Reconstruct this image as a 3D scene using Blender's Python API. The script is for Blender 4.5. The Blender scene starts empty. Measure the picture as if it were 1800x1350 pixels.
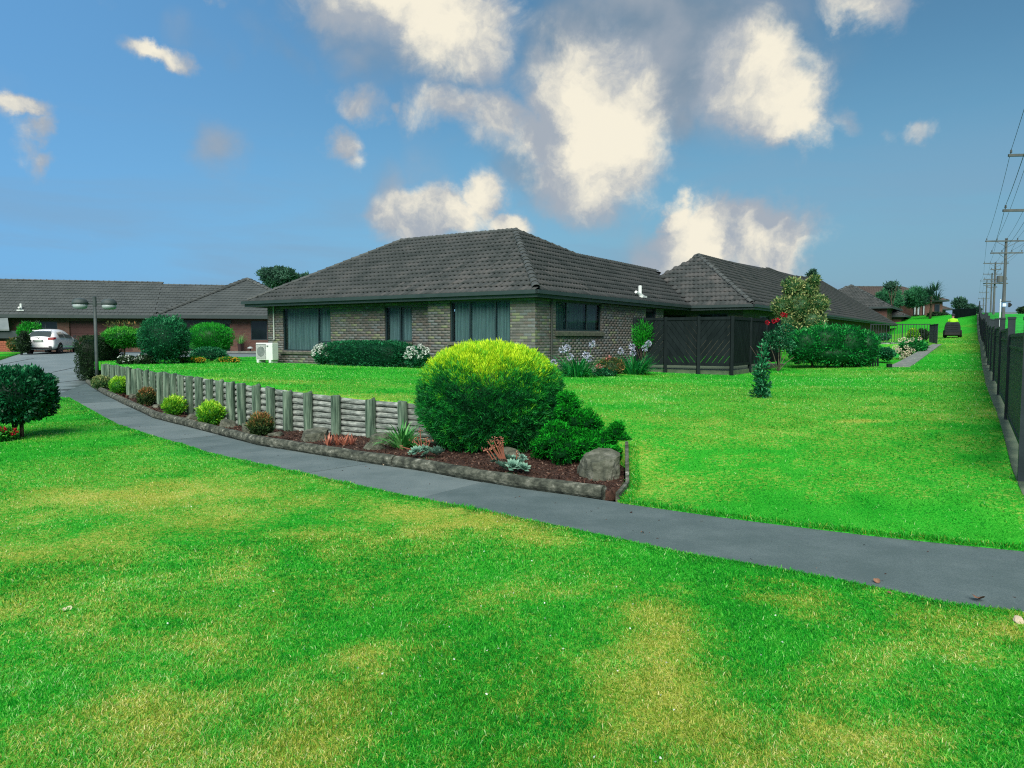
import bpy, bmesh, math, random
import numpy as np
from mathutils import Vector, Matrix, Euler, noise as mnoise
from mathutils.geometry import delaunay_2d_cdt

random.seed(7)
rng = np.random.default_rng(7)
R = math.radians
S = bpy.context.scene
COL = S.collection

# ------------------------------------------------------------------ camera
CAM_Z, FOC, PITCH = 1.7, 1300.0, math.atan(82 / 1300)
cd = bpy.data.cameras.new('camera')
cam = bpy.data.objects.new('camera', cd)
COL.objects.link(cam)
cd.sensor_width = 36
cd.lens = 36 * FOC / 1800
cd.clip_start, cd.clip_end = 0.1, 3000
cam.location = (0, 0, CAM_Z)
cam.rotation_euler = (R(90) - PITCH, 0, 0)
S.camera = cam

def ray(px, py):
    dx, dy = (px - 900) / FOC, (675 - py) / FOC
    c, s = math.cos(PITCH), math.sin(PITCH)
    return np.array([dx, c + dy * s, -s + dy * c])

def at_z(px, py, z=0.0):
    r = ray(px, py)
    t = (z - CAM_Z) / r[2]
    return np.array([r[0] * t, r[1] * t, z])

def at_y(px, py, y):
    r = ray(px, py)
    return np.array([r[0], r[1], r[2]]) * (y / r[1]) + np.array([0, 0, CAM_Z])

# ------------------------------------------------------------------ sky, sun, exposure
SUN_EL, SUN_AZ = 42.0, 190.0          # soft sun behind the camera, to its left
w = bpy.data.worlds.new('World')
S.world = w
w.use_nodes = True
wt = w.node_tree
wt.nodes.clear()

def NN(t, kind, **kw):
    n = t.nodes.new(kind)
    for k, v in kw.items():
        setattr(n, k, v)
    return n

def build_sky():
    t, L = wt, wt.links.new
    out = NN(t, 'ShaderNodeOutputWorld')
    bg = NN(t, 'ShaderNodeBackground')
    bg.inputs['Strength'].default_value = SKY_K
    L(bg.outputs[0], out.inputs[0])
    sky = NN(t, 'ShaderNodeTexSky', sky_type='NISHITA', sun_disc=False)
    sky.sun_elevation, sky.sun_rotation = R(SUN_EL), R(SUN_AZ)
    sky.altitude, sky.air_density, sky.dust_density, sky.ozone_density = 20, 1.2, 0.6, 2.0
    co = NN(t, 'ShaderNodeTexCoord')
    def math_(op, a, b=None, clamp=False):
        n = NN(t, 'ShaderNodeMath', operation=op, use_clamp=clamp)
        for i, x in enumerate((a, b)):
            if x is None: continue
            if isinstance(x, (int, float)): n.inputs[i].default_value = x
            else: L(x, n.inputs[i])
        return n.outputs[0]
    def noise(scale, det, rough, vec, dist=0.0):
        n = NN(t, 'ShaderNodeTexNoise')
        n.inputs['Scale'].default_value, n.inputs['Detail'].default_value = scale, det
        n.inputs['Roughness'].default_value, n.inputs['Distortion'].default_value = rough, dist
        L(vec, n.inputs['Vector'])
        return n
    def smooth(x, a, b, lo=0.0, hi=1.0):
        n = NN(t, 'ShaderNodeMapRange', interpolation_type='SMOOTHSTEP')
        L(x, n.inputs[0])
        for i, v in enumerate((a, b, lo, hi)): n.inputs[i + 1].default_value = v
        return n.outputs[0]
    def mix(f, a, b, mode='MIX'):
        n = NN(t, 'ShaderNodeMix', data_type='RGBA', blend_type=mode)
        for s, x in ((0, f), (6, a), (7, b)):
            if isinstance(x, (int, float)): n.inputs[s].default_value = x
            elif isinstance(x, tuple): n.inputs[s].default_value = x if len(x) == 4 else (*x, 1)
            else: L(x, n.inputs[s])
        return n.outputs[2]
    d = co.outputs['Generated']
    # warp the direction a little so cloud rims billow
    wn = noise(4.5, 8, 0.62, d)
    sub = NN(t, 'ShaderNodeVectorMath', operation='SUBTRACT'); L(wn.outputs['Color'], sub.inputs[0]); sub.inputs[1].default_value = (.5, .5, .5)
    sc = NN(t, 'ShaderNodeVectorMath', operation='SCALE'); L(sub.outputs[0], sc.inputs[0]); sc.inputs['Scale'].default_value = 0.14
    ad = NN(t, 'ShaderNodeVectorMath', operation='ADD'); L(d, ad.inputs[0]); L(sc.outputs[0], ad.inputs[1])
    dw = ad.outputs[0]
    def blob(px, py, hw, hh, rot=0.0, peak=1.0):
        hw, hh = hw * 1.2, hh * 1.2
        f = ray(px, py); f = Vector(f).normalized()
        r = f.cross(Vector((0, 0, 1))).normalized(); u = r.cross(f)
        k = f.length * (1 + ((px - 900) / FOC) ** 2 * 0.5)
        a, b = hw / FOC / k, hh / FOC / k
        cr, sr = math.cos(R(rot)), math.sin(R(rot))
        r2, u2 = r * cr + u * sr, u * cr - r * sr
        m = Matrix((r2, f, u2)).transposed()
        mp = NN(t, 'ShaderNodeMapping', vector_type='TEXTURE')
        L(dw, mp.inputs[0])
        mp.inputs['Location'].default_value = f
        mp.inputs['Rotation'].default_value = m.to_euler('XYZ')
        mp.inputs['Scale'].default_value = (a, 0.5, b)
        ln = NN(t, 'ShaderNodeVectorMath', operation='LENGTH'); L(mp.outputs[0], ln.inputs[0])
        return smooth(ln.outputs['Value'], 1.75, 0.0, 0, peak)
    def union(lst):
        cur = None
        for b in lst:
            x = blob(*b)
            cur = x if cur is None else math_('MAXIMUM', cur, x)
        return cur
    white = [(1050,190,88,95,0,1.25),(1040,265,80,72,0,1.1),(960,235,66,44,0,.85),(1050,310,50,45,0,.6),(1000,150,70,40,40,1),(890,212,70,36,8,.72),(790,205,80,32,0,.68),
             (1310,125,62,62,0,1.05),(1365,175,60,55,-30,1.0),(1400,215,42,36,-30,.85),(1480,212,30,20,-40,.42),
             (770,60,70,75,-40,.85),(700,10,130,48,0,.85),(830,75,60,62,0,.85),(800,20,90,50,0,.8),
             (770,385,95,36,8,1.0),(850,350,30,40,0,.9),(895,392,36,20,-10,.85),(720,400,45,40,0,.6),
             (1300,395,85,44,-12,1.05),(1230,390,70,40,20,.95),(1185,368,26,26,0,.9),(1345,430,78,55,0,1.05),(1240,440,90,45,0,.9),
             (272,98,50,15,-8,.85),(30,210,32,16,0,.75),(64,248,20,18,40,.55),(62,288,24,18,30,.55),(45,270,24,30,0,.42),
             (630,195,44,24,-15,.68),(600,255,28,24,0,.62),(612,285,26,18,0,.5),(695,203,14,12,0,.5),
             (1500,18,62,30,-20,.68),(1618,215,34,16,0,.45),(1560,222,16,24,0,.3),(380,5,30,14,0,.45)]
    grey = [(1160,80,170,110,0,1.0),(1050,60,110,70,0,.9),(1140,60,140,70,0,.9),(1200,120,75,60,0,.85),(1060,20,90,50,0,.75),(1200,190,40,50,-30,.7),(1090,170,120,120,0,.5),(1240,40,70,40,-35,.8),(600,60,120,55,-25,.55),
            (660,110,110,60,-35,.55),(500,95,60,24,-35,.38),(390,250,36,42,0,.55),(340,75,60,30,0,.32),(400,95,30,20,0,.3),(690,370,34,60,0,.5),(925,300,90,40,-25,.6),
            (1190,450,80,60,0,.6),(1390,120,120,90,-35,.4),(760,110,110,80,0,.7),(1040,340,60,40,0,.45),(770,300,60,40,0,.18),(375,430,26,50,-35,.16)]
    # loose cumulus over the rest of the sky, away from the picture too
    gn = noise(2.2, 5, 0.55, d)
    sep = NN(t, 'ShaderNodeSeparateXYZ'); L(d, sep.inputs[0])
    front = smooth(sep.outputs['Y'], 0.35, 0.6, 1, 0)
    other = math_('MULTIPLY', smooth(gn.outputs['Fac'], 0.50, 0.68), front)
    fine = noise(16, 9, 0.62, d, 0.35)
    det = math_('SUBTRACT', fine.outputs['Fac'], 0.5)
    mw = math_('MAXIMUM', union(white), math_('MULTIPLY', other, 0.95))
    dens = math_('ADD', mw, math_('MULTIPLY', det, 1.0))
    aw = smooth(dens, 0.12, 0.70)
    mg = union(grey)
    soft = noise(9, 5, 0.5, d, 0.2)
    dg = math_('ADD', mg, math_('MULTIPLY', math_('SUBTRACT', soft.outputs['Fac'], 0.5), 0.9))
    ag = smooth(dg, 0.10, 0.85, 0, 0.95)
    # colour of the clear sky
    tint = NN(t, 'ShaderNodeMix', data_type='RGBA', blend_type='MULTIPLY'); tint.inputs[0].default_value = 1
    L(sky.outputs[0], tint.inputs[6]); tint.inputs[7].default_value = SKY_TINT
    base = tint.outputs[2]
    # low haze layer close to the horizon
    hz = smooth(sep.outputs['Z'], 0.0, 0.30, 0.75, 0.0)
    hzl = smooth(sep.outputs['X'], -0.75, 0.55, 0.0, 1.0)
    hcol = mix(hzl, HAZE_L, HAZE_R)
    base = mix(hz, base, hcol)
    side = smooth(sep.outputs['X'], -0.7, 0.25, 0.62, 0.0)
    base = mix(side, base, SKY_LEFT)
    # thin level streaks low in the sky
    stv = NN(t, 'ShaderNodeVectorMath', operation='MULTIPLY'); L(d, stv.inputs[0]); stv.inputs[1].default_value = (1.6, 1.6, 9.0)
    stn = noise(1.7, 5, 0.55, stv.outputs[0], 0.4)
    stm = math_('MULTIPLY', smooth(stn.outputs['Fac'], 0.40, 0.64, 0, 0.6), smooth(sep.outputs['Z'], 0.02, 0.34, 1, 0))
    base = mix(stm, base, (1.6, 2.5, 3.5))
    gcol = mix(smooth(soft.outputs['Fac'], .35, .7), GREY_A, GREY_B)
    c1 = mix(ag, base, gcol)
    # white cloud: thin parts lilac grey, thick parts cream
    off2 = NN(t, 'ShaderNodeVectorMath', operation='ADD'); L(dw, off2.inputs[0]); off2.inputs[1].default_value = (0.030, 0, 0.040)
    lump1, lump2 = noise(6, 7, 0.58, dw, 0.2), noise(6, 7, 0.58, off2.outputs[0], 0.2)
    relief = math_('SUBTRACT', lump1.outputs['Fac'], lump2.outputs['Fac'])
    lit = math_('ADD', math_('MULTIPLY', mw, 0.56), math_('MULTIPLY', relief, 3.0))
    lit = math_('ADD', lit, math_('MULTIPLY', det, .45))
    wcol = mix(smooth(lit, 0.0, 0.80), WHITE_A, WHITE_B)
    c2 = mix(aw, c1, wcol)
    # below the horizon the dome shows dim ground colour
    below = smooth(sep.outputs['Z'], -0.06, -0.01, 1, 0)
    c3 = mix(below, c2, (0.9, 1.3, 0.9))
    L(c3, bg.inputs['Color'])

SKY_K = 0.054
SKY_TINT = (0.36, 0.58, 0.62, 1)
HAZE_L, HAZE_R = (1.4, 3.3, 5.2), (1.15, 1.95, 3.3)
SKY_LEFT = (1.1, 3.0, 5.9)
GREY_A, GREY_B = (1.35, 1.95, 2.6), (2.5, 2.8, 3.2)
WHITE_A, WHITE_B = (2.6, 2.95, 3.4), (6.4, 6.0, 4.95)
build_sky()

sd = bpy.data.lights.new('sun', 'SUN')
sd.energy, sd.angle, sd.color = 2.4, R(50), (1.0, 0.95, 0.86)
sun = bpy.data.objects.new('sun', sd)
COL.objects.link(sun)
az, el = R(SUN_AZ), R(SUN_EL)
sv = Vector((math.sin(az) * math.cos(el), math.cos(az) * math.cos(el), math.sin(el)))
sun.rotation_euler = sv.to_track_quat('Z', 'Y').to_euler()
sun.location = (0, 0, 60)
S.cycles.use_denoising = False
S.cycles.filter_width = 1.15
S.cycles.max_bounces = 8
S.view_settings.view_transform = 'Standard'
S.view_settings.look = 'None'
S.view_settings.gamma = 1
S.view_settings.use_curve_mapping = False
S.view_settings.exposure = 1.42

# ------------------------------------------------------------------ materials
def new_mat(name):
    m = bpy.data.materials.new(name)
    m.use_nodes = True
    t = m.node_tree
    b = t.nodes['Principled BSDF']
    return m, t, b

def ramp(t, fac, cols):
    r = NN(t, 'ShaderNodeValToRGB')
    e = r.color_ramp.elements
    while len(e) < len(cols): e.new(0.5)
    for x, (p, c) in zip(e, cols):
        x.position, x.color = p, (*c, 1)
    t.links.new(fac, r.inputs[0])
    return r.outputs[0]

def M(name, cols, scale=6.0, rough=0.8, bump=0.15, bscale=40.0, stretch=(1, 1, 1), world=True, spec=0.3, metal=0.0, detail=5, rand=0.0, coat=0.0, grain=0.0, gscale=240):
    m, t, b = new_mat(name)
    L = t.links.new
    src = NN(t, 'ShaderNodeNewGeometry').outputs['Position'] if world else NN(t, 'ShaderNodeTexCoord').outputs['Object']
    mp = NN(t, 'ShaderNodeMapping'); mp.inputs['Scale'].default_value = stretch
    L(src, mp.inputs[0])
    n = NN(t, 'ShaderNodeTexNoise'); n.inputs['Scale'].default_value = scale; n.inputs['Detail'].default_value = detail; n.inputs['Roughness'].default_value = .62
    L(mp.outputs[0], n.inputs['Vector'])
    fac = n.outputs['Fac']
    if grain:
        g = NN(t, 'ShaderNodeTexNoise'); g.inputs['Scale'].default_value = gscale; g.inputs['Detail'].default_value = 3; L(src, g.inputs['Vector'])
        gm = NN(t, 'ShaderNodeMath', operation='MULTIPLY_ADD'); L(g.outputs['Fac'], gm.inputs[0]); gm.inputs[1].default_value = grain; gm.inputs[2].default_value = -grain / 2
        ga = NN(t, 'ShaderNodeMath', operation='ADD'); L(fac, ga.inputs[0]); L(gm.outputs[0], ga.inputs[1]); fac = ga.outputs[0]
    if rand:
        oi = NN(t, 'ShaderNodeObjectInfo')
        k = NN(t, 'ShaderNodeMath', operation='MULTIPLY_ADD'); L(oi.outputs['Random'], k.inputs[0]); k.inputs[1].default_value = rand; k.inputs[2].default_value = -rand / 2
        a = NN(t, 'ShaderNodeMath', operation='ADD'); L(fac, a.inputs[0]); L(k.outputs[0], a.inputs[1]); fac = a.outputs[0]
    L(ramp(t, fac, cols), b.inputs['Base Color'])
    b.inputs['Roughness'].default_value = rough
    b.inputs['Metallic'].default_value = metal
    b.inputs['Specular IOR Level'].default_value = spec
    b.inputs['Coat Weight'].default_value = coat
    if bump:
        n2 = NN(t, 'ShaderNodeTexNoise'); n2.inputs['Scale'].default_value = bscale; n2.inputs['Detail'].default_value = 4
        L(mp.outputs[0], n2.inputs['Vector'])
        bp = NN(t, 'ShaderNodeBump'); bp.inputs['Strength'].default_value = bump; bp.inputs['Distance'].default_value = .02
        L(n2.outputs['Fac'], bp.inputs['Height']); L(bp.outputs[0], b.inputs['Normal'])
    return m

def LM(name, cols, trans=0.3, rough=0.5, spec=0.25, dry=None):
    """leaf material: colour by the leaf's own 'tint', optional 'dry' amount"""
    m, t, b = new_mat(name)
    L = t.links.new
    a = NN(t, 'ShaderNodeAttribute'); a.attribute_name = 'tint'
    c = ramp(t, a.outputs['Fac'], cols)
    if dry:
        ad = NN(t, 'ShaderNodeAttribute'); ad.attribute_name = 'dry'
        mx = NN(t, 'ShaderNodeMix', data_type='RGBA'); L(ad.outputs['Fac'], mx.inputs[0]); L(c, mx.inputs[6])
        L(ramp(t, a.outputs['Fac'], dry), mx.inputs[7])
        c = mx.outputs[2]
    L(c, b.inputs['Base Color'])
    b.inputs['Roughness'].default_value = rough
    b.inputs['Specular IOR Level'].default_value = spec
    if trans:
        tr = NN(t, 'ShaderNodeBsdfTranslucent'); L(c, tr.inputs[0])
        ms = NN(t, 'ShaderNodeMixShader'); ms.inputs[0].default_value = trans
        L(b.outputs[0], ms.inputs[1]); L(tr.outputs[0], ms.inputs[2])
        L(ms.outputs[0], t.nodes['Material Output'].inputs[0])
    return m

def turf_mat(name, cols, dry):
    m, t, b = new_mat(name)
    L = t.links.new
    geo = NN(t, 'ShaderNodeNewGeometry')
    def nz(sc, de):
        n = NN(t, 'ShaderNodeTexNoise'); n.inputs['Scale'].default_value = sc; n.inputs['Detail'].default_value = de; n.inputs['Roughness'].default_value = .7; L(geo.outputs['Position'], n.inputs['Vector']); return n.outputs['Fac']
    def ma(op, a, b_, c=None, cl=False):
        n = NN(t, 'ShaderNodeMath', operation=op, use_clamp=cl)
        for i, x in enumerate((a, b_, c)):
            if x is None: continue
            if isinstance(x, (int, float)): n.inputs[i].default_value = x
            else: L(x, n.inputs[i])
        return n.outputs[0]
    at, ad = NN(t, 'ShaderNodeAttribute'), NN(t, 'ShaderNodeAttribute'); at.attribute_name, ad.attribute_name = 'tint', 'dry'
    f1, f2 = nz(75, 4), nz(22, 4)
    tint = ma('ADD', ma('MULTIPLY', at.outputs['Fac'], .5), ma('MULTIPLY_ADD', f1, 2.4, -.95), cl=True)
    dr = ma('ADD', ma('MULTIPLY', ad.outputs['Fac'], 1.0), ma('MULTIPLY', ma('MULTIPLY_ADD', f2, 3.0, -1.5), ma('GREATER_THAN', ad.outputs['Fac'], .03)), cl=True)
    mx = NN(t, 'ShaderNodeMix', data_type='RGBA'); L(dr, mx.inputs[0]); L(ramp(t, tint, cols), mx.inputs[6]); L(ramp(t, tint, dry), mx.inputs[7])
    L(mx.outputs[2], b.inputs['Base Color']); b.inputs['Roughness'].default_value = .95; b.inputs['Specular IOR Level'].default_value = .05
    bp = NN(t, 'ShaderNodeBump'); bp.inputs['Strength'].default_value = .6; bp.inputs['Distance'].default_value = .02; L(f1, bp.inputs['Height']); L(bp.outputs[0], b.inputs['Normal'])
    return m

def glass_mat(name, tint, refl=0.12, rough=0.03):
    m, t, b = new_mat(name)
    L = t.links.new
    t.nodes.remove(b)
    tr = NN(t, 'ShaderNodeBsdfTransparent'); tr.inputs[0].default_value = (*tint, 1)
    gl = NN(t, 'ShaderNodeBsdfGlossy'); gl.inputs['Roughness'].default_value = rough
    fr = NN(t, 'ShaderNodeFresnel'); fr.inputs[0].default_value = 1.22
    mu = NN(t, 'ShaderNodeMath', operation='ADD', use_clamp=True); L(fr.outputs[0], mu.inputs[0]); mu.inputs[1].default_value = refl
    ms = NN(t, 'ShaderNodeMixShader'); L(mu.outputs[0], ms.inputs[0]); L(tr.outputs[0], ms.inputs[1]); L(gl.outputs[0], ms.inputs[2])
    L(ms.outputs[0], t.nodes['Material Output'].inputs[0])
    return m

def brick_mat(name, c1, c2, mortar):
    m, t, b = new_mat(name)
    L = t.links.new
    co = NN(t, 'ShaderNodeTexCoord')
    sx = NN(t, 'ShaderNodeSeparateXYZ'); L(co.outputs['Object'], sx.inputs[0])
    ad = NN(t, 'ShaderNodeMath', operation='ADD'); L(sx.outputs['X'], ad.inputs[0]); L(sx.outputs['Y'], ad.inputs[1])
    cb = NN(t, 'ShaderNodeCombineXYZ'); L(ad.outputs[0], cb.inputs[0]); L(sx.outputs['Z'], cb.inputs[1])
    br = NN(t, 'ShaderNodeTexBrick'); L(cb.outputs[0], br.inputs[0])
    br.inputs['Color1'].default_value, br.inputs['Color2'].default_value, br.inputs['Mortar'].default_value = (*c1, 1), (*c2, 1), (*mortar, 1)
    br.inputs['Scale'].default_value = 1; br.inputs['Brick Width'].default_value = .24; br.inputs['Row Height'].default_value = .086; br.inputs['Mortar Size'].default_value = .006
    L(br.outputs['Color'], b.inputs['Base Color'])
    b.inputs['Roughness'].default_value = .9
    bp = NN(t, 'ShaderNodeBump'); bp.inputs['Strength'].default_value = .4; bp.inputs['Distance'].default_value = .01; bp.invert = True
    L(br.outputs['Fac'], bp.inputs['Height']); L(bp.outputs[0], b.inputs['Normal'])
    return m

G_COLS = [(0.0, (.006, .20, .014)), (0.38, (.020, .44, .024)), (0.70, (.14, .58, .06)), (1.0, (.50, .74, .32))]
D_COLS = [(0.0, (.16, .30, .02)), (0.5, (.50, .55, .09)), (1.0, (.86, .78, .40))]
MAT = dict(
    grass=LM('grass', G_COLS, 0.5, 0.55, 0.2, dry=D_COLS),
    soil=turf_mat('lawn_ground', [(0, (.004, .13, .008)), (.5, (.016, .30, .016)), (1, (.08, .43, .04))], [(0, (.10, .17, .014)), (.5, (.33, .37, .05)), (1, (.64, .56, .21))]),
    far_grass=M('far_grass', [(.3, (.006, .22, .018)), (.7, (.02, .36, .035))], 1.5, .95, .3, 20),
    concrete=M('path_concrete', [(.25, (.072, .104, .104)), (.5, (.102, .138, .138)), (.8, (.140, .178, .176))], 1.6, .9, .25, 160, detail=11, rand=.55, spec=.12, grain=.9, gscale=130),
    drive=M('driveway_concrete', [(.25, (.10, .14, .145)), (.75, (.16, .20, .205))], .7, .9, .1, 60, detail=10, grain=.5, gscale=40),
    joint=M('joint_dark', [(.3, (.02, .025, .025)), (.7, (.035, .04, .04))], 9, .95, 0),
    mulch=M('bark_mulch', [(.25, (.016, .009, .006)), (.55, (.045, .022, .014)), (.8, (.085, .045, .03))], 30, .95, .8, 70),
    chip=LM('bark_chip', [(0, (.014, .008, .006)), (.5, (.05, .023, .015)), (.85, (.085, .045, .03)), (1, (.17, .12, .09))], 0, .9),
    strip=M('mowing_strip', [(.3, (.05, .085, .05)), (.7, (.11, .14, .085))], 4, .95, .3, 60),
    log=M('kerb_log', [(.36, (.018, .022, .016)), (.49, (.050, .058, .042)), (.60, (.105, .112, .086)), (.72, (.33, .34, .28))], 9, .9, .5, 30, stretch=(1, 1, 1.5), detail=8),
    post=M('treated_post', [(.36, (.022, .045, .030)), (.48, (.070, .118, .080)), (.64, (.17, .235, .17))], 9, .9, .5, 26, stretch=(2.2, 2.2, .16), detail=7),
    rail=M('retaining_log', [(.30, (.045, .058, .050)), (.48, (.135, .16, .142)), (.70, (.33, .36, .325))], 8, .9, .4, 30, stretch=(.7, .7, 3), detail=7),
    rock=M('rock', [(.3, (.022, .028, .020)), (.5, (.070, .078, .055)), (.72, (.155, .16, .13))], 8, .9, 1.0, 22, detail=9),
    tile=M('roof_tile', [(.25, (.026, .033, .032)), (.5, (.047, .053, .052)), (.8, (.080, .078, .074))], 1.3, .8, .25, 50, rand=.22, detail=10, spec=.14, grain=.5, gscale=25),
    cap=M('ridge_cap', [(.3, (.040, .048, .046)), (.7, (.075, .085, .080))], 3, .75, .3, 40, rand=.2),
    deck=M('roof_deck', [(.3, (.02, .023, .023)), (.7, (.035, .037, .037))], 3, .8, .1),
    fascia=M('fascia_paint', [(.3, (.016, .030, .030)), (.7, (.026, .042, .041))], 2, .5, .03, spec=.4),
    soffit=M('soffit', [(.3, (.012, .02, .02)), (.7, (.02, .03, .03))], 2, .8, 0),
    mortar=M('mortar', [(.3, (.080, .086, .080)), (.7, (.115, .122, .112))], 14, .95, .4, 60),
    frame=M('window_frame', [(.3, (.010, .022, .026)), (.7, (.016, .032, .036))], 4, .4, 0, spec=.5),
    curtain=M('curtain', [(.3, (.055, .105, .108)), (.7, (.135, .195, .196))], 4, .9, .05, stretch=(6, 6, .3)),
    glass=glass_mat('window_glass', (.78, .90, .90), .0),
    dark_glass=M('dark_glass', [(.3, (.006, .011, .014)), (.7, (.010, .016, .02))], 2, .08, 0, spec=.5),
    sill=M('sill_brick', [(.3, (.045, .052, .040)), (.7, (.10, .115, .08))], 8, .9, .3),
    pipe=M('downpipe', [(.3, (.03, .035, .032)), (.7, (.045, .05, .046))], 4, .6, 0),
    pipe_pale=M('pale_pipe', [(.3, (.32, .37, .33)), (.7, (.42, .47, .42))], 4, .5, 0),
    white=M('white_metal', [(.3, (.50, .55, .52)), (.7, (.62, .66, .63))], 3, .45, .02),
    grille=M('grille_grey', [(.3, (.10, .13, .12)), (.7, (.17, .20, .19))], 8, .5, 0),
    fence=M('stained_fence', [(.3, (.005, .009, .0095)), (.7, (.011, .017, .018))], 6, .8, .15, 50, stretch=(1, 1, .3), rand=.2, spec=.08),
    blackfence=M('black_fence', [(.3, (.008, .014, .018)), (.7, (.018, .028, .034))], 5, .5, .05, 40, rand=.2),
    concrete_edge=M('concrete_edge', [(.3, (.10, .12, .11)), (.7, (.20, .22, .20))], 5, .9, .3),
    trunk=M('bark', [(.3, (.03, .024, .017)), (.7, (.085, .065, .045))], 12, .95, .6, 40, stretch=(1, 1, .3)),
    twig=M('twig', [(.3, (.06, .055, .04)), (.7, (.13, .12, .085))], 12, .9, .2),
    stem=M('green_stem', [(.3, (.03, .10, .03)), (.7, (.06, .16, .05))], 12, .7, 0),
    car=M('white_paint', [(.3, (.74, .75, .74)), (.7, (.78, .79, .78))], 1, .25, 0, spec=.5, coat=.6),
    black=M('black_plastic', [(.3, (.008, .009, .010)), (.7, (.016, .017, .019))], 5, .6, .05),
    carglass=M('car_glass', [(.3, (.02, .035, .035)), (.7, (.035, .05, .05))], 2, .05, 0, spec=.6),
    redlamp=M('tail_lamp', [(.3, (.14, .003, .006)), (.7, (.20, .006, .010))], 3, .3, 0, spec=.15),
    plate=M('number_plate', [(.3, (.25, .33, .27)), (.7, (.42, .50, .44))], 30, .5, 0, world=False),
    alloy=M('alloy', [(.3, (.25, .27, .28)), (.7, (.35, .37, .38))], 4, .3, 0, metal=.7),
    lamppost=M('lamp_post_paint', [(.3, (.028, .042, .042)), (.7, (.055, .072, .070))], 4, .6, .1),
    diffuser=M('lamp_diffuser', [(.3, (.22, .27, .27)), (.7, (.30, .35, .35))], 4, .35, 0),
    pole=M('power_pole', [(.3, (.055, .065, .065)), (.7, (.10, .11, .11))], 3, .9, .2, stretch=(1, 1, .2)),
    garage=M('garage_door_or_inside', [(.3, (.042, .016, .016)), (.7, (.062, .024, .023))], 1, .7, .05),
    hivis=M('hi_vis_fabric', [(.3, (.20, .55, .01)), (.7, (.28, .68, .02))], 8, .8, .1),
    skin=M('skin', [(.3, (.28, .16, .11)), (.7, (.35, .20, .14))], 8, .6, 0),
    cloth=M('dark_cloth', [(.3, (.015, .018, .025)), (.7, (.03, .035, .045))], 8, .9, 0),
    mower=M('mower_plastic', [(.3, (.012, .016, .019)), (.7, (.022, .027, .031))], 4, .7, .05, spec=.1),
    rubber=M('rubber', [(.3, (.008, .008, .008)), (.7, (.016, .016, .016))], 9, .9, .1),
    signblue=M('sign_blue', [(.3, (.03, .13, .28)), (.7, (.04, .16, .33))], 4, .5, 0),
    signwhite=M('sign_white', [(.3, (.5, .55, .58)), (.7, (.6, .65, .68))], 4, .5, 0),
    redbrick=brick_mat('red_brown_brick', (.080, .034, .026), (.11, .052, .038), (.07, .06, .052)),
    dimbrick=brick_mat('grey_brown_brick', (.045, .040, .034), (.075, .075, .052), (.06, .062, .058)),
    orange=M('orange_brick', [(.3, (.20, .065, .035)), (.7, (.27, .09, .05))], 6, .9, .2),
    roofgrey=M('roof_tile_grey', [(.25, (.030, .040, .041)), (.8, (.062, .074, .074))], 1.0, .75, .2, 40, detail=7),
    roofbrown=M('roof_tile_brown', [(.3, (.040, .032, .028)), (.7, (.065, .052, .046))], 1.5, .8, .2, 40),
    roofpale=M('pale_roof', [(.3, (.11, .14, .14)), (.7, (.16, .19, .19))], 1.5, .8, .1),
    pot=M('plant_pot', [(.3, (.02, .012, .012)), (.7, (.035, .02, .02))], 5, .8, .1),
    road=M('asphalt', [(.3, (.10, .125, .135)), (.7, (.15, .175, .185))], 3, .9, .2, 60),
    wire=M('wire', [(.3, (.03, .04, .05)), (.7, (.04, .05, .06))], 3, .7, 0),
    plaster=M('pale_curtain', [(.3, (.38, .45, .47)), (.7, (.48, .55, .56))], 3, .9, 0),
    leafdry=M('dry_leaf', [(.3, (.09, .045, .026)), (.7, (.24, .13, .08))], 30, .8, .1),
    pebble=M('pale_pebble', [(.3, (.40, .32, .22)), (.7, (.55, .46, .34))], 20, .8, .2),
    core=M('foliage_core', [(.3, (.004, .030, .009)), (.7, (.010, .060, .016))], 14, .95, .5, 30),
)
BRICKS = [M('brick_%s' % n, [(.3, a), (.7, b)], 10, .92, .4, 60, rand=.25) for n, a, b in (
    ('grey', (.100, .104, .096), (.136, .140, .128)), ('brown', (.098, .090, .078), (.132, .120, .104)), ('slate', (.104, .120, .118), (.146, .164, .160)),
    ('olive', (.130, .150, .088), (.175, .20, .125)), ('dark', (.076, .079, .073), (.104, .106, .097)))]
# ------------------------------------------------------------------ helpers: meshes and things
def np_mesh(name, V, F, attrs=None, smooth=False):
    """mesh from numpy verts and a list of equal-size faces"""
    me = bpy.data.meshes.new(name)
    V = np.ascontiguousarray(V, dtype=np.float32)
    F = np.ascontiguousarray(F, dtype=np.int32)
    n, k = F.shape
    me.vertices.add(len(V)); me.vertices.foreach_set('co', V.ravel())
    me.loops.add(n * k); me.loops.foreach_set('vertex_index', F.ravel())
    me.polygons.add(n)
    me.polygons.foreach_set('loop_start', np.arange(0, n * k, k, dtype=np.int32))
    me.polygons.foreach_set('loop_total', np.full(n, k, dtype=np.int32))
    for a, x in (attrs or {}).items():
        at = me.attributes.new(a, 'FLOAT', 'POINT')
        at.data.foreach_set('value', np.ascontiguousarray(x, dtype=np.float32))
    me.update(calc_edges=True)
    if smooth:
        me.polygons.foreach_set('use_smooth', np.ones(n, dtype=bool))
    return me

def add(name, me, parent=None, mat=None, loc=None):
    o = bpy.data.objects.new(name, me)
    COL.objects.link(o)
    if mat is not None and me is not None and not me.materials: me.materials.append(mat)
    if parent is not None: o.parent = parent
    if loc is not None: o.location = loc
    return o

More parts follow.
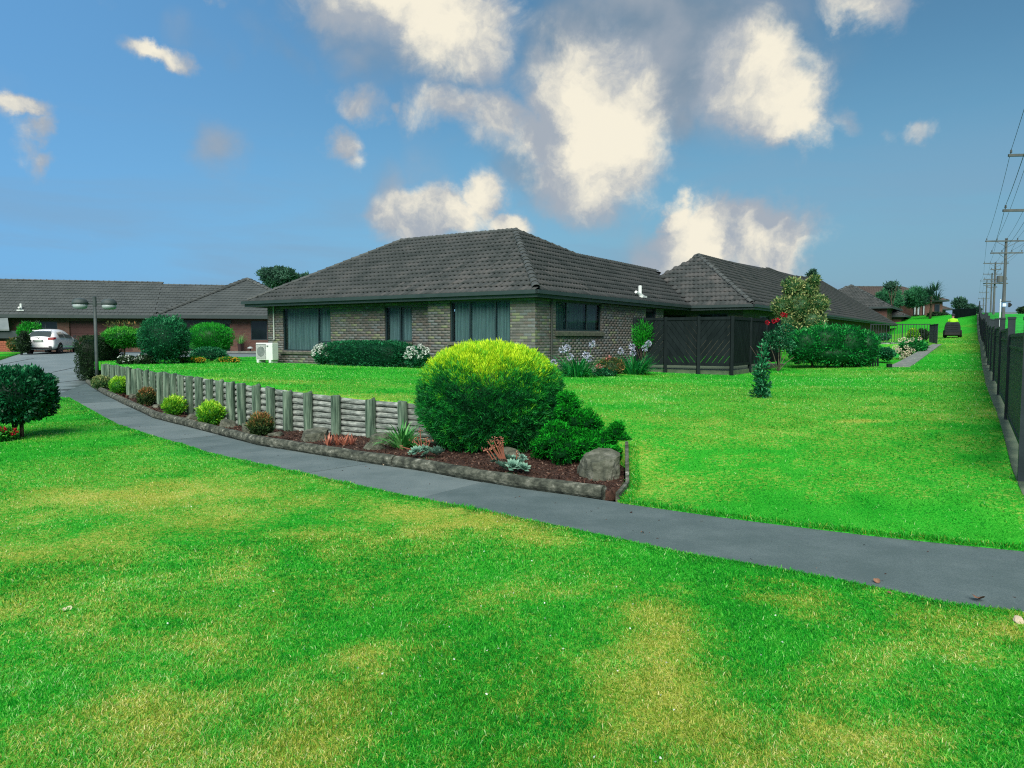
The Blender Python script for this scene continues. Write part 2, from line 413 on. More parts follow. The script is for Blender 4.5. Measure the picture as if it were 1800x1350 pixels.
def thing(name, label, cat, loc=(0, 0, 0), rz=0.0, group=None):
    o = bpy.data.objects.new(name, None)
    COL.objects.link(o)
    o.empty_display_size = .2
    o.location = [float(c) for c in loc]; o.rotation_euler = (0, 0, rz)
    o['label'] = label; o['category'] = cat
    if group: o['group'] = group
    return o

def tag(o, label=None, cat=None, group=None, kind=None):
    for k, v in (('label', label), ('category', cat), ('group', group), ('kind', kind)):
        if v: o[k] = v
    return o

class MB:
    """collects boxes, tubes and other shapes into one mesh"""
    def __init__(s): s.v = []; s.f = []
    def add(s, V, F):
        n = len(s.v)
        s.v += [tuple(map(float, p)) for p in V]; s.f += [tuple(i + n for i in f) for f in F]
        return s
    def box(s, a, b, m=None):
        x0, y0, z0 = a; x1, y1, z1 = b
        V = [Vector(p) for p in ((x0, y0, z0), (x1, y0, z0), (x1, y1, z0), (x0, y1, z0), (x0, y0, z1), (x1, y0, z1), (x1, y1, z1), (x0, y1, z1))]
        if m is not None: V = [m @ p for p in V]
        return s.add(V, [(0, 3, 2, 1), (4, 5, 6, 7), (0, 1, 5, 4), (1, 2, 6, 5), (2, 3, 7, 6), (3, 0, 4, 7)])
    def cbox(s, c, d, m=None):
        return s.box([c[i] - d[i] / 2 for i in range(3)], [c[i] + d[i] / 2 for i in range(3)], m)
    def quad(s, *p): return s.add(p, [tuple(range(len(p)))])
    def tube(s, pts, rad, n=8, cap=True):
        pts = [Vector(p) for p in pts]
        if not isinstance(rad, (list, tuple)): rad = [rad] * len(pts)
        V, F = [], []
        up = None
        for i, p in enumerate(pts):
            d = (pts[min(i + 1, len(pts) - 1)] - pts[max(i - 1, 0)]).normalized()
            a = Vector((0, 0, 1)) if abs(d.z) < .9 else Vector((1, 0, 0))
            x = d.cross(a).normalized()
            if up is not None and x.dot(up) < 0: x = -x
            up = x
            y = d.cross(x)
            for k in range(n):
                t = 2 * math.pi * k / n
                V.append(p + (x * math.cos(t) + y * math.sin(t)) * rad[i])
        for i in range(len(pts) - 1):
            for k in range(n):
                F.append((i * n + k, i * n + (k + 1) % n, (i + 1) * n + (k + 1) % n, (i + 1) * n + k))
        if cap:
            F.append(tuple(range(n))[::-1]); F.append(tuple((len(pts) - 1) * n + k for k in range(n)))
        return s.add(V, F)
    def lathe(s, prof, n=16, c=(0, 0, 0), m=None):
        V, F = [], []
        for r, z in prof:
            for k in range(n):
                t = 2 * math.pi * k / n
                p = Vector((c[0] + r * math.cos(t), c[1] + r * math.sin(t), c[2] + z))
                V.append(m @ p if m is not None else p)
        for i in range(len(prof) - 1):
            for k in range(n):
                F.append((i * n + k, i * n + (k + 1) % n, (i + 1) * n + (k + 1) % n, (i + 1) * n + k))
        F.append(tuple(range(n))[::-1]); F.append(tuple((len(prof) - 1) * n + k for k in range(n)))
        return s.add(V, F)
    def prism(s, poly, z0, z1, m=None):
        n = len(poly)
        V = [Vector((x, y, z0)) for x, y in poly] + [Vector((x, y, z1)) for x, y in poly]
        if m is not None: V = [m @ p for p in V]
        F = [tuple(range(n))[::-1], tuple(range(n, 2 * n))] + [(i, (i + 1) % n, n + (i + 1) % n, n + i) for i in range(n)]
        return s.add(V, F)
    def mesh(s, name, smooth=False):
        me = bpy.data.meshes.new(name)
        me.from_pydata(s.v, [], s.f)
        if smooth: me.polygons.foreach_set('use_smooth', [True] * len(me.polygons))
        me.update()
        return me
    def build(s, name, mat, parent=None, smooth=False, bevel=0, loc=None):
        o = add(name, s.mesh(name, smooth), parent, mat, loc)
        if bevel:
            b = o.modifiers.new('b', 'BEVEL'); b.width = bevel; b.segments = 2; b.limit_method = 'ANGLE'
        return o

# ------------------------------------------------------------------ numpy noise, terrain
def vnoise(x, y, seed=0):
    xi, yi = np.floor(x).astype(np.int64), np.floor(y).astype(np.int64)
    fx, fy = x - xi, y - yi
    fx, fy = fx * fx * (3 - 2 * fx), fy * fy * (3 - 2 * fy)
    def h(a, b):
        k = (a * 374761393 + b * 668265263 + seed * 974634777) & 0xffffffff
        k = ((k ^ (k >> 13)) * 1274126177) & 0xffffffff
        return ((k ^ (k >> 16)) & 0xffff) / 65535.0
    return (h(xi, yi) * (1 - fx) + h(xi + 1, yi) * fx) * (1 - fy) + (h(xi, yi + 1) * (1 - fx) + h(xi + 1, yi + 1) * fx) * fy

def fbm(x, y, oct=4, seed=0):
    s, a, t = 0.0, 1.0, 0.0
    for i in range(oct):
        s = s + a * vnoise(x * 2 ** i + 17.3 * i, y * 2 ** i - 9.1 * i, seed + i); t += a; a *= .55
    return s / t

class TPS:
    def __init__(s, pts):
        P = np.array(pts, float); s.p = P[:, :2]; n = len(P)
        K = s.k(np.linalg.norm(s.p[:, None] - s.p[None], axis=2)) + np.eye(n) * 0.6
        A = np.zeros((n + 3, n + 3)); A[:n, :n] = K; A[:n, n] = 1; A[:n, n + 1:] = s.p; A[n, :n] = 1; A[n + 1:, :n] = s.p.T
        s.w = np.linalg.solve(A, np.r_[P[:, 2], 0, 0, 0])
    def k(s, r): return np.where(r > 1e-9, r * r * np.log(np.maximum(r, 1e-9)), 0)
    def __call__(s, x, y):
        x, y = np.atleast_1d(np.asarray(x, float)), np.atleast_1d(np.asarray(y, float))
        out = np.empty(len(x))
        for i in range(0, len(x), 50000):
            q = np.c_[x[i:i + 50000], y[i:i + 50000]]
            r = np.sqrt(((q[:, None] - s.p[None]) ** 2).sum(2))
            out[i:i + 50000] = s.k(r) @ s.w[:-3] + s.w[-3] + q @ s.w[-2:]
        return out

# retaining wall: post centres (pixel column, distance) and top heights
WALL_D = np.array([(182, 24.5), (240, 19.8), (280, 17.7), (332, 15.7), (404, 14.0), (504, 12.9), (586, 12.35), (650, 12.05), (707, 11.7), (770, 11.45), (860, 11.6), (960, 11.55)])
WALL_T = np.array([(182, .80), (240, .83), (332, .87), (404, .84), (504, .77), (650, .68), (770, .66), (960, .58)])
POST_PX = [182, 189, 198, 207, 216, 226, 235, 245, 256, 268, 280, 292, 304, 317, 332, 349, 367, 385, 404, 423, 449, 474, 504, 540, 589, 650, 707, 765, 825, 890, 955]
def wall_xy(px):
    d = np.interp(px, WALL_D[:, 0], WALL_D[:, 1]); return (px - 900) / FOC * d, d
POSTS = [(*wall_xy(p), float(np.interp(p, WALL_T[:, 0], WALL_T[:, 1]))) for p in POST_PX]

FSL, FC = 0.622, 0.56                                   # roadside fence line x = FSL*y + FC
def fence_x(y): return FSL * y + FC
FENCE_Z = [(3, .12), (6, .25), (9, .38), (14.7, .58), (21, .72), (30, 1.05), (42, 1.45), (54, 1.9), (66, 2.8), (77, 3.95), (90, 4.5)]
UP_PTS = [(x - .1 * 0, y + .2, z - .02) for x, y, z in POSTS[::3]] + [(fence_x(y), y, z) for y, z in FENCE_Z] + [
    (1.45, 9.3, .34), (1.3, 8.3, .08), (1.1, 7.6, .03), (2.1, 7.05, .02), (3.0, 6.5, .02), (4.06, 5.86, .02), (5.5, 5.0, .05), (7, 4, .15),
    (2.5, 9, .27), (3.2, 7.6, .12), (4.5, 7.6, .2), (3, 11, .48), (1, 12, .60), (0, 14, .66), (-4, 17, .74), (-3, 14, .71), (-9, 22, .80), (-12, 28, .80), (-16, 31, .75), (-16, 45, .75),
    (0, 22.5, .66), (-10, 29, .70), (5, 24, .55), (6.8, 23, .52), (10, 27, .55), (13.5, 26, .64), (5, 31, .66), (8, 18, .52), (6, 14, .53), (17, 30.5, 1.0), (20.2, 35, 1.35), (25, 42, 1.5), (30.3, 51, 1.68),
    (35, 60, 1.95), (0, 45, .7), (20, 55, .9), (30, 72, 1.4), (38, 80, 1.6), (48, 86, 3.5), (57, 100, 4.6), (46.7, 70, 2.6), (75, 115, 4.8), (72, 100, 4.2), (62, 92, 3.6), (40, 100, 4.0), (100, 150, 6.8), (60, 150, 6.6), (110, 130, 6), (130, 150, 7),
    (36, 50, 1.9), (25, 32, 1.2), (18, 18, .9), (0, 90, 1.5), (-40, 90, 1.0), (-40, 50, .8)]
up = TPS(UP_PTS)
lo = TPS([(0, 0, 0), (-3, 4, 0), (4, 3, 0), (-9, 6, 0), (8, 2, 0), (4, 5.9, 0), (.9, 7.7, 0), (-2, 10.5, 0), (-5, 13.6, 0), (-8, 18, 0), (-9, 12, 0), (-13, 14, 0), (-14.6, 25.4, 0), (-14, 21, 0), (-20, 22, .05), (-16, 28.5, .06),
          (-20, 33, .28), (-26, 43, .68), (-33, 45, .74), (-25, 49, .8), (-45, 50, .85), (-36, 38, .55), (-30, 30, .25), (-22, 38, .5), (-45, 30, .3), (10, -5, 0), (-10, -5, 0)])

def inside(poly, x, y):
    P = np.asarray(poly); r = np.zeros(len(x), bool)
    for (x0, y0), (x1, y1) in zip(P, np.roll(P, -1, 0)):
        c = (y0 > y) != (y1 > y)
        with np.errstate(divide='ignore', invalid='ignore'):
            r ^= c & (x < (x1 - x0) * (y - y0) / (y1 - y0 + 1e-12) + x0)
    return r

def dense(poly, closed=True):
    out = []
    n = len(poly)
    for i in range(n if closed else n - 1):
        a, b = np.array(poly[i][:2], float), np.array(poly[(i + 1) % n][:2], float)
        l = np.linalg.norm(b - a); st = max(.15, np.linalg.norm((a + b) / 2) * .03)
        k = max(1, int(l / st))
        out += [tuple(a + (b - a) * j / k) for j in range(k)]
    if not closed: out.append(tuple(poly[-1][:2]))
    return out

# ---- dry, yellowed patches of the lawns (their own shapes, fixed to the ground)
DRY = [(150,880,.9,.5,.5),(270,870,1.0,.45,.7),(430,862,.8,.35,.6),(330,915,.8,.3,.4),(560,890,.5,.25,.45),(690,912,.6,.22,.75),(790,930,.5,.16,.95),(900,947,.5,.16,.7),(640,950,.6,.25,.5),(480,955,.5,.2,.4),
       (120,960,.9,.35,.45),(60,1050,.6,.4,.4),(380,1010,.7,.3,.3),(640,1210,.25,.18,.55),(560,1300,.35,.2,.55),(200,1290,.5,.25,.45),(1110,1150,.22,.25,.75),(1160,1230,.35,.25,.85),(1260,1270,.3,.16,.7),(1080,1300,.3,.16,.6),
       (1480,1210,.2,.12,.55),(1560,1290,.35,.16,.75),(1400,1290,.25,.12,.6),(1620,1145,.35,.14,.5),(1780,1125,.3,.1,.6),(1010,1040,.35,.14,.4),(1360,1060,.3,.12,.35),(760,1060,.5,.25,.25),(300,1150,.6,.3,.3)]
DRYW = [(*at_z(a, b)[:2], c, d, e) for a, b, c, d, e in DRY]
DRYU = [(-1.6, 12.6, 2.2, .55, .75), (-5.5, 15.4, 2.5, .6, .55), (3.2, 10.2, 2.2, .8, .45), (6, 12.5, 2.6, 1.2, .40), (5.3, 11.0, .30, .10, 1.7), (7.8, 11.5, .5, 1.6, .6), (1.55, 8.9, .18, .9, .6), (1.5, 8.0, .3, .25, .7), (12, 19.5, 1.2, 5, .45), (21, 33, 2.4, 4, .5), (29, 50, 4, 12, .35), (3, 16, 5, 1.2, .3)]
def dryness(x, y, upper):
    wx, wy = x + (fbm(x * 1.1, y * 1.1, 3, 5) - .5) * 1.1, y + (fbm(x * 1.1 + 40, y * 1.1, 3, 9) - .5) * 1.1
    d = np.zeros(len(x))
    for cx, cy, a, b, k in (DRYU if upper else DRYW):
        q = ((wx - cx) / (a * 1.08)) ** 2 + ((wy - cy) / (b * 1.9 if not upper else b * 1.3)) ** 2
        d = np.maximum(d, k * np.exp(-q * 1.0))
    n = fbm(x * .9, y * .9, 4, 21)
    h = fbm(x * 4.5, y * 4.5, 3, 33)
    d = np.clip(d * (1.2 if not upper else .62) + (h - .52) * (1.2 if not upper else .7) * (d > .02), 0, 1.2) * (d > .02) + np.clip(n - (.50 if not upper else .54), 0, 1) * (.7 if not upper else .6)
    return np.clip(d, 0, .95)

def sheet(name, poly, zf, mat, kind='structure', skirt=.15, upper=None, zoff=0.0, res=1.0, holes=()):
    B = dense(poly)
    rings = [B] + [dense(h) for h in holes]
    P = np.array(B); x0, y0 = P.min(0); x1, y1 = P.max(0)
    I = []
    for st, ra, rb in ((.3, 0, 14), (.8, 14, 35), (2.2, 35, 90), (8, 90, 1e5)):
        st *= res
        xa, xb, ya, yb = max(x0, -rb), min(x1, rb), max(y0, -rb), min(y1, rb)
        if xa >= xb or ya >= yb: continue
        gx, gy = np.meshgrid(np.arange(xa, xb, st), np.arange(ya, yb, st))
        gx, gy = gx.ravel() + rng.uniform(-.2, .2, gx.size) * st, gy.ravel() + rng.uniform(-.2, .2, gx.size) * st
        r = np.hypot(gx, gy); k = (r >= ra) & (r < rb)
        gx, gy = gx[k], gy[k]
        k = inside(P, gx, gy)
        for h in holes: k &= ~inside(h, gx, gy)
        I.append(np.c_[gx[k], gy[k]])
    I = np.concatenate(I) if I else np.zeros((0, 2))
    V2, E, off = [], [], 0
    for rg in rings:
        V2 += [Vector(p) for p in rg]; n = len(rg)
        E += [(off + i, off + (i + 1) % n) for i in range(n)]; off += n
    V2 += [Vector(p) for p in I]
    r = delaunay_2d_cdt(V2, E, [], 0, 1e-5)
    v = np.array([tuple(p) for p in r[0]]); f = np.array([t for t in r[2] if len(t) == 3])
    c = v[f].mean(1); k = inside(P, c[:, 0], c[:, 1])
    for h in holes: k &= ~inside(h, c[:, 0], c[:, 1])
    f = f[k]
    a, b, cc = v[f[:, 0]], v[f[:, 1]], v[f[:, 2]]
    ar = (b[:, 0] - a[:, 0]) * (cc[:, 1] - a[:, 1]) - (b[:, 1] - a[:, 1]) * (cc[:, 0] - a[:, 0])
    f[ar < 0] = f[ar < 0][:, ::-1]
    z = zf(v[:, 0], v[:, 1]) + zoff
    V = np.c_[v, z]
    F = [tuple(int(i) for i in t) for t in f]
    if skirt:
        # boundary edges drop down so no open rim shows
        from collections import Counter
        cnt = Counter()
        for t in F:
            for i in range(3): cnt[tuple(sorted((t[i], t[(i + 1) % 3])))] += 1
        low = {}
        VV = [tuple(p) for p in V]
        for t in list(F):
            for i in range(3):
                e = (t[i], t[(i + 1) % 3])
                if cnt[tuple(sorted(e))] == 1:
                    q = []
                    for j in e:
                        if j not in low: low[j] = len(VV); VV.append((VV[j][0], VV[j][1], VV[j][2] - skirt))
                        q.append(low[j])
                    F.append((e[0], q[0], q[1])); F.append((e[0], q[1], e[1]))
        V = np.array(VV)
    at = None
    if upper is not None:
        at = {'dry': dryness(V[:, 0], V[:, 1], upper), 'tint': fbm(V[:, 0] * 3, V[:, 1] * 3, 3, 3)}
    o = add(name, np_mesh(name, V, np.array(F), at, smooth=True), None, mat)
    o['kind'] = kind
    return o

# ------------------------------------------------------------------ foliage
def unit(n, r=None):
    v = (r or rng).normal(size=(n, 3)); return v / np.linalg.norm(v, axis=1)[:, None]
def norm(v): return v / np.maximum(np.linalg.norm(v, axis=1)[:, None], 1e-9)

def leaves(P, D, L, W, tint, fold=.25, r=None):
    """flat pointed leaves as bent quads: base, side, tip, side"""
    r = r or rng
    n = len(P)
    L = np.broadcast_to(L, n)[:, None]; W = np.broadcast_to(W, n)[:, None]
    s = norm(np.cross(D, unit(n, r))); nn = np.cross(D, s)
    mid = P + D * L * .5
    V = np.stack([P, mid + s * W / 2 + nn * W * fold, P + D * L - nn * L * .08, mid - s * W / 2 + nn * W * fold], 1).reshape(-1, 3)
    F = np.arange(4 * n).reshape(n, 4)
    return V, F, np.repeat(tint, 4)

def lump(D, seed, amp, f=2.2):
    ph = np.random.default_rng(seed).uniform(0, 6.28, (6, 4))
    s = 0
    for i, p in enumerate(ph):
        k = f * (1 + .5 * i)
        s = s + np.sin(D[:, 0] * k + p[0]) * np.sin(D[:, 1] * k + p[1]) * np.sin(D[:, 2] * k + p[2]) / (1 + .4 * i)
    return 1 + amp * s

def crown(radii, n, L, W, seed, pw=2.0, amp=.06, out=.7, upb=.35, depth=.22, tintf=None, freq=2.4, core=.82, zcut=-1.0, lj=.35, gaps=0.0, tuft=None):
    """leaf shell of a (super)ellipsoid crown centred on its origin. Returns V, F, tint (with a closed inner core)"""
    if tuft is None: tuft = max(30, n // 28)
    r = np.random.default_rng(seed)
    D = unit(int(n * 1.25), r)
    D = D[D[:, 2] > zcut][:n]; n = len(D)
    if gaps:
        k = lump(D, seed + 5, 1, 3.5) > 1 - (1 - gaps) ; D = D[k | (r.random(n) > .75)]; n = len(D)
    rad = np.asarray(radii, float)
    sup = (np.abs(D) ** pw).sum(1) ** (-1 / pw)
    lm = lump(D, seed, amp, freq)
    q = 1 - depth * r.random(n) ** 1.6
    P = D * (sup * lm * q)[:, None] * rad
    if tuft:
        # gather the leaves into sprays that stick out by different amounts
        T0 = unit(tuft, r); T0 = T0[T0[:, 2] > zcut]; own = np.empty(n, int)
        for i in range(0, n, 4000): own[i:i + 4000] = np.argmax(D[i:i + 4000] @ T0.T, axis=1)
        ex = r.uniform(-.05, .055, len(T0)); tl = unit(len(T0), r) * .45; tj = r.uniform(-.16, .16, len(T0))
        P = P * (1 + ex[own] - np.minimum(6 * (1 - np.clip((D * T0[own]).sum(1), 0, 1)), .10))[:, None]
    N = norm(D * (np.abs(D) ** max(pw - 2, 0)) / rad)
    G = norm(N * out + np.array([0, 0, upb]) + unit(n, r) * .55 + (tl[own] if tuft else 0))
    Ls = L * (1 + lj * r.normal(size=n)).clip(.4, 1.9)
    tn = r.random(n)
    tint = tn if tintf is None else tintf(P, D, tn)
    if tuft: tint = np.clip(tint + tj[own], 0, 1)
    V, F, T = leaves(P, G, Ls, W * (.8 + .4 * r.random(n)), tint, r=r)
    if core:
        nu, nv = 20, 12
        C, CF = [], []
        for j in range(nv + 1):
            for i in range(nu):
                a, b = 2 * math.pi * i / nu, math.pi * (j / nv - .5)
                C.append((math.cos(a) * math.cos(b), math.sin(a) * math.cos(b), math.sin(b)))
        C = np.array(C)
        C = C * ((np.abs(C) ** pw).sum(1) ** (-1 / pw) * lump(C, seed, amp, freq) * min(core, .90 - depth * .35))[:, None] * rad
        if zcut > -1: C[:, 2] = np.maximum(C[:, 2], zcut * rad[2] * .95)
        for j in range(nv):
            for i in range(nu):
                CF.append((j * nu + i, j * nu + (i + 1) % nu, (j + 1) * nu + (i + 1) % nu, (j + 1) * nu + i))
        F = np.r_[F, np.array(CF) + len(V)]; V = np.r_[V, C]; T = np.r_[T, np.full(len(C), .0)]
    return V, F, T

def crown_obj(name, parent, mat, radii, n, L, W, seed, loc=(0, 0, 0), **kw):
    V, F, T = crown(radii, n, L, W, seed, **kw)
    return add(name, np_mesh(name, V, F, {'tint': T}), parent, mat, loc)

def trunk_obj(parent, pts, rad, mat=None, name='trunk'):
    return MB().tube(pts, rad, 8).build(name, mat or MAT['trunk'], parent, smooth=True)

def straps(n, L, W, seed, lean=(.2, 1.1), seg=5, droop=1.0, base_r=.08):
    """arching strap leaves from a crown at the origin"""
    r = np.random.default_rng(seed)
    V, F, T = [], [], []
    for i in range(n):
        a = r.uniform(0, 6.283); th = r.uniform(*lean); l = L * r.uniform(.7, 1.15); t = r.random()
        b = np.array([math.cos(a), math.sin(a), 0]); p = b * r.uniform(0, base_r); sd = np.array([-b[1], b[0], 0])
        o = len(V)
        for k in range(seg + 1):
            s = k / seg; ww = W * (1 - s ** 2.2) * .5 + .001
            V += [p + sd * ww, p - sd * ww]; T += [t, t]
            ang = th + droop * s * s
            p = p + (b * math.sin(ang) + np.array([0, 0, math.cos(ang)])) * l / seg
            if p[2] < .01: p[2] = .01
        F += [(o + 2 * k, o + 2 * k + 1, o + 2 * k + 3, o + 2 * k + 2) for k in range(seg)]
    return np.array(V), np.array(F), np.array(T)

def ball_flower(c, r0, n, seed, L=.03, W=.02):
    r = np.random.default_rng(seed)
    D = unit(n, r)
    return leaves(np.array(c) + D * r0 * r.uniform(.55, 1, n)[:, None], norm(D + unit(n, r) * .4), L, W, r.random(n), r=r)

def merge(lst):
    V, F, T, o = [], [], [], 0
    for v, f, t in lst:
        V.append(v); F.append(f + o); T.append(t); o += len(v)
    return np.concatenate(V), np.concatenate(F), np.concatenate(T)

def rock_mesh(name, dims, seed, flat=.0):
    bm = bmesh.new(); bmesh.ops.create_icosphere(bm, subdivisions=5, radius=1)
    r = random.Random(seed); off = Vector((r.uniform(-9, 9), r.uniform(-9, 9), r.uniform(-9, 9)))
    pl = [(Vector((r.uniform(-.25, .25), r.uniform(-.3, .1), 1)).normalized(), r.uniform(.50, .62))]
    for i in range(11):
        a = i * .8 + r.uniform(-.3, .3); d = Vector((math.cos(a), math.sin(a), r.uniform(-.1, .75))).normalized(); pl.append((d, r.uniform(.62, .86)))
    for v in bm.verts:
        p = v.co.copy()
        p *= 1 + .12 * mnoise.noise(p * 1.3 + off)
        for d, k in pl:
            e = p.dot(d)
            if e > k: p -= d * (e - k) * .96
        p *= 1 + .05 * mnoise.noise(p * 3.2 + off) + .03 * mnoise.noise(p * 8 + off) + .012 * mnoise.noise(p * 20 + off)
        v.co = Vector((p.x * dims[0] * .60, p.y * dims[1] * .60, p.z * dims[2] * .72))
    me = bpy.data.meshes.new(name); bm.to_mesh(me); bm.free()
    return me

def path_blend(line_pts):
    Q = np.array(line_pts)
    def f(x, y):
        x, y = np.atleast_1d(np.asarray(x, float)), np.atleast_1d(np.asarray(y, float))
        z = up(x, y); k = np.where(np.hypot(x, y) < 15)[0]
        if len(k):
            dd = np.empty(len(k))
            for i in range(0, len(k), 20000):
                kk = k[i:i + 20000]; dd[i:i + 20000] = np.sqrt(((np.c_[x[kk], y[kk]][:, None] - Q[None]) ** 2).sum(2).min(1))
            t = np.clip(dd / 1.1, 0, 1); t = t * t * (3 - 2 * t)
            z[k] = lo(x[k], y[k]) + .012 + t * (np.maximum(z[k], .02) - .012)
        return z
    return f
# ------------------------------------------------------------------ ground, paths, lawns
PL = [at_z(*p)[:2] for p in ((1793,1077),(1667,1063),(1533,1033),(1400,1007),(1200,973),(1000,930),(840,897),(700,870),(540,835),(455,817),(365,797),(285,772),(240,759),(200,745),(151,717),(121,700),(93,697))]
PU = [at_z(*p)[:2] for p in ((1800,970),(1667,957),(1533,943),(1367,923),(1267,910),(1090,885),(1049,877),(927,861),(820,843),(742,828),(633,812),(540,797),(455,783),(355,757),(270,735),(217,710),(185,694),(152,675))]
PL = [np.array((13.6, .9)), np.array((6.2, 3.5))] + PL
PU = [np.array((14.4, 1.9)), np.array((8.4, 4.0))] + PU
FRONT = [tuple(p) for p in PL] + [(-15.6, 22.6), (-24, 20), (-30, 14), (-30, -6), (15, -6), (15, .4)]
DRIVE = [tuple(PU[-1]), (-16.3, 28.6), (-17.6, 31.5), (-16, 35), (-12, 39.5), (-11.5, 47.5), (-46, 47.5), (-30.4, 46.2), (-25.8, 37), (-22.5, 30), (-21, 25), (-15.6, 22.6), tuple(PL[-1])]
LEFTL = [(-25.8, 37), (-30.4, 46.2), (-46, 47.5), (-46, 26), (-24, 20), (-21, 25), (-22.5, 30)]
WL = [(p[0], p[1]) for p in POSTS]
WLB = [(x + .03, y + .17) for x, y in WL]
YARD = [(13.35, 26.3), (20.0, 35.3), (16.6, 39.0), (12.6, 36), (11.0, 29), (12.3, 27.3)]
def sw_(y): return .06 + .16 * min(1, max(0, (y - 6.5) / 10))
CORNER = [(1.46, 9.35), (1.27, 8.05), (1.10, 7.62)]
iu = 7                                                    # PU index next to the bed corner
UPPER = WLB + CORNER + [tuple(p) for p in PU[iu:0:-1]] + [(7.0, 4.6), (fence_x(6.9) - .03, 6.9)] + [(fence_x(y) - sw_(y), y) for y in range(8, 93, 3)] + [(44, 104), (-11.5, 70), (-11.5, 47.5), (-12, 39.5), (-16, 35), (-17.6, 31.5), (-16.3, 28.6), (-14.6, 26.6)]
_k = np.array(PU[iu + 1:]); _t = np.gradient(_k, axis=0); _t /= np.linalg.norm(_t, axis=1)[:, None]
BED = [tuple(p) for p in (_k + np.c_[_t[:, 1], -_t[:, 0]] * .05)[::-1]] + [(1.07, 7.74), (1.24, 8.05), (1.42, 9.35)] + [(x, y + .05) for x, y in WL[::-1]] + [(-14.4, 26.2)]

upx = path_blend([tuple(p) for p in np.concatenate([np.linspace(PU[i], PU[i + 1], 30) for i in range(iu)])])
sheet('front_lawn', FRONT, lo, MAT['soil'], upper=False, zoff=.012)
sheet('upper_lawn', UPPER, upx, MAT['soil'], upper=True, zoff=.0, holes=[YARD], skirt=.3)
sheet('side_lawn', LEFTL, lo, MAT['soil'], upper=False, zoff=.03)
sheet('driveway', DRIVE, lo, MAT['drive'], zoff=-.004)
sheet('mulch_bed', BED, lambda x, y: lo(x, y) + .035 + .05 * fbm(x * 3, y * 3, 3, 2), MAT['mulch'], skirt=.1, res=.6)
def yard_z(x, y): return .50 + .04 * (np.asarray(y) - 26)
sheet('yard_lawn', YARD, yard_z, MAT['soil'], upper=True)
VERGE = [(fence_x(6.9) + .02, 6.9)] + [(fence_x(y) + .1, y) for y in range(8, 151, 4)] + [(190, 150), (150, 60), (60, -4), (16, 1.4), (14.4, 1.93), (8.4, 4.03), (7.04, 4.62)]
sheet('road_verge', VERGE, upx, MAT['far_grass'], zoff=-.01)
STRIP = [(fence_x(6.9) - .03, 6.9)] + [(fence_x(y) - sw_(y), y) for y in range(8, 93, 3)] + [(fence_x(y) + .12, y) for y in range(91, 6, -3)]
sheet('mowing_strip', STRIP, up, MAT['strip'], zoff=.012)
ROAD = [(FSL * y + 4.9 + FC, y) for y in range(10, 148, 4)] + [(FSL * y + 7.6 + FC, y) for y in range(146, 9, -4)]
sheet('road', ROAD, up, MAT['road'], zoff=.004, skirt=0)

# wide ground under everything, out to the horizon
gx = np.concatenate([np.linspace(-900, -60, 12), np.arange(-56, 200, 4.0), np.linspace(210, 1200, 14)])
gy = np.concatenate([np.linspace(-120, -10, 8), np.arange(-6, 162, 4.0), np.linspace(170, 1500, 16)])
X, Y = np.meshgrid(gx, gy)
zx, zy = np.clip(X.ravel(), -46, 150), np.clip(Y.ravel(), -6, 150)
Z = np.minimum(np.where(zx < 12, lo(np.clip(zx, -46, 9), np.clip(zy, -6, 50)), 99), np.where((zy > 10), up(zx, np.maximum(zy, 10)), 99))
Z = np.where(Z > 50, .0, Z) - .35
nx = len(gx)
idx = np.arange(len(Z)).reshape(len(gy), nx)
F = np.stack([idx[:-1, :-1], idx[:-1, 1:], idx[1:, 1:], idx[1:, :-1]], -1).reshape(-1, 4)
o = add('ground', np_mesh('ground', np.c_[X.ravel(), Y.ravel(), Z], F, smooth=True), None, MAT['far_grass']); o['kind'] = 'structure'

# ---- footpath: one slab between each pair of joints
def along(poly, n):
    P = np.array(poly); s = np.r_[0, np.cumsum(np.linalg.norm(np.diff(P, axis=0), axis=1))]
    t = np.linspace(0, s[-1], n); return np.c_[np.interp(t, s, P[:, 0]), np.interp(t, s, P[:, 1])]
a, b = along(PU, 240), along(PL, 240)
# pair the two rims by nearest crossing
pair = []
for p in a:
    j = int(np.argmin(np.linalg.norm(b - p, axis=1))); pair.append((p, b[j]))
path = add('footpath', None); path['kind'] = 'structure'
sub = [tuple(p) for p in PU] + [tuple(p) for p in PL[::-1]]
pb = sheet('path_bed', sub, lo, MAT['joint'], zoff=-.02, skirt=.1); pb.parent = path; pb['kind'] = 'structure'
mid = np.array([(p + q) / 2 for p, q in pair]); sl = np.r_[0, np.cumsum(np.linalg.norm(np.diff(mid, axis=0), axis=1))]
cuts = [0.0] + [x for x in (3.0, 6.3 + 10.0, 18.4, 20.5, 22.7, 24.9, 27.1, 29.3, 31.5, 33.4) if x < sl[-1] - .6] + [sl[-1]]
for k in range(len(cuts) - 1):
    t = np.linspace(cuts[k] + .006, cuts[k + 1] - .006, 9)
    A = np.c_[[np.interp(t, sl, [p[0][i] for p in pair]) for i in (0, 1)]].T
    Bq = np.c_[[np.interp(t, sl, [p[1][i] for p in pair]) for i in (0, 1)]].T
    rim = np.r_[A, Bq[::-1]]
    z = lo(rim[:, 0], rim[:, 1]) + (.004 if k % 2 else .001)
    n = len(rim)
    V = [(*p, q) for p, q in zip(rim, z)] + [(*p, q - .06) for p, q in zip(rim, z)]
    m = len(A)
    F = [(i, i + 1, n - 2 - i, n - 1 - i) for i in range(m - 1)] + [(i, n + i, n + (i + 1) % n, (i + 1) % n) for i in range(n)]
    F = [f[::-1] for f in F]
    MB().add(V, F).build('slab', MAT['concrete'], path)

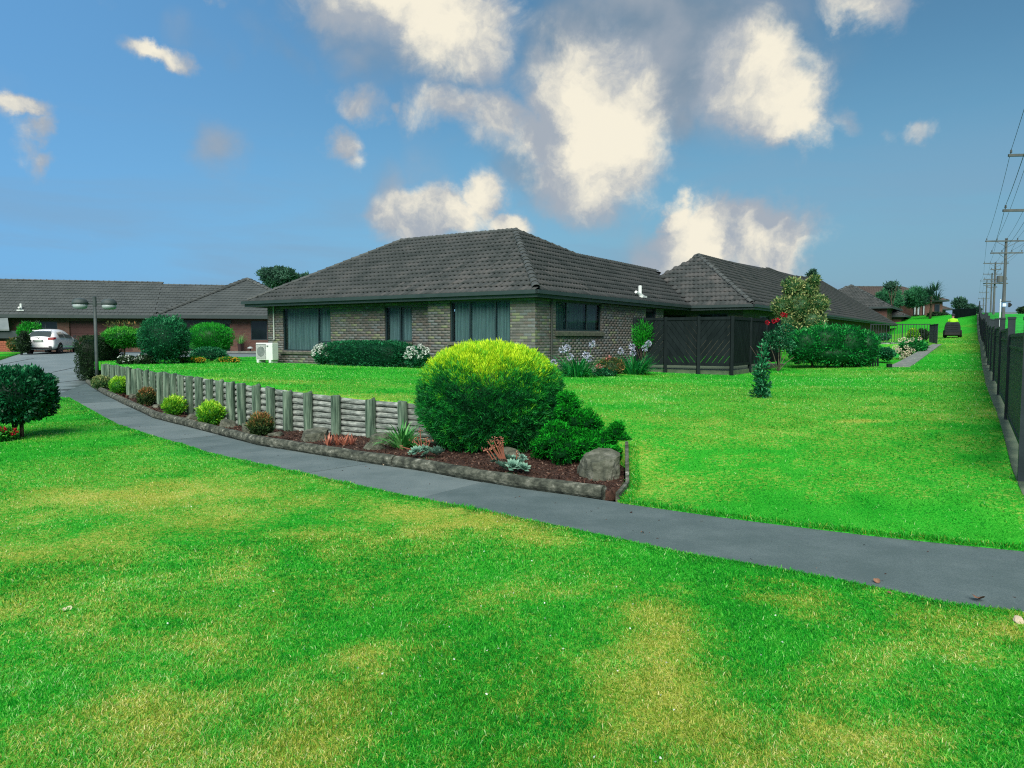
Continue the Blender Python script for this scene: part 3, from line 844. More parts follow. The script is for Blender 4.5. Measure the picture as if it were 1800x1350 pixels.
# driveway joints: thin recessed dark lines where the concrete bays meet
for (p, q) in (((92, 662), (140, 656)), ((92, 674), (152, 668.5)), ((93, 684), (130, 682)), ((0, 655), (60, 648)), ((60, 640), (133, 634))):
    a_, b_ = at_z(*p, .03), at_z(*q, .03)
    pts = np.linspace(a_, b_, 8); z = lo(pts[:, 0], pts[:, 1]) + .0015
    d = norm((b_ - a_)[None])[0]; s = np.array([-d[1], d[0]]) * .035
    V, F = [], []
    for i, (pt, zz) in enumerate(zip(pts, z)):
        V += [(pt[0] - s[0], pt[1] - s[1], zz), (pt[0] + s[0], pt[1] + s[1], zz)]
        if i: F.append((2 * i - 2, 2 * i - 1, 2 * i + 1, 2 * i))
    tag(MB().add(V, F).build('driveway_joint', MAT['joint']), kind='structure')

# ------------------------------------------------------------------ grass blades
def grass(name, poly, zf, upper, n, r0, r1, L, holes=(), half=58, wk=1.0, zoff=.0):
    th = np.radians(rng.uniform(-half, half, n)); r = np.exp(rng.uniform(math.log(r0), math.log(r1), n))
    x, y = r * np.sin(th), r * np.cos(th)
    k = inside(poly, x, y)
    for h in holes: k &= ~inside(h, x, y)
    x, y, r = x[k], y[k], r[k]; n = len(x)
    z = zf(x, y) + zoff
    dry = dryness(x, y, upper)
    clump = fbm(x * 2.3, y * 2.3, 3, 77); fineN = fbm(x * 9, y * 9, 2, 5)
    ln = L * (.50 + .5 * rng.random(n) + .45 * clump) * (1 - .25 * dry) * np.clip(1 + (r - 8) * .03, 1, 1.7)
    wd = wk * .0042 * np.maximum(1, r / 4.2) * (.7 + .6 * rng.random(n))
    a = rng.uniform(0, 6.283, n) ; lean = rng.uniform(.35, 1.25, n) + .3 * (fineN - .5)
    flow = 6.283 * fbm(x * .6, y * .6, 2, 50)
    dx, dy = np.cos(a) * np.sin(lean) + .22 * np.cos(flow), np.sin(a) * np.sin(lean) + .22 * np.sin(flow)
    D = norm(np.c_[dx, dy, np.cos(lean)])
    sa = rng.uniform(0, 6.283, n)
    Sd = np.c_[np.cos(sa), np.sin(sa), np.zeros(n)] * wd[:, None] / 2
    P = np.c_[x, y, z]
    tint = np.clip(.30 + .42 * (fbm(x * .8, y * .8, 4, 13) - .5) * 2 * .6 + .75 * (rng.random(n) - .5) + .3 * (fineN - .5) + (rng.random(n) > .96) * .5 + (.22 * np.clip((r - 9.5) / 4, 0, 1) * np.clip(1.5 * fbm(x * .5, y * .5, 3, 91) - .1, 0, 1) if upper else .06), 0, 1)
    dry = np.where(dry > .02, np.clip(dry * .35 + .75 * (rng.random(n) * 1.05 < dry), 0, 1), 0)
    near = r < 6.5
    i = np.where(near)[0]; out = []
    for sel, seg in ((near, 2), (~near, 1)):
        p, d, s, l = P[sel], D[sel], Sd[sel], ln[sel][:, None]
        if not len(p): continue
        tip = p + d * l; tip[:, 2] -= (l[:, 0] * .18 * rng.random(len(p)))
        if seg == 2:
            m = p + d * l * .55 + np.array([0, 0, 1]) * l * .10
            V = np.stack([p - s, p + s, m + s * .8, m - s * .8, tip + s * .15, tip - s * .15], 1).reshape(-1, 3)
            b = np.arange(len(p))[:, None] * 6
            F = np.concatenate([b + np.array([0, 1, 2, 3]), b + np.array([3, 2, 4, 5])])
            o = add(name, np_mesh(name, V, F, {'tint': np.repeat(tint[sel], 6), 'dry': np.repeat(dry[sel], 6)}), None, MAT['grass'])
        else:
            V = np.stack([p - s, p + s, tip], 1).reshape(-1, 3)
            F = np.arange(3 * len(p)).reshape(-1, 3)
            o = add(name, np_mesh(name, V, F, {'tint': np.repeat(tint[sel], 3), 'dry': np.repeat(dry[sel], 3)}), None, MAT['grass'])
        o['kind'] = 'stuff'

def fringe(line, side, zf, L, per_m, upper, reach=.10):
    """taller blades along a lawn rim, leaning out over the path"""
    P = along(line, 900); seg = np.linalg.norm(np.diff(P, axis=0), axis=1).sum()
    n = int(per_m * seg)
    k = rng.integers(1, len(P) - 1, n)
    t = P[k + 0] - P[k - 1]; t = t / np.linalg.norm(t, axis=1)[:, None]
    nrm = np.c_[-t[:, 1], t[:, 0]] * side
    q = P[k] + nrm * rng.uniform(-.015, reach, n)[:, None] + t * rng.uniform(-.02, .02, n)[:, None]
    r = np.hypot(q[:, 0], q[:, 1])
    wild = fbm(q[:, 0] * 2.5, q[:, 1] * 2.5, 3, 61)
    D = norm(np.c_[-nrm * rng.uniform(-.35, 1.0, n)[:, None] + rng.normal(0, .35, (n, 2)), rng.uniform(.35, 1.2, n)])
    ln = L * (.4 + .6 * rng.random(n) + .9 * np.clip(wild - .45, 0, 1) * 2)[:, None]
    wd = .0042 * np.maximum(1, r / 4.2); sa = rng.uniform(0, 6.283, n)
    s = np.c_[np.cos(sa), np.sin(sa), 0 * sa] * wd[:, None] / 2
    p = np.c_[q, zf(q[:, 0], q[:, 1])]
    m = p + D * ln * .5; tip = p + D * ln; tip[:, 2] -= ln[:, 0] * .3
    tip[:, 2] = np.maximum(tip[:, 2], p[:, 2] + .004)
    V = np.stack([p - s, p + s, m + s * .8, m - s * .8, tip + s * .15, tip - s * .15], 1).reshape(-1, 3)
    b = np.arange(n)[:, None] * 6
    F = np.concatenate([b + np.array([0, 1, 2, 3]), b + np.array([3, 2, 4, 5])])
    tint = np.clip(.35 + .5 * (rng.random(n) - .5) + (rng.random(n) > .95) * .4, 0, 1)
    dry = np.clip((rng.random(n) > .88) * rng.random(n), 0, 1)
    o = add('edge_grass', np_mesh('edge_grass', V, F, {'tint': np.repeat(tint, 6), 'dry': np.repeat(dry, 6)}), None, MAT['grass'])
    o['kind'] = 'stuff'

BUILT = [[(-13, 31), (-1, 23.6), (9, 36), (-4, 46)], [(3.3, 25.6), (6.9, 23.1), (12.3, 31.6), (8.5, 34)]]
grass('front_grass', FRONT, lo, False, 1150000, 1.9, 26, .029, zoff=.01)
grass('upper_grass', UPPER, upx, True, 520000, 5.0, 60, .031, holes=[YARD] + BUILT)
grass('side_grass', LEFTL, lo, False, 60000, 20, 50, .05, zoff=.03)
grass('yard_grass', YARD, yard_z, True, 26000, 24, 40, .05)
grass('verge_grass', VERGE, upx, True, 90000, 5.0, 70, .06)
fringe(PL[1:-1], 1, lo, .05, 700, False)
fringe(PU[1:iu + 1], -1, upx, .075, 1000, True, .12)
fringe(CORNER, 1, up, .07, 500, True, .15)

# ------------------------------------------------------------------ planting bed: kerb logs, bark, retaining wall, edging
kerb = thing('log_kerb', 'weathered round log edging along the mulch bed beside the curved path', 'log kerb')
KL = along([PU[i] for i in range(iu + 1, len(PU))], 400)
t = np.gradient(KL, axis=0); t = t / np.linalg.norm(t, axis=1)[:, None]
KC = KL + np.c_[t[:, 1], -t[:, 0]] * .045
ks = np.r_[0, np.cumsum(np.linalg.norm(np.diff(KC, axis=0), axis=1))]
s0 = -.06
rr = random.Random(3)
while s0 < ks[-1] - .3:
    ln = rr.uniform(2.5, 3.3) if s0 > 0 else 3.2
    e = min(s0 + ln, ks[-1])
    q = np.linspace(s0, e - .018, 16)
    px_, py_ = np.interp(q, ks, KC[:, 0]), np.interp(q, ks, KC[:, 1])
    if s0 < 0:
        d = KC[0] - KC[4]; d /= np.linalg.norm(d); px_[0], py_[0] = KC[0] + d * .06
    base = rr.uniform(.074, .082)
    pts = [(x, y, float(z) + .066 + rr.uniform(-.003, .003)) for x, y, z in zip(px_, py_, lo(px_, py_))]
    MB().tube(pts, [base * (1 + rr.uniform(-.05, .05)) for _ in pts], 14).build('log', MAT['log'], kerb, smooth=False)
    s0 = e

# bark chips
n = 26000
u = rng.random(n); j = rng.integers(0, len(KC) - 1, n)
wx_, wy_ = np.interp(np.linspace(0, 1, 400), np.linspace(0, 1, len(WL)), [p[0] for p in WL[::-1]]), np.interp(np.linspace(0, 1, 400), np.linspace(0, 1, len(WL)), [p[1] for p in WL[::-1]])
kd = np.exp(rng.uniform(math.log(7.4), math.log(25), n * 3)); th = np.radians(rng.uniform(-38, 14, n * 3))
bx, by = kd * np.sin(th), kd * np.cos(th); k = inside(BED, bx, by); bx, by = bx[k][:n], by[k][:n]
P = np.c_[bx, by, lo(bx, by) + .04 + .05 * fbm(bx * 3, by * 3, 3, 2)]
D = unit(len(P)); D[:, 2] = np.abs(D[:, 2]) * .35; D = norm(D)
V, F, T = leaves(P, D, rng.uniform(.02, .055, len(P)) * np.maximum(1, np.hypot(bx, by) / 11), rng.uniform(.010, .022, len(P)) * np.maximum(1, np.hypot(bx, by) / 11), rng.random(len(P)), fold=.1)
tag(add('bark_chips', np_mesh('bark_chips', V, F, {'tint': T}), None, MAT['chip']), kind='stuff')

wall = thing('retaining_wall', 'curved timber retaining wall of upright round posts holding up the lawn', 'retaining wall')
rr = random.Random(11)
for i, (x, y, zt) in enumerate(POSTS):
    r0 = rr.uniform(.077, .088)
    zb = float(lo(x, y)[0]) - .1
    h = zt + rr.uniform(-.012, .02)
    pts = [(x + rr.uniform(-.004, .004), y, zb + (h - zb) * k / 6) for k in range(7)] + [(x, y, h + .006)]
    MB().tube(pts, [r0 * (1 + rr.uniform(-.02, .02)) for _ in range(7)] + [r0 * .9], 14).build('post', MAT['post'], wall)
for i in range(len(POSTS) - 1):
    (x0, y0, za), (x1, y1, zb) = POSTS[i], POSTS[i + 1]
    d = Vector((x1 - x0, y1 - y0, 0)); l = d.length; d.normalize(); back = Vector((-d.y, d.x, 0))
    if back.y < 0: back = -back
    top = (za + zb) / 2 - .02; rows = 7; bot = float(lo((x0 + x1) / 2, (y0 + y1) / 2)[0]) + .02
    hh = (top - bot) / rows
    for k in range(rows):
        r0 = hh * .5 * rr.uniform(.97, 1.06)
        a = Vector((x0, y0, 0)) + back * .10 + d * rr.uniform(.0, .02); b = Vector((x1, y1, 0)) + back * .10 - d * .006
        zc = bot + hh * (k + .5)
        c = a.lerp(b, .5); sg = rr.uniform(-.006, .006)
        MB().tube([(a.x, a.y, zc + (za - zb) / 2 * (k + .5) / rows), (c.x, c.y, zc + sg), (b.x, b.y, zc - (za - zb) / 2 * (k + .5) / rows)], [r0, r0 * rr.uniform(.94, 1.03), r0], 10).build('log', MAT['rail'], wall)
# edging board down the open end of the bed
ed = thing('edging_board', 'grey timber edging board closing the open end of the mulch bed beside the rock', 'edging board')
m = MB()
for (a, b) in ((CORNER[0], CORNER[1]), (CORNER[1], CORNER[2])):
    a3, b3 = Vector((a[0], a[1], 0)), Vector((b[0], b[1], 0)); d = (b3 - a3).normalized(); s = Vector((-d.y, d.x, 0)) * .02
    za, zb = float(up(*a)[0]) + .05, float(up(*b)[0]) + .05
    V = []
    for q, z in ((a3, za), (b3, zb)):
        V += [(q.x - s.x, q.y - s.y, -.1), (q.x + s.x, q.y + s.y, -.1), (q.x + s.x, q.y + s.y, z), (q.x - s.x, q.y - s.y, z)]
    MB().add(V, [(0, 1, 2, 3), (7, 6, 5, 4), (0, 4, 5, 1), (1, 5, 6, 2), (2, 6, 7, 3), (3, 7, 4, 0)]).build('board', MAT['log'], ed)
# ------------------------------------------------------------------ houses
TW, TLEN = .21, .365
def tile_geo(w=TW, full=True, amp=.042):
    wv = [0, amp * .3, amp, amp * .3, 0] if full else [0, amp * .7, 0]
    k = len(wv) - 1
    V = []
    for i, z in enumerate(wv):
        x = w * i / k
        V += [(x, 0, z + .046), (x, TLEN + .03, z - .004), (x, .006, z - .008)]
    F = []
    for i in range(k):
        a, b = 3 * i, 3 * i + 3
        F += [(a, b, b + 1, a + 1), (a + 2, b + 2, b, a)]
    return np.array(V, float), np.array(F)

class House:
    def __init__(s, name, label, cat, loc, rz, group=None):
        s.root = thing(name, label, cat, loc, rz, group)
        s.mw = Matrix.Translation(loc) @ Matrix.Rotation(rz, 4, 'Z'); s.inv = s.mw.inverted()
        s.tiles, s.bricks = [], []
        s.roof = None
    def pix(s, px, py, axis, val):
        """local point where the sight line of a pixel meets the local plane axis = val"""
        c = s.inv @ Vector((0, 0, CAM_Z)); d = s.inv.to_3x3() @ Vector(ray(px, py))
        return c + d * ((val - c[axis]) / d[axis])
    def pix_plane(s, px, py, p0, n):
        c = s.inv @ Vector((0, 0, CAM_Z)); d = s.inv.to_3x3() @ Vector(ray(px, py))
        return c + d * ((p0 - c).dot(n) / d.dot(n))
    def face(s, pts, tiled=True, w=TW):
        pts = [Vector(p) for p in pts]
        e = (pts[1] - pts[0]).normalized()
        n = Vector((0, 0, 0))
        for i in range(1, len(pts) - 1): n += (pts[i] - pts[0]).cross(pts[i + 1] - pts[0])
        n.normalize()
        if n.z < 0: n = -n
        u = n.cross(e)
        MBs = s.deckmb
        MBs.add([p - n * .02 for p in pts], [tuple(range(len(pts)))])
        MBs.add([p - n * .06 for p in pts], [tuple(range(len(pts)))[::-1]])
        if not tiled: return
        poly = [((p - pts[0]).dot(e), (p - pts[0]).dot(u)) for p in pts]
        P = np.array(poly); a0, b0 = P.min(0); a1, b1 = P.max(0)
        for r in range(int((b1 - b0) / TLEN) + 1):
            b = b0 + r * TLEN - (.03 if r == 0 else 0)
            av = np.arange(a0 - (w / 2 if r % 2 else 0), a1, w)
            k = inside(P, av + w / 2, np.full(len(av), b + TLEN * .42))
            for a in av[k]:
                o = pts[0] + e * a + u * b
                s.tiles.append((o, e, u, n))
    def start_roof(s): s.deckmb = MB()
    def end_roof(s, mat_tile, nobj=300, w=TW, deck=None, full=True, amp=.042):
        s.roof = s.deckmb.build('roof', deck or MAT['deck'], s.root)
        if not s.tiles: return
        V0, F0 = tile_geo(w, full, amp)
        T = s.tiles
        dist = [((s.mw @ t[0]) - Vector((0, 0, CAM_Z))).length for t in T]
        order = np.argsort(dist)
        if nobj:
            me = np_mesh('tile', V0, F0); me.materials.append(mat_tile)
            for i in order[:nobj]:
                o, e, u, n = T[i]
                ob = add('tile', me, s.roof)
                j = rng.uniform(-.004, .004)
                ob.matrix_local = Matrix(((e.x, u.x, n.x, o.x), (e.y, u.y, n.y, o.y), (e.z, u.z, n.z, o.z + j), (0, 0, 0, 1)))
        rest = order[nobj:]
        if len(rest):
            O = np.array([T[i][0][:] for i in rest]); O[:, 2] += rng.uniform(-.004, .004, len(O))
            B = np.array([[T[i][1][:], T[i][2][:], T[i][3][:]] for i in rest])
            V = O[:, None] + np.einsum('vk,tkj->tvj', V0, B)
            F = F0[None] + (np.arange(len(rest)) * len(V0))[:, None, None]
            ob = add('tiles', np_mesh('tiles', V.reshape(-1, 3), F.reshape(-1, 4)), s.roof, mat_tile); ob['kind'] = 'stuff'
    def caps(s, p, q, rad=.10, mat=None, ln=.37, skip=0):
        p, q = Vector(p), Vector(q); d = q - p; L = d.length; d.normalize()
        side = d.cross(Vector((0, 0, 1))).normalized(); nz = side.cross(d)
        key = (round(rad, 3), round(ln, 3))
        if not hasattr(s, 'capme'): s.capme = {}
        if key not in s.capme:
            V, F = [], []
            for i, (x, r) in enumerate(((0, rad), (0, rad * 1.12), (.05, rad * 1.12), (.055, rad), (ln + .03, rad * .93))):
                for k in range(7):
                    a = math.pi * k / 6; V.append((x, math.cos(a) * r * 1.15, math.sin(a) * r * .85 + (.0 if i < 4 else -.012)))
            for i in range(4):
                for k in range(6): F.append((i * 7 + k, (i + 1) * 7 + k, (i + 1) * 7 + k + 1, i * 7 + k + 1))
            me = bpy.data.meshes.new('ridge_cap'); me.from_pydata(V, [], F); me.materials.append(mat or MAT['cap']); s.capme[key] = me
        k = max(1, int(L / ln))
        for i in range(skip, k):
            o = p + d * (L * i / k)
            ob = add('ridge_cap', s.capme[key], s.roof)
            ob.matrix_local = Matrix(((d.x, side.x, nz.x, o.x), (d.y, side.y, nz.y, o.y), (d.z, side.z, nz.z, o.z - .015), (0, 0, 0, 1)))
    def bar(s, name, p, q, wd, ht, mat, out=(0, 0), parent=None):
        """a beam from p to q, its top at p.z, pushed sideways by out"""
        p, q = Vector(p), Vector(q); d = (q - p); d.z = 0; d.normalize(); o = Vector((out[0], out[1], 0))
        V = []
        for c in (p, q):
            for a, z in ((0, 0), (wd, 0), (wd, -ht), (0, -ht)): V.append(c + o * a + Vector((0, 0, z)))
        return MB().add(V, [(0, 1, 2, 3), (7, 6, 5, 4), (0, 4, 5, 1), (1, 5, 6, 2), (2, 6, 7, 3), (3, 7, 4, 0)]).build(name, mat, parent or s.root)
    def wall(s, p, q, z0, z1, th, openings, mat, brick=True):
        """wall from p to q, seen with p on the left; openings are (a0, a1, z0, z1) along it"""
        p, q = Vector((*p, 0)), Vector((*q, 0)); e = (q - p); L = e.length; e.normalize(); n = Vector((e.y, -e.x, 0))
        m = Matrix(((e.x, -n.x, 0, p.x), (e.y, -n.y, 0, p.y), (0, 0, 1, 0), (0, 0, 0, 1)))
        A = sorted({0.0, L, *[x for o in openings for x in o[:2]]}); Z = sorted({z0, z1, *[x for o in openings for x in o[2:]]})
        mb = MB()
        for i in range(len(A) - 1):
            zs = None
            for k in range(len(Z) - 1):
                am, zm = (A[i] + A[i + 1]) / 2, (Z[k] + Z[k + 1]) / 2
                solid = not any(o[0] < am < o[1] and o[2] < zm < o[3] for o in openings)
                if solid and zs is None: zs = Z[k]
                if (not solid) and zs is not None: mb.box((A[i], 0, zs), (A[i + 1], th, Z[k]), m); zs = None
            if zs is not None: mb.box((A[i], 0, zs), (A[i + 1], th, Z[-1]), m)
        w = mb.build('wall', mat, s.root)
        if brick:
            row = 0; z = z0 + .005
            rr = random.Random(int(p.x * 100 + q.y * 17))
            while z + .084 < z1:
                a = 0.0 if row % 2 == 0 else -.145
                while a < L:
                    x0, x1 = max(a, .002), min(a + .28, L - .002)
                    spans = [(x0, x1)]
                    for o in openings:
                        if o[2] < z + .05 and o[3] > z + .026:
                            ns = []
                            for u0, u1 in spans:
                                if o[1] <= u0 or o[0] >= u1: ns.append((u0, u1))
                                else:
                                    if u0 < o[0]: ns.append((u0, o[0]))
                                    if u1 > o[1]: ns.append((o[1], u1))
                            spans = ns
                    for u0, u1 in spans:
                        if u1 - u0 > .03:
                            j = rr.uniform(-.002, .002)
                            c = m @ Vector(((u0 + u1) / 2, .012 + j, z + .042))
                            k = rr.choices(range(5), (38, 29, 14, 11, 8))[0]
                            s.bricks.append((c, e, n, u1 - u0, k, w))
                    a += .29
                z += .094; row += 1
        return w
    def end_bricks(s, nobj=300):
        if not s.bricks: return
        V0 = np.array([(x, y, z) for x in (-.5, .5) for y in (-.5, .5) for z in (-.5, .5)]) * 1.0
        F0 = np.array([(0, 1, 5, 4), (0, 2, 3, 1), (4, 5, 7, 6), (1, 3, 7, 5), (0, 4, 6, 2)])
        MES = []
        for k in range(5):
            me = np_mesh('brick', V0, F0); me.materials.append(BRICKS[k]); MES.append(me)
        dist = np.array([((s.mw @ b[0]) - Vector((0, 0, CAM_Z))).length for b in s.bricks]); order = np.argsort(dist)
        for i in order[:nobj]:
            c, e, n, l, k, w = s.bricks[i]
            ob = add('brick', MES[k], w)
            ob.matrix_local = Matrix(((e.x * l, -n.x * .04, 0, c.x), (e.y * l, -n.y * .04, 0, c.y), (0, 0, .084, c.z), (0, 0, 0, 1)))
        rest = [s.bricks[i] for i in order[nobj:]]
        by = {}
        for b in rest: by.setdefault(b[5].name, []).append(b)
        for wn, lst in by.items():
            V, F, mi = [], [], []
            for c, e, n, l, k, w in lst:
                B = np.array([[e.x * l, e.y * l, 0], [-n.x * .04, -n.y * .04, 0], [0, 0, .084]])
                F.append(F0 + len(V) * 8); V.append(np.array(c[:]) + V0 @ B); mi += [k] * 5
            me = np_mesh('bricks', np.concatenate(V), np.concatenate(F))
            for bm_ in BRICKS: me.materials.append(bm_)
            me.polygons.foreach_set('material_index', np.array(mi, np.int32))
            ob = add('bricks', me, lst[0][5]); ob['kind'] = 'stuff'
    def window(s, p, e, width, z0, z1, mull=(), trans=(), curtain=True, rec=.05, seed=1, folds=9, curmat=None, fw=.05):
        """framed window; p = left foot on the wall face, e = direction to the right; trans = (a0, a1, z)"""
        e = Vector((*e, 0)).normalized(); n = Vector((e.y, -e.x, 0)); p = Vector((p[0], p[1], 0)) - n * rec
        m = Matrix(((e.x, -n.x, 0, p.x), (e.y, -n.y, 0, p.y), (0, 0, 1, 0), (0, 0, 0, 1)))
        mb = MB(); d0, d1 = 0, .07
        mb.box((0, d0, z0), (fw, d1, z1), m).box((width - fw, d0, z0), (width, d1, z1), m)
        mb.box((fw, d0, z0), (width - fw, d1, z0 + fw), m).box((fw, d0, z1 - fw), (width - fw, d1, z1), m)
        for a in mull: mb.box((a - .03, d0 + .004, z0 + fw), (a + .03, d1 - .004, z1 - fw), m)
        for a0, a1, z in trans: mb.box((a0 + .03, d0 + .006, z - .025), (a1 - .03, d1 - .006, z + .025), m)
        w = mb.build('window', MAT['frame'], s.root)
        cuts = [fw, *mull, width - fw]
        for i in range(len(cuts) - 1):
            a0, a1 = cuts[i] + (.03 if i else 0), cuts[i + 1] - (.03 if i < len(cuts) - 2 else 0)
            MB().add([m @ Vector(q) for q in ((a0, .03, z0 + fw), (a1, .03, z0 + fw), (a1, .03, z1 - fw), (a0, .03, z1 - fw))], [(0, 1, 2, 3)]).build('pane', MAT['glass'] if curtain else MAT['dark_glass'], w)
        if curtain:
            V, F = [], []
            rr = random.Random(seed); K = int(width * folds * 6); ph = 0
            for k in range(K + 1):
                a = .02 + (width - .04) * k / K; ph += rr.uniform(.35, .95)
                y = .18 + .045 * math.sin(ph) + .008 * math.sin(ph * .37)
                V += [m @ Vector((a, y, z0 + .02)), m @ Vector((a + .006 * math.sin(k), y * .98, z1 - .02))]
                if k: F.append((2 * k - 2, 2 * k, 2 * k + 1, 2 * k - 1))
            MB().add(V, F).build('curtain', curmat or MAT['curtain'], w, smooth=True)
            MB().add([m @ Vector(q) for q in ((-.05, .30, z0 - .05), (width + .05, .30, z0 - .05), (width + .05, .30, z1 + .05), (-.05, .30, z1 + .05))], [(0, 1, 2, 3)]).build('dark_room_sheet', MAT['soffit'], w)  # sheet behind the curtain, coloured dark to stand for the unlit room
        return w

# ---- the villa in the middle ------------------------------------------------
AX = math.atan2(-.5417, .8406)
EC = at_y(944, 510, 22.9)
H = House('brick_villa', 'low brick villa with dark tiled hip roof standing behind the retaining wall and golden conifer', 'house', (EC[0], EC[1], .66), AX)
EV = EC[2] - .66; RISE = 2.76
H.start_roof()
LX = -13.9
apex, ridge_l = (-4.0, 5.0, EV + RISE), (-9.85, 5.0, EV + RISE)
K = (-2.88, 8.16, EV + 1.985); V2 = (-2.88, 17.5, EV + 1.985)
H.face([(LX, 0, EV), (0, 0, EV), apex, ridge_l])
H.face([(0, 0, EV), (0, 13.8, EV), (-2.88, 16.5, EV + 1.985), K, apex])
H.face([(LX, 10, EV), (LX, 0, EV), ridge_l], tiled=False)
H.face([(-5.8, 10, EV), (LX, 10, EV), ridge_l, apex, K], tiled=False)
H.face([(-5.8, 17.5, EV), (-5.8, 8.2, EV), K, V2], tiled=False)
H.end_roof(MAT['tile'], amp=.036)
H.caps((-.06, .06, EV + .10), apex, .115)
H.caps(ridge_l, apex, .10)
H.caps((LX + .06, .06, EV + .08), ridge_l, .10)
H.caps(apex, K, .10); H.caps(K, (-2.88, 17.0, EV + 1.985), .10)
H.caps((LX + .1, 9.9, EV + .06), ridge_l, .10)
# fascia and gutter
H.bar('gutter', (LX - .12, -.02, EV + .015), (.12, -.02, EV + .015), .11, .12, MAT['fascia'], (0, -1))
H.bar('gutter', (.02, -.13, EV + .015), (.02, 13.7, EV + .015), .11, .12, MAT['fascia'], (1, 0))
H.bar('fascia', (LX - .02, 0, EV - .012), (.02, 0, EV - .012), .03, .20, MAT['fascia'], (0, -1))
H.bar('fascia', (.0, -.028, EV - .014), (.0, 13.75, EV - .014), .03, .20, MAT['fascia'], (1, 0))
H.bar('fascia', (LX, 10, EV - .012), (LX, 0, EV - .012), .03, .20, MAT['fascia'], (-1, 0))
MB().box((LX + .01, .01, EV - .19), (-.01, 3.0, EV - .165)).build('soffit', MAT['soffit'], H.root)
MB().box((-3.0, 3.0, EV - .19), (-.01, 13.7, EV - .166)).build('soffit', MAT['soffit'], H.root)
WY, PY, WX = .65, .35, -.28
ZT = EV - .19
def fx(px, Yp): return H.pix(px, 560, 1, Yp).x
def fz(px, py, Yp): return H.pix(px, py, 1, Yp).z
# main front wall, with its big corner window and the two-pane window
xl, xs = -13.35, fx(752, PY)
w1a, w1b, w1m = fx(497, WY), fx(581, WY), fx(558, WY)
w1z0, w1z1 = fz(540, 617, WY), fz(540, 540, WY)
w2a, w2b, w2m = fx(676, WY), fx(724, WY), fx(702, WY)
w2z0, w2z1 = fz(700, 601, WY), fz(700, 538, WY)
H.wall((xl, WY), (xs, WY), -.15, ZT, .24, [(w1a - xl, w1b - xl, w1z0, w1z1), (w2a - xl, w2b - xl, w2z0, w2z1)], MAT['mortar'])
H.window((w1a, WY), (1, 0), w1b - w1a, w1z0, w1z1, [w1m - w1a], [(w1m - w1a, w1b - w1a, fz(570, 601, WY))], seed=3, rec=.03)
H.window((w2a, WY), (1, 0), w2b - w2a, w2z0, w2z1, [w2m - w2a], seed=4)
# ledge and brick bay under the big window
MB().box((fx(492, WY - .25), WY - .30, w1z0 - .12), (w1b + .05, WY - .013, w1z0 - .03)).build('window_sill', MAT['sill'], H.root)
H.wall((w1a - .05, WY - .22), (w1b, WY - .22), -.15, w1z0 - .125, .20, [], MAT['mortar'])
MB().box((w2a - .05, WY - .07, w2z0 - .085), (w2b + .05, WY - .013, w2z0 - .003)).build('window_sill', MAT['sill'], H.root)
# projecting front bay with the three-pane window
w3a, w3b = fx(791, PY), fx(897, PY); w3m = [fx(824, PY) - w3a, fx(869, PY) - w3a]
w3z0, w3z1 = fz(845, 602, PY), fz(845, 528, PY)
H.wall((xs, PY), (WX, PY), -.15, ZT, .24, [(w3a - xs, w3b - xs, w3z0, w3z1)], MAT['mortar'])
H.wall((xs, WY), (xs, PY + .24), -.15, ZT, .10, [], MAT['mortar'], brick=False)
H.window((w3a, PY), (1, 0), w3b - w3a, w3z0, w3z1, w3m, seed=5, folds=11)
def brick_sill(a, b, z, face):
    k = int((b - a) / .115)
    sl = MB()
    for i in range(k):
        u0, u1 = a + (b - a) * i / k + .004, a + (b - a) * (i + 1) / k - .004
        if face == 0: sl = MB().add([(u0, PY - .10, z - .085), (u1, PY - .10, z - .085), (u1, PY - .01, z - .09), (u0, PY - .01, z - .09), (u0, PY - .10, z - .03), (u1, PY - .10, z - .03), (u1, PY - .01, z), (u0, PY - .01, z)], [(0, 3, 2, 1), (4, 5, 6, 7), (0, 1, 5, 4), (1, 2, 6, 5), (3, 0, 4, 7)])
        else: sl = MB().add([(WX + .10, u0, z - .16), (WX + .10, u1, z - .16), (WX + .012, u1, z - .17), (WX + .012, u0, z - .17), (WX + .10, u0, z - .04), (WX + .10, u1, z - .04), (WX + .012, u1, z), (WX + .012, u0, z)], [(0, 3, 2, 1), (4, 5, 6, 7), (0, 1, 5, 4), (1, 2, 6, 5), (3, 0, 4, 7)])
        sl.build('sill_brick', MAT['sill'], H.root)
brick_sill(w3a - .06, w3b + .06, w3z0 - .004, 0)
# right-hand wall
def ry(px): return H.pix(px, 560, 0, WX).y
def rz_(px, py): return H.pix(px, py, 0, WX).z
w4a, w4b = ry(977), ry(1057); w4m = [ry(999) - w4a, ry(1034) - w4a]; w4z0, w4z1 = rz_(1015, 582), rz_(1015, 531)
w5a, w5b = ry(1135), ry(1153); yend = ry(1166)
w5z1 = rz_(1144, 541); y0 = PY
H.wall((WX, y0 + .002), (WX, yend), -.15, ZT, .24, [(w4a - y0, w4b - y0, w4z0, w4z1), (w5a - y0, w5b - y0, 1.0, w5z1)], MAT['mortar'])
H.window((WX, w4a), (0, 1), w4b - w4a, w4z0, w4z1, w4m, seed=6)
H.window((WX, w5a), (0, 1), w5b - w5a, 1.0, w5z1, curtain=False)
brick_sill(w4a - .06, w4b + .10, w4z0 - .004, 1)
MB().box((WX - .5, yend - .2, -.1), (WX - .01, yend, ZT)).build('wall_return', MAT['mortar'], H.root)
# porch recess beyond
MB().box((-2.45, yend - .19, -.1), (-2.25, 14.3, ZT)).build('porch_wall', MAT['dimbrick'], H.root)
H.window((-2.25, yend + .3), (0, 1), 1.4, .05, 2.1, curtain=False)
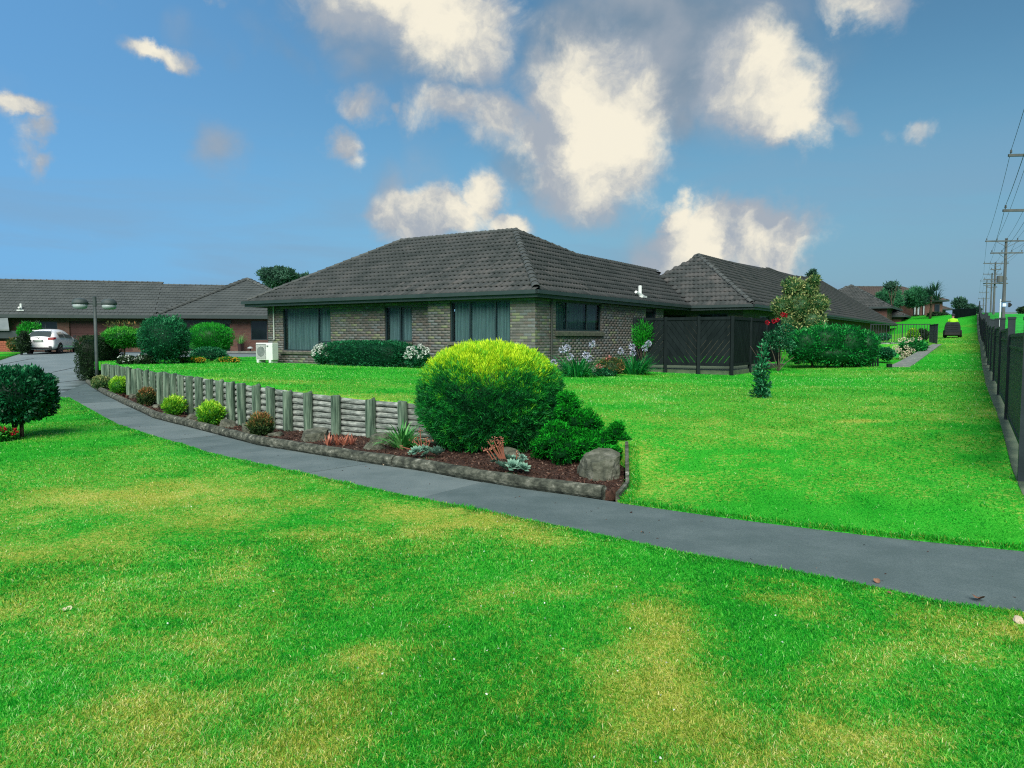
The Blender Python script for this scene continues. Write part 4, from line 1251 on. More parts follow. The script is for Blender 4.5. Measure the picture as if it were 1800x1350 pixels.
# left end wall and plain back
MB().box((xl, WY + .241, -.1), (xl + .24, 9.4, ZT)).build('wall', MAT['dimbrick'], H.root)
MB().box((xl + .241, 9.2, -.1), (-2.46, 9.4, ZT)).build('wall', MAT['dimbrick'], H.root)
H.end_bricks()
# downpipes
c = H.pix(970, 560, 0, WX + .07)
MB().tube([(WX + .07, c.y, ZT + .05), (WX + .07, c.y, -.05)], .038, 8).build('downpipe', MAT['pipe'], H.root)
c = H.pix(481, 560, 1, WY - .06)
MB().tube([(c.x, WY - .06, EV - .13), (c.x, WY - .06, 2.0), (c.x, WY - .06, .95)], .030, 8).build('downpipe', MAT['pipe_pale'], H.root)
# pale tee-shaped flue on the right slope
def roof_vent(h, px, py, p0, n, label=None):
    p = h.pix_plane(px, py, Vector(p0), Vector(n))
    t = h.root
    mb = MB()
    mb.lathe([(.075, -.1), (.075, .42), (.05, .44)], 10, (p.x, p.y, p.z))
    mb.tube([(p.x + .0, p.y - .42, p.z + .16), (p.x, p.y, p.z + .06), (p.x + .05, p.y + .45, p.z - .03)], [.06, .08, .05], 8)
    mb.box((p.x - .2, p.y - .22, p.z - .06), (p.x + .22, p.y + .22, p.z + .02))
    return mb.build('roof_vent', MAT['white'], t)
g = RISE / 4
roof_vent(H, 1125, 521, (0, 0, EV), (g, 0, 1))

# ---- the adjoining villa that runs on beside the lawn ------------------------
cb = H.mw @ Vector((2.91, 13.8, 0))
N = House('adjoining_villa', 'long low brick villa with stepped dark tiled roof behind the slatted patio screen', 'house', (cb.x, cb.y, .66), AX)
N.start_roof()
sl = .725
PR = (Vector((0, 0, EV)), Vector((sl, 0, 1)))
end = N.pix_plane(1568, 565, *PR); end = Vector((0, end.y, EV))
sil = [N.pix_plane(px, py, *PR) for px, py in ((1225, 449), (1335, 475), (1351, 472), (1384, 485), (1409, 487), (1437, 490))]
ap = Vector((-3.82, 3.82, EV + 3.82 * sl)); sil[0] = ap
N.face([(0, 0, EV), end, *sil[::-1]], w=.24)
N.face([(-2.91, 0, EV), (0, 0, EV), ap, (-5.33, 2.307, EV + 2.307 * sl)])
tl = sil[-1]
N.face([end, (-2 * 3.9, end.y, EV), (tl.x, tl.y, tl.z)], tiled=False)
N.face([(-7.64, end.y, EV), (-7.64, 0, EV), ap, *sil[1:]], tiled=False)
N.face([(-7.64, 0, EV), (-2.91, 0, EV), (-5.33, 2.307, EV + 2.307 * sl), ap], tiled=False)
N.end_roof(MAT['tile'], nobj=300, w=.22, amp=.034)
N.caps((-.06, .06, EV + .1), ap, .115)
for i in range(len(sil) - 1): N.caps(sil[i], sil[i + 1], .10)
N.caps(sil[-1], (-.06, end.y, EV + .05), .10)
N.bar('gutter', (-2.85, -.02, EV + .015), (.12, -.02, EV + .015), .11, .12, MAT['fascia'], (0, -1))
N.bar('gutter', (.02, -.13, EV + .015), (.02, end.y, EV + .015), .11, .12, MAT['fascia'], (1, 0))
N.bar('fascia', (-2.85, 0, EV - .012), (.02, 0, EV - .012), .03, .20, MAT['fascia'], (0, -1))
N.bar('fascia', (0, -.028, EV - .014), (0, end.y, EV - .014), .03, .20, MAT['fascia'], (1, 0))
MB().box((-5.2, .01, EV - .19), (-.01, 2.5, EV - .165)).build('soffit', MAT['soffit'], N.root)
MB().box((-1.2, 2.5, EV - .19), (-.01, end.y - .05, EV - .166)).build('soffit', MAT['soffit'], N.root)
ye = end.y - .6
N.wall((-5.2, .6), (-.62, .6), -.1, EV - .19, .2, [(.45, 1.9, .05, 2.1), (2.5, 3.9, .9, 2.15)], MAT['dimbrick'], brick=False)
N.window((-4.75, .6), (1, 0), 1.45, .05, 2.1, [.72], curtain=False)
N.window((-2.7, .6), (1, 0), 1.4, .9, 2.15, [.7], curtain=False)
wins = [(3.5, 5.4), (9.5, 11.5), (14.2, 15.6), (18.5, 20.5), (30, 32)]
N.wall((-.6, .602), (-.6, 40), -.1, EV - .19, .2, [(a - .602, b - .602, .7, 2.1) for a, b in wins], MAT['dimbrick'], brick=False)
for a, b in wins: N.window((-.6, a), (0, 1), b - a, .7, 2.1, [(b - a) / 2], curtain=(a > 14), curmat=MAT['plaster'], seed=int(a))
N.wall((-.6, 40.002), (-.6, ye), -.1, EV - .19, .2, [], MAT['redbrick'], brick=False)
N.wall((-.602, ye), (-7.0, ye), -.1, EV - .19, .2, [], MAT['redbrick'], brick=False)
for yv in (13.6, 17.2):
    MB().box((.0 - .12, yv, -.1), (-.02, yv + .1, EV - .2)).build('veranda_post', MAT['white'], N.root)

# ---- left-hand brick house ---------------------------------------------------
A2 = R(16)
o2 = Vector((-34.6, 50, .8))
B = House('brown_brick_house', 'long red-brown brick house with grey tiled roof behind the parked white car', 'house', o2, A2)
B.start_roof()
E2 = 2.44
B.face([(-12, 0, E2), (9.6, 0, E2), (9.6, 4, E2 + 2.6), (-12, 4, E2 + 2.6)], w=.28)
B.face([(9.6, 0, E2), (11.2, 0, E2), (16, 3.7, E2 + 2.40), (9.6, 3.7, E2 + 2.40)], w=.28)
WF = -6.2
ap2 = (15.95, WF + 5.15, E2 + 2.62)
B.face([(10.8, WF, E2 - .12), (21.1, WF, E2 - .12), ap2], w=.26)
B.face([(10.8, 0.2, E2 - .12), (10.8, WF, E2 - .12), ap2, (15.95, 3.5, E2 + 2.62)], w=.28)
B.face([(21.1, WF, E2 - .12), (21.1, 4, E2 - .12), (15.95, 4, E2 + 2.62), ap2], tiled=False)
B.face([(21.1, 8, E2), (-12, 8, E2), (-12, 4, E2 + 2.6), (9.6, 4, E2 + 2.6), (9.6, 4, E2 + 2.4), (17, 4, E2 + 2.4)], tiled=False)
B.end_roof(MAT['roofgrey'], nobj=0, w=.27, amp=.014)
B.caps((-12, 4, E2 + 2.6), (9.6, 4, E2 + 2.6), .11); B.caps((9.6, 3.8, E2 + 2.43), (16, 3.8, E2 + 2.43), .11)
B.caps((10.86, WF + .06, E2 - .06), (ap2[0], ap2[1], ap2[2] + .02), .17); B.caps((21.05, WF + .06, E2 - .06), (ap2[0], ap2[1], ap2[2] + .02), .17); B.caps(ap2, (15.95, 3.5, E2 + 2.62), .11)
B.bar('gutter', (-12, -.02, E2 + .01), (10.9, -.02, E2 + .01), .12, .22, MAT['fascia'], (0, -1))
B.bar('gutter', (10.7, WF - .02, E2 - .11), (21.2, WF - .02, E2 - .11), .12, .22, MAT['fascia'], (0, -1))
B.bar('gutter', (10.78, 0, E2 - .11), (10.78, WF, E2 - .11), .12, .22, MAT['fascia'], (-1, 0))
MB().box((-12, .01, E2 - .2), (10.8, 1.0, E2 - .17)).build('soffit', MAT['soffit'], B.root)
MB().box((10.82, WF + .01, E2 - .32), (21, WF + 2, E2 - .29)).build('soffit', MAT['soffit'], B.root)
def bx_(px, Yp): return B.pix(px, 580, 1, Yp).x
wy = .6
op = [(bx_(62, wy), bx_(101, wy), .0, 2.0), (bx_(122, wy), bx_(232, wy), -.1, 2.05)]
B.wall((-12, wy), (11.6, wy), -.2, E2 - .2, .25, [(a + 12, b + 12, c_, d_) for a, b, c_, d_ in op], MAT['redbrick'], brick=False)
B.window((op[0][0], wy), (1, 0), op[0][1] - op[0][0], .0, 2.0, [(op[0][1] - op[0][0]) * .45], [(0.05, (op[0][1] - op[0][0]) * .45, 1.55)], curtain=False)
gd = MB()
for i in range(5): gd.box((op[1][0] + .02, wy + .10 + .01 * (i % 2), -.1 + i * .43), (op[1][1] - .02, wy + .16, -.1 + (i + 1) * .43 - .012))
gd.build('garage_door_or_inside', MAT['garage'], B.root)
wf = WF + .6
gx0, gx1, wx0, wx1 = bx_(322, wf), bx_(404, wf), bx_(441, wf), bx_(470, wf)
B.wall((11.3, wf), (20.6, wf), -.2, E2 - .32, .25, [(gx0 - 11.3, gx1 - 11.3, -.1, 1.95), (wx0 - 11.3, wx1 - 11.3, .72, 2.0)], MAT['redbrick'], brick=False)
MB().box((gx0 - .1, wf - .08, 1.80), (gx1 + .1, wf + .05, 2.02)).build('garage_header', MAT['lamppost'], B.root)
MB().box((gx0 + .02, wf + .30, -.1), (gx1 - .02, wf + .36, 1.95)).build('garage_door_or_inside', MAT['dark_glass'], B.root)  # dark sheet, no door: its colour stands for the unlit garage inside
B.window((wx0, wf), (1, 0), wx1 - wx0, .72, 2.0, [], curtain=False)
MB().box((11.3, wf + .251, -.2), (11.55, .59, E2 - .32)).build('wall', MAT['redbrick'], B.root)
MB().box((20.35, wf + .251, -.2), (20.6, 7.5, E2 - .32)).build('wall', MAT['redbrick'], B.root)
MB().box((-12, 7.3, -.2), (20.3, 7.5, E2 - .2)).build('wall', MAT['redbrick'], B.root)
MB().box((-12, .86, -.2), (-11.75, 7.29, E2 - .2)).build('wall', MAT['redbrick'], B.root)
roof_vent(B, 37, 545, (0, 0, E2), (0, -2.6 / 4, 1))

# ---- houses up the slope at the back --------------------------------------
def hip_house(name, label, loc, rz, x0, x1, y0, y1, ev, rise, rmat, wmat, over=.5, tiled=None, base=-.5):
    h = House(name, label, 'house', loc, rz)
    h.start_roof(); lx, ly = x1 - x0, y1 - y0; r = min(lx, ly) / 2; z = ev + rise
    c = [(x0, y0, ev), (x1, y0, ev), (x1, y1, ev), (x0, y1, ev)]
    if lx >= ly: p, q = (x0 + r, (y0 + y1) / 2, z), (x1 - r, (y0 + y1) / 2, z); fs = [[c[0], c[1], q, p], [c[1], c[2], q], [c[2], c[3], p, q], [c[3], c[0], p]]
    else: p, q = ((x0 + x1) / 2, y0 + r, z), ((x0 + x1) / 2, y1 - r, z); fs = [[c[0], c[1], p], [c[1], c[2], q, p], [c[2], c[3], q], [c[3], c[0], p, q]]
    for i, f in enumerate(fs): h.face(f, tiled=(tiled is not None and i in tiled), w=.32)
    h.end_roof(rmat, nobj=0, w=.31, deck=rmat if tiled is None else None, full=False)
    for a, b in zip(c, c[1:] + c[:1]):
        d = Vector(b) - Vector(a); d.normalize()
        h.bar('gutter', (a[0], a[1], ev + .02), (b[0], b[1], ev + .02), .1, .2, MAT['fascia'], (d.y, -d.x))
    MB().box((x0 + over, y0 + over, base), (x1 - over, y1 - over, ev - .02)).build('wall', wmat, h.root)
    for a, b in ((c[0], p), (c[1], q if lx >= ly else p), (p, q), (c[2], q)): h.caps(a, b, .12, ln=.6)
    return h
c2 = at_y(1567, 539, 84)
F1 = hip_house('terrace_unit', 'dark tiled brick unit stepping up behind the long villa beside the willowy trees', (c2[0], c2[1], 1.6), AX, -10, 0, 0, 12, c2[2] - 1.6, 2.9, MAT['tile'], MAT['redbrick'], tiled=(0, 1), base=-1)
c3 = at_y(1592, 554.5, 88)
F2 = hip_house('low_roofed_annex', 'small lower brick annex with a dark hip roof tucked beside the dark tiled unit', (c3[0], c3[1], 1.8), AX, -6, 0, 0, 6, c3[2] - 1.8, 1.5, MAT['tile'], MAT['redbrick'], tiled=(0, 1), base=-1.2)
c4 = at_y(1668, 527.5, 98)
F3 = hip_house('hilltop_house', 'brown brick house with a pale curtained window at the top of the mown slope', (c4[0], c4[1], 4.5), R(4), -16, 0, 0, 8, c4[2] - 4.5, 2.0, MAT['roofbrown'], MAT['redbrick'], tiled=(0, 1), base=-1.5)
def win3(px0, px1, py0, py1, mat):
    a, b = F3.pix(px0, py1, 1, .5), F3.pix(px1, py0, 1, .5)
    f = MB().box((a.x - .08, .40, a.z - .08), (b.x + .08, .497, b.z + .08)).build('window', MAT['frame'], F3.root)
    MB().box((a.x, .385, a.z), (b.x, .399, b.z)).build('pane', mat, f)
win3(1606, 1615, 538, 553, MAT['plaster']); win3(1622, 1624, 538, 553, MAT['plaster']); win3(1643, 1650, 536, 550, MAT['dark_glass'])
c5 = at_y(1673, 543, 101)
hip_house('hilltop_garage', 'low brown garage with a hip roof standing right beside the hilltop house', (c5[0], c5[1], 4.6), R(4), -4.5, 0, 0, 5, c5[2] - 4.6, 1.2, MAT['roofbrown'], MAT['redbrick'], tiled=None, base=-1)
# ------------------------------------------------------------------ plants
def ground_at(px, py, zf, z0=.5):
    z = z0
    for _ in range(12):
        p = at_z(px, py, z); z = .5 * z + .5 * float(zf(p[0], p[1])[0])
    p = at_z(px, py, z); p[2] = float(zf(p[0], p[1])[0])
    return p
def m_at(px_w, d): return px_w * d / FOC

LEAF = dict(
    gold=LM('golden_conifer_leaf', [(0, (.003, .050, .018)), (.30, (.006, .17, .030)), (.52, (.02, .36, .028)), (.76, (.30, .62, .012)), (1, (.66, .84, .03))], .3, .6),
    cypress=LM('dwarf_cypress_leaf', [(0, (.002, .040, .008)), (.5, (.006, .22, .012)), (1, (.022, .46, .026))], .3, .8, .08),
    camellia=LM('camellia_leaf', [(0, (.004, .034, .016)), (.6, (.007, .105, .038)), (.9, (.016, .21, .075)), (1, (.10, .36, .18))], .2, .45, .3),
    box=LM('dark_hedge_leaf', [(0, (.006, .020, .008)), (.6, (.014, .045, .016)), (1, (.035, .085, .025))], .2, .6),
    green=LM('green_leaf', [(0, (.006, .08, .014)), (.5, (.02, .24, .022)), (.85, (.06, .42, .035)), (1, (.18, .56, .08))], .3, .5),
    bluegreen=LM('bluegreen_leaf', [(0, (.004, .045, .020)), (.5, (.010, .13, .048)), (.85, (.028, .26, .095)), (1, (.12, .44, .22))], .3, .6, .15),
    bright=LM('bright_shrub_leaf', [(0, (.004, .08, .010)), (.5, (.010, .26, .018)), (1, (.04, .50, .03))], .3, .5),
    lime=LM('lime_leaf', [(0, (.02, .16, .015)), (.45, (.10, .40, .02)), (.8, (.34, .66, .03)), (1, (.56, .80, .08))], .35, .5),
    variegated=LM('variegated_leaf', [(0, (.02, .09, .025)), (.45, (.07, .17, .05)), (.75, (.24, .31, .10)), (1, (.46, .48, .20))], .25, .5),
    bronze=LM('bronze_leaf', [(0, (.02, .06, .02)), (.5, (.06, .12, .03)), (.8, (.18, .14, .04)), (1, (.42, .19, .08))], .3, .55),
    glossy=LM('glossy_hedge_leaf', [(0, (.003, .06, .015)), (.5, (.005, .19, .028)), (.85, (.012, .34, .05)), (1, (.16, .58, .22))], .3, .5, .2),
    far=LM('far_tree_leaf', [(0, (.016, .055, .038)), (.6, (.036, .11, .068)), (1, (.07, .18, .11))], .25, .7),
    farbright=LM('far_tree_green_leaf', [(0, (.014, .09, .042)), (.6, (.028, .17, .070)), (1, (.06, .28, .11))], .25, .7),
    white=LM('white_petal', [(0, (.40, .48, .42)), (1, (.72, .76, .70))], .3, .6),
    cream=LM('cream_petal', [(0, (.50, .46, .30)), (.5, (.66, .60, .44)), (1, (.74, .70, .58))], .3, .6),
    blue=LM('pale_blue_petal', [(0, (.32, .35, .54)), (.5, (.50, .53, .70)), (1, (.72, .73, .80))], .3, .6),
    red=LM('red_petal', [(0, (.22, .004, .012)), (1, (.48, .012, .03))], .2, .6),
    pink=LM('pink_petal', [(0, (.45, .16, .13)), (1, (.68, .32, .26))], .3, .6),
    yellow=LM('yellow_petal', [(0, (.40, .26, .02)), (.5, (.62, .36, .03)), (1, (.72, .50, .08))], .3, .6),
    strap=LM('strap_leaf', [(0, (.005, .09, .025)), (.6, (.010, .24, .045)), (1, (.05, .42, .09))], .3, .4, .4),
    daylily=LM('daylily_leaf', [(0, (.02, .16, .03)), (.5, (.05, .30, .05)), (1, (.22, .52, .16))], .3, .45, .4),
    bromeliad=LM('red_bromeliad_leaf', [(0, (.16, .05, .035)), (.5, (.34, .12, .07)), (1, (.52, .24, .16))], .2, .5),
    rosette=LM('succulent_leaf', [(0, (.03, .10, .07)), (.6, (.10, .22, .16)), (.9, (.20, .36, .26)), (1, (.34, .34, .22))], .1, .5),
    stalk=LM('dried_flower_stalk', [(0, (.24, .09, .055)), (1, (.48, .23, .15))], .1, .8),
)

def shrub(name, label, cat, p, radii, zc, mat, n, L, W, seed, group=None, trunks=None, tintf=None, part='foliage', **kw):
    t = thing(name, label, cat, p, 0, group)
    crown_obj(part, t, mat, radii, n, L, W, seed, (0, 0, zc), tintf=tintf, **kw)
    for pts, rad in (trunks or []): trunk_obj(t, pts, rad)
    return t

# the big two-toned golden conifer
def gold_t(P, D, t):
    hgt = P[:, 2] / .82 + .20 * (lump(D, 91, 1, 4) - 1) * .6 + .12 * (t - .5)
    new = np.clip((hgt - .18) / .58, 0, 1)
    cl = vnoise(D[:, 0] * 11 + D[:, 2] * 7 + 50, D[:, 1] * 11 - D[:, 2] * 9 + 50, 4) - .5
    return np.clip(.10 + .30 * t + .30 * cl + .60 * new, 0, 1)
gx_, gy_ = (862 - 900) / FOC * 11.0, 11.0
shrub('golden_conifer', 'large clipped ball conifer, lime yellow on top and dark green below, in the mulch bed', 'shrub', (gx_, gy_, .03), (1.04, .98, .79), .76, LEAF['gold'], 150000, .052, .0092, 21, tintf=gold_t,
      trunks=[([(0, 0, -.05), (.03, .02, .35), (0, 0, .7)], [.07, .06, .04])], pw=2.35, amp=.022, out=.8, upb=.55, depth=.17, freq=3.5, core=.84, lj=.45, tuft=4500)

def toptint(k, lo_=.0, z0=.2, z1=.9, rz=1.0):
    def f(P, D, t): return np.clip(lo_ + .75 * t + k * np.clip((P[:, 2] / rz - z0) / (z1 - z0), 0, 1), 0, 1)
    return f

# dwarf cypress beside it: a heap of dense rounded sprays
t = thing('dwarf_cypress', 'dark green dwarf cypress with knobbly rounded sprays between golden conifer and rock', 'shrub', ((1008 - 900) / FOC * 9.7, 9.7, .05))
rr = np.random.default_rng(5); parts = []
def heap(cx, cy, rx, ry, h, n, r0):
    for i in range(n):
        a = 2.399 * i; f = (i + .5) / n; z = f * h; k = (1 - f) ** .75
        c = np.array([cx + rx * k * math.cos(a) * rr.uniform(.8, 1.02), cy + ry * k * math.sin(a) * rr.uniform(.8, 1.02), .06 + z + rr.uniform(-.03, .03)])
        r = r0 * rr.uniform(.7, 1.15)
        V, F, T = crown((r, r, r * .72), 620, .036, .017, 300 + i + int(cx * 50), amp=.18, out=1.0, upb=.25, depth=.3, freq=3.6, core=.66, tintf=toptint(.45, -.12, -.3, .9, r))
        parts.append((V + c, F, np.clip(T + rr.uniform(-.15, .12), 0, 1)))
heap(-.06, .14, .24, .26, .84, 10, .17); heap(.16, .08, .32, .32, .60, 13, .16); heap(-.20, -.04, .32, .34, .42, 13, .16); heap(.20, -.14, .40, .30, .28, 12, .15); heap(.56, -.02, .18, .24, .40, 9, .12)
V, F, T = merge(parts); add('foliage', np_mesh('foliage', V, F, {'tint': T}), t, LEAF['cypress'])
trunk_obj(t, [(0, .1, -.1), (0, .1, .5)], [.05, .03])

# clipped camellia at the left edge
p = ground_at(30, 770, lo, 0)
shrub('camellia_shrub', 'dark glossy clipped camellia on several thin stems standing in the front lawn', 'shrub', p, (.60, .56, .45), m_at(770 - 699, p[1]) + .06, LEAF['camellia'], 11000, .062, .036, 31,
      trunks=[([(a, b, -.05), (a * .6 + c_, b, .3), (a * 1.6, b, .55)], [.022, .018, .012]) for a, b, c_ in ((-.05, 0, .03), (.06, .02, .02), (.02, -.05, -.05), (-.10, .04, -.02), (.11, -.02, .05))], pw=2.6, amp=.05, out=.9, upb=.35, depth=.3, tintf=toptint(.18, .05, .3, 1, .47))
p = ground_at(-18, 776, lo, 0)
t = shrub('red_geranium', 'low red flowering geranium under the camellia at the lawn edge', 'flower', p, (.42, .3, .13), .10, LEAF['green'], 1600, .05, .04, 33, pw=2, zcut=-.5)
for i, (a, b, c_) in enumerate(((.12, -.05, .26), (.28, -.1, .20), (.02, .1, .30), (-.15, 0, .28), (.40, .0, .16), (-.3, -.1, .22))):
    V, F, T = ball_flower((a, b, c_), .045, 50, 400 + i, .035, .028); add('flower_head', np_mesh('flower_head', V, F, {'tint': T}), t, LEAF['red'])
p = (-10.9, 15.6, float(lo(-10.9, 15.6)[0]))
t = shrub('white_rose_bush', 'twiggy white flowering bush peeping over the camellia beside the driveway', 'shrub', p, (.65, .5, .32), .62, LEAF['green'], 1500, .06, .035, 35, core=0, depth=.8, trunks=[([(0, 0, 0), (.05, 0, .6)], [.02, .01])])
for i in range(16):
    V, F, T = ball_flower((rr.uniform(-.6, .6), rr.uniform(-.3, .3), .72 + rr.uniform(-.1, .28)), .035, 24, 430 + i, .035, .03); add('flower_head', np_mesh('flower_head', V, F, {'tint': T}), t, LEAF['white'])

# the clipped hedge at the bend of the drive
t = thing('clipped_hedge', 'tall dark clipped box hedge behind the street lamp at the drive corner', 'hedge', (-16.35, 29.35, .03), R(9))
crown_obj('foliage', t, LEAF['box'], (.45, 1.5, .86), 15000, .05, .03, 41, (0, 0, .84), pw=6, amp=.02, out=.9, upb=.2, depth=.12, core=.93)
p = ground_at(219, 634, up, .75)
def redtip(P, D, t): return np.clip(.15 + .6 * t + .35 * (P[:, 2] > .1), 0, 1)
t = thing('umbrella_tree', 'small flat-topped umbrella tree on one thin stem behind the clipped hedge', 'tree', p)
k = p[1] / FOC
crown_obj('crown', t, LEAF['green'], (38 * k, .8, 19 * k), 5200, .085, .032, 43, (0, 0, 41 * k), amp=.10, upb=.15, depth=.4, core=.7, tintf=redtip)
V, F, T = crown((34 * k, .7, 6 * k), 260, .10, .02, 44, depth=.6, core=0, upb=.9); V[:, 2] += 62 * k
add('new_shoots', np_mesh('new_shoots', V, F, {'tint': T}), t, LEAF['bronze'])
trunk_obj(t, [(0, 0, -.05), (.02, 0, 30 * k)], [.035, .03])
p = ground_at(290, 639, up, .78); k = p[1] / FOC
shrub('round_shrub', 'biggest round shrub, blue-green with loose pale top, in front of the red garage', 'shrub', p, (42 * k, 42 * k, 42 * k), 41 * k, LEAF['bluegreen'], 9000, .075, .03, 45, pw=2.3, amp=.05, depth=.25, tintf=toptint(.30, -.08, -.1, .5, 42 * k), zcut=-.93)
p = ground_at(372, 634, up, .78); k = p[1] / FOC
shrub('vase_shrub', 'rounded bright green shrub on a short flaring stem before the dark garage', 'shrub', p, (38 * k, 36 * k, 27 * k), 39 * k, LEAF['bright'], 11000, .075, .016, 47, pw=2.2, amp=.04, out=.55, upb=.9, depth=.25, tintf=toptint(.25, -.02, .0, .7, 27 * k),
      trunks=[([(0, 0, -.05), (a, b, 22 * k)], [.05, .03]) for a, b in ((.22, .05), (-.2, 0), (.02, .18), (0, -.15))])
p = ground_at(345, 636, up, .78); k = p[1] / FOC
shrub('low_mound_shrub', 'low dark rounded shrub crouching between the two round garden shrubs', 'shrub', (p[0], p[1] + 1.2, p[2]), (34 * k, 24 * k, 15 * k), 10 * k, LEAF['bluegreen'], 3000, .06, .03, 49, zcut=-.5)
def flower_patch(name, label, px, py, wpx, hpx, zf, leafm, flowm, nf, seed, rad=.05, lift=0):
    p = ground_at(px, py, zf, .7); k = p[1] / FOC
    t = shrub(name, label, 'flower', p, (wpx / 2 * k, .35, hpx * .55 * k), hpx * .4 * k, leafm, 1500, .06, .03, seed, zcut=-.6, amp=.12)
    r = np.random.default_rng(seed)
    for i in range(nf):
        a = r.uniform(0, 6.28); q = math.sqrt(r.random())
        V, F, T = ball_flower((math.cos(a) * q * wpx / 2 * k, -abs(math.sin(a)) * q * .34, hpx * k * (r.uniform(.55, 1.0) - .25 * q + lift)), rad * r.uniform(.7, 1.2), 26, seed * 50 + i, rad, rad * .8)
        add('flower_head', np_mesh('flower_head', V, F, {'tint': T}), t, flowm)
    return t
flower_patch('white_daisy_patch', 'low dark plant with few white flowers at the umbrella tree foot', 226, 640, 36, 15, up, LEAF['box'], LEAF['white'], 6, 51)
flower_patch('white_daisy_patch', 'low dark plant with few white flowers left of the biggest round shrub', 256, 640, 34, 16, up, LEAF['box'], LEAF['white'], 8, 52)
flower_patch('yellow_flower_patch', 'orange-yellow flowers under the low dark mound shrub', 340, 638, 44, 11, up, LEAF['green'], LEAF['yellow'], 22, 53, .045)
flower_patch('yellow_flower_patch', 'orange-yellow flowers on the lawn between vase shrub and heat pump', 402, 637, 44, 9, up, LEAF['green'], LEAF['yellow'], 22, 54, .045)

# hedge and white flowers along the villa's front wall
def vl(X, Y):
    q = H.mw @ Vector((X, Y, 0)); return (q.x, q.y, float(up(q.x, q.y)[0]) - .02)
xa, xb = H.pix(583, 640, 1, -.75).x, H.pix(716, 640, 1, -.75).x
t = thing('box_hedge', 'low clipped dark green hedge below the villa windows', 'hedge', vl((xa + xb) / 2, -.75), AX)
crown_obj('foliage', t, LEAF['bluegreen'], ((xb - xa) / 2, .55, .44), 16000, .06, .03, 57, (0, 0, .43), pw=5, amp=.03, depth=.16, out=.9, upb=.3, tintf=toptint(.2, -.1, .3, 1, .44))
def white_bush(label, px, wpx, hpx, Yl, seed, n):
    x = H.pix(px, 640, 1, Yl).x; p = vl(x, Yl); k = p[1] / FOC
    t = shrub('white_flower_bush', label, 'flower', p, (wpx / 2 * k, .4, hpx / 2 * k), hpx / 2 * k, LEAF['bluegreen'], 2600, .06, .03, seed, amp=.1, zcut=-.9)
    r = np.random.default_rng(seed)
    for i in range(n):
        D = unit(1, r)[0]; D[2] = abs(D[2]) * 1.2 + .02; D[1] = -abs(D[1]); D /= np.linalg.norm(D)
        V, F, T = ball_flower((D[0] * wpx / 2 * k * 1.02, D[1] * .42, hpx / 2 * k * (1 + D[2] * 1.05)), .055 * r.uniform(.6, 1.2), 30, seed * 60 + i, .05, .04)
        add('flower_head', np_mesh('flower_head', V, F, {'tint': T}), t, LEAF['white'])
white_bush('white flowering bush at the hedge end nearest the heat pump', 570, 40, 36, -.9, 58, 22)
white_bush('white flowering bush at the hedge end nearest the golden conifer', 734, 44, 40, -1.0, 59, 22)

# agapanthus and roses at the corner of the villa
def agapanthus(label, px, py, wpx, hpx, heads, seed):
    p = ground_at(px, py, up, .6); k = p[1] / FOC
    t = thing('agapanthus', label, 'flower', p, 0, 'agapanthus clumps by the villa wall')
    V, F, T = straps(260, hpx * k * 1.25, .035, seed, (.35, 1.25), 5, 1.25, wpx * k * .30)
    add('foliage', np_mesh('foliage', V, F, {'tint': T}), t, LEAF['strap'])
    for i, (hx, hy) in enumerate(heads):
        q = at_y(hx, hy, p[1] - .1) - p
        st = MB().tube([(q[0] * .4, q[1] * .3, .1), (q[0] * .8, q[1] * .7, q[2] * .6), tuple(q)], [.010, .008, .007], 5).build('flower_stem', MAT['stem'], t)
        V, F, T = ball_flower(q, .08, 70, seed * 30 + i, .05, .020)
        add('flower_head', np_mesh('flower_head', V, F, {'tint': T}), st, LEAF['blue'])
agapanthus('pale blue agapanthus clump at the villa corner beside the golden conifer', 1014, 662, 72, 40, [(989, 615), (1002, 627), (1041, 605), (1030, 624), (1036, 630), (973, 637), (1019, 652), (997, 612)], 61)
agapanthus('pale blue agapanthus clump beside the slatted patio screen', 1116, 658, 66, 38, [(1091, 617), (1111, 609), (1113, 620), (1133, 612), (1140, 604)], 62)
flower_patch('pink_rose_bush', 'small rose bush with pale pink blooms between the two agapanthus clumps', 1072, 661, 50, 34, up, LEAF['bronze'], LEAF['pink'], 7, 63, .05)
flower_patch('silver_flower_plant', 'small pale cream flowers low at the rose bush foot', 1062, 661, 44, 16, up, LEAF['bluegreen'], LEAF['white'], 7, 64, .05)
p = ground_at(1140, 656, up, .6)
t = thing('upright_shrub', 'upright fine-leaved green shrub between the second agapanthus clump and screen post', 'shrub', (p[0], p[1] + .9, p[2])); k = p[1] / FOC
crown_obj('foliage', t, LEAF['bright'], (20 * k, .35, 26 * k), 2600, .10, .018, 66, (0, 0, 64 * k), core=0, depth=.85, upb=.8, amp=.2)
for i in range(7): trunk_obj(t, [(0, 0, 0), (rr.uniform(-.35, .35), rr.uniform(-.2, .2), rr.uniform(.8, 1.2))], [.012, .006], name='stem')

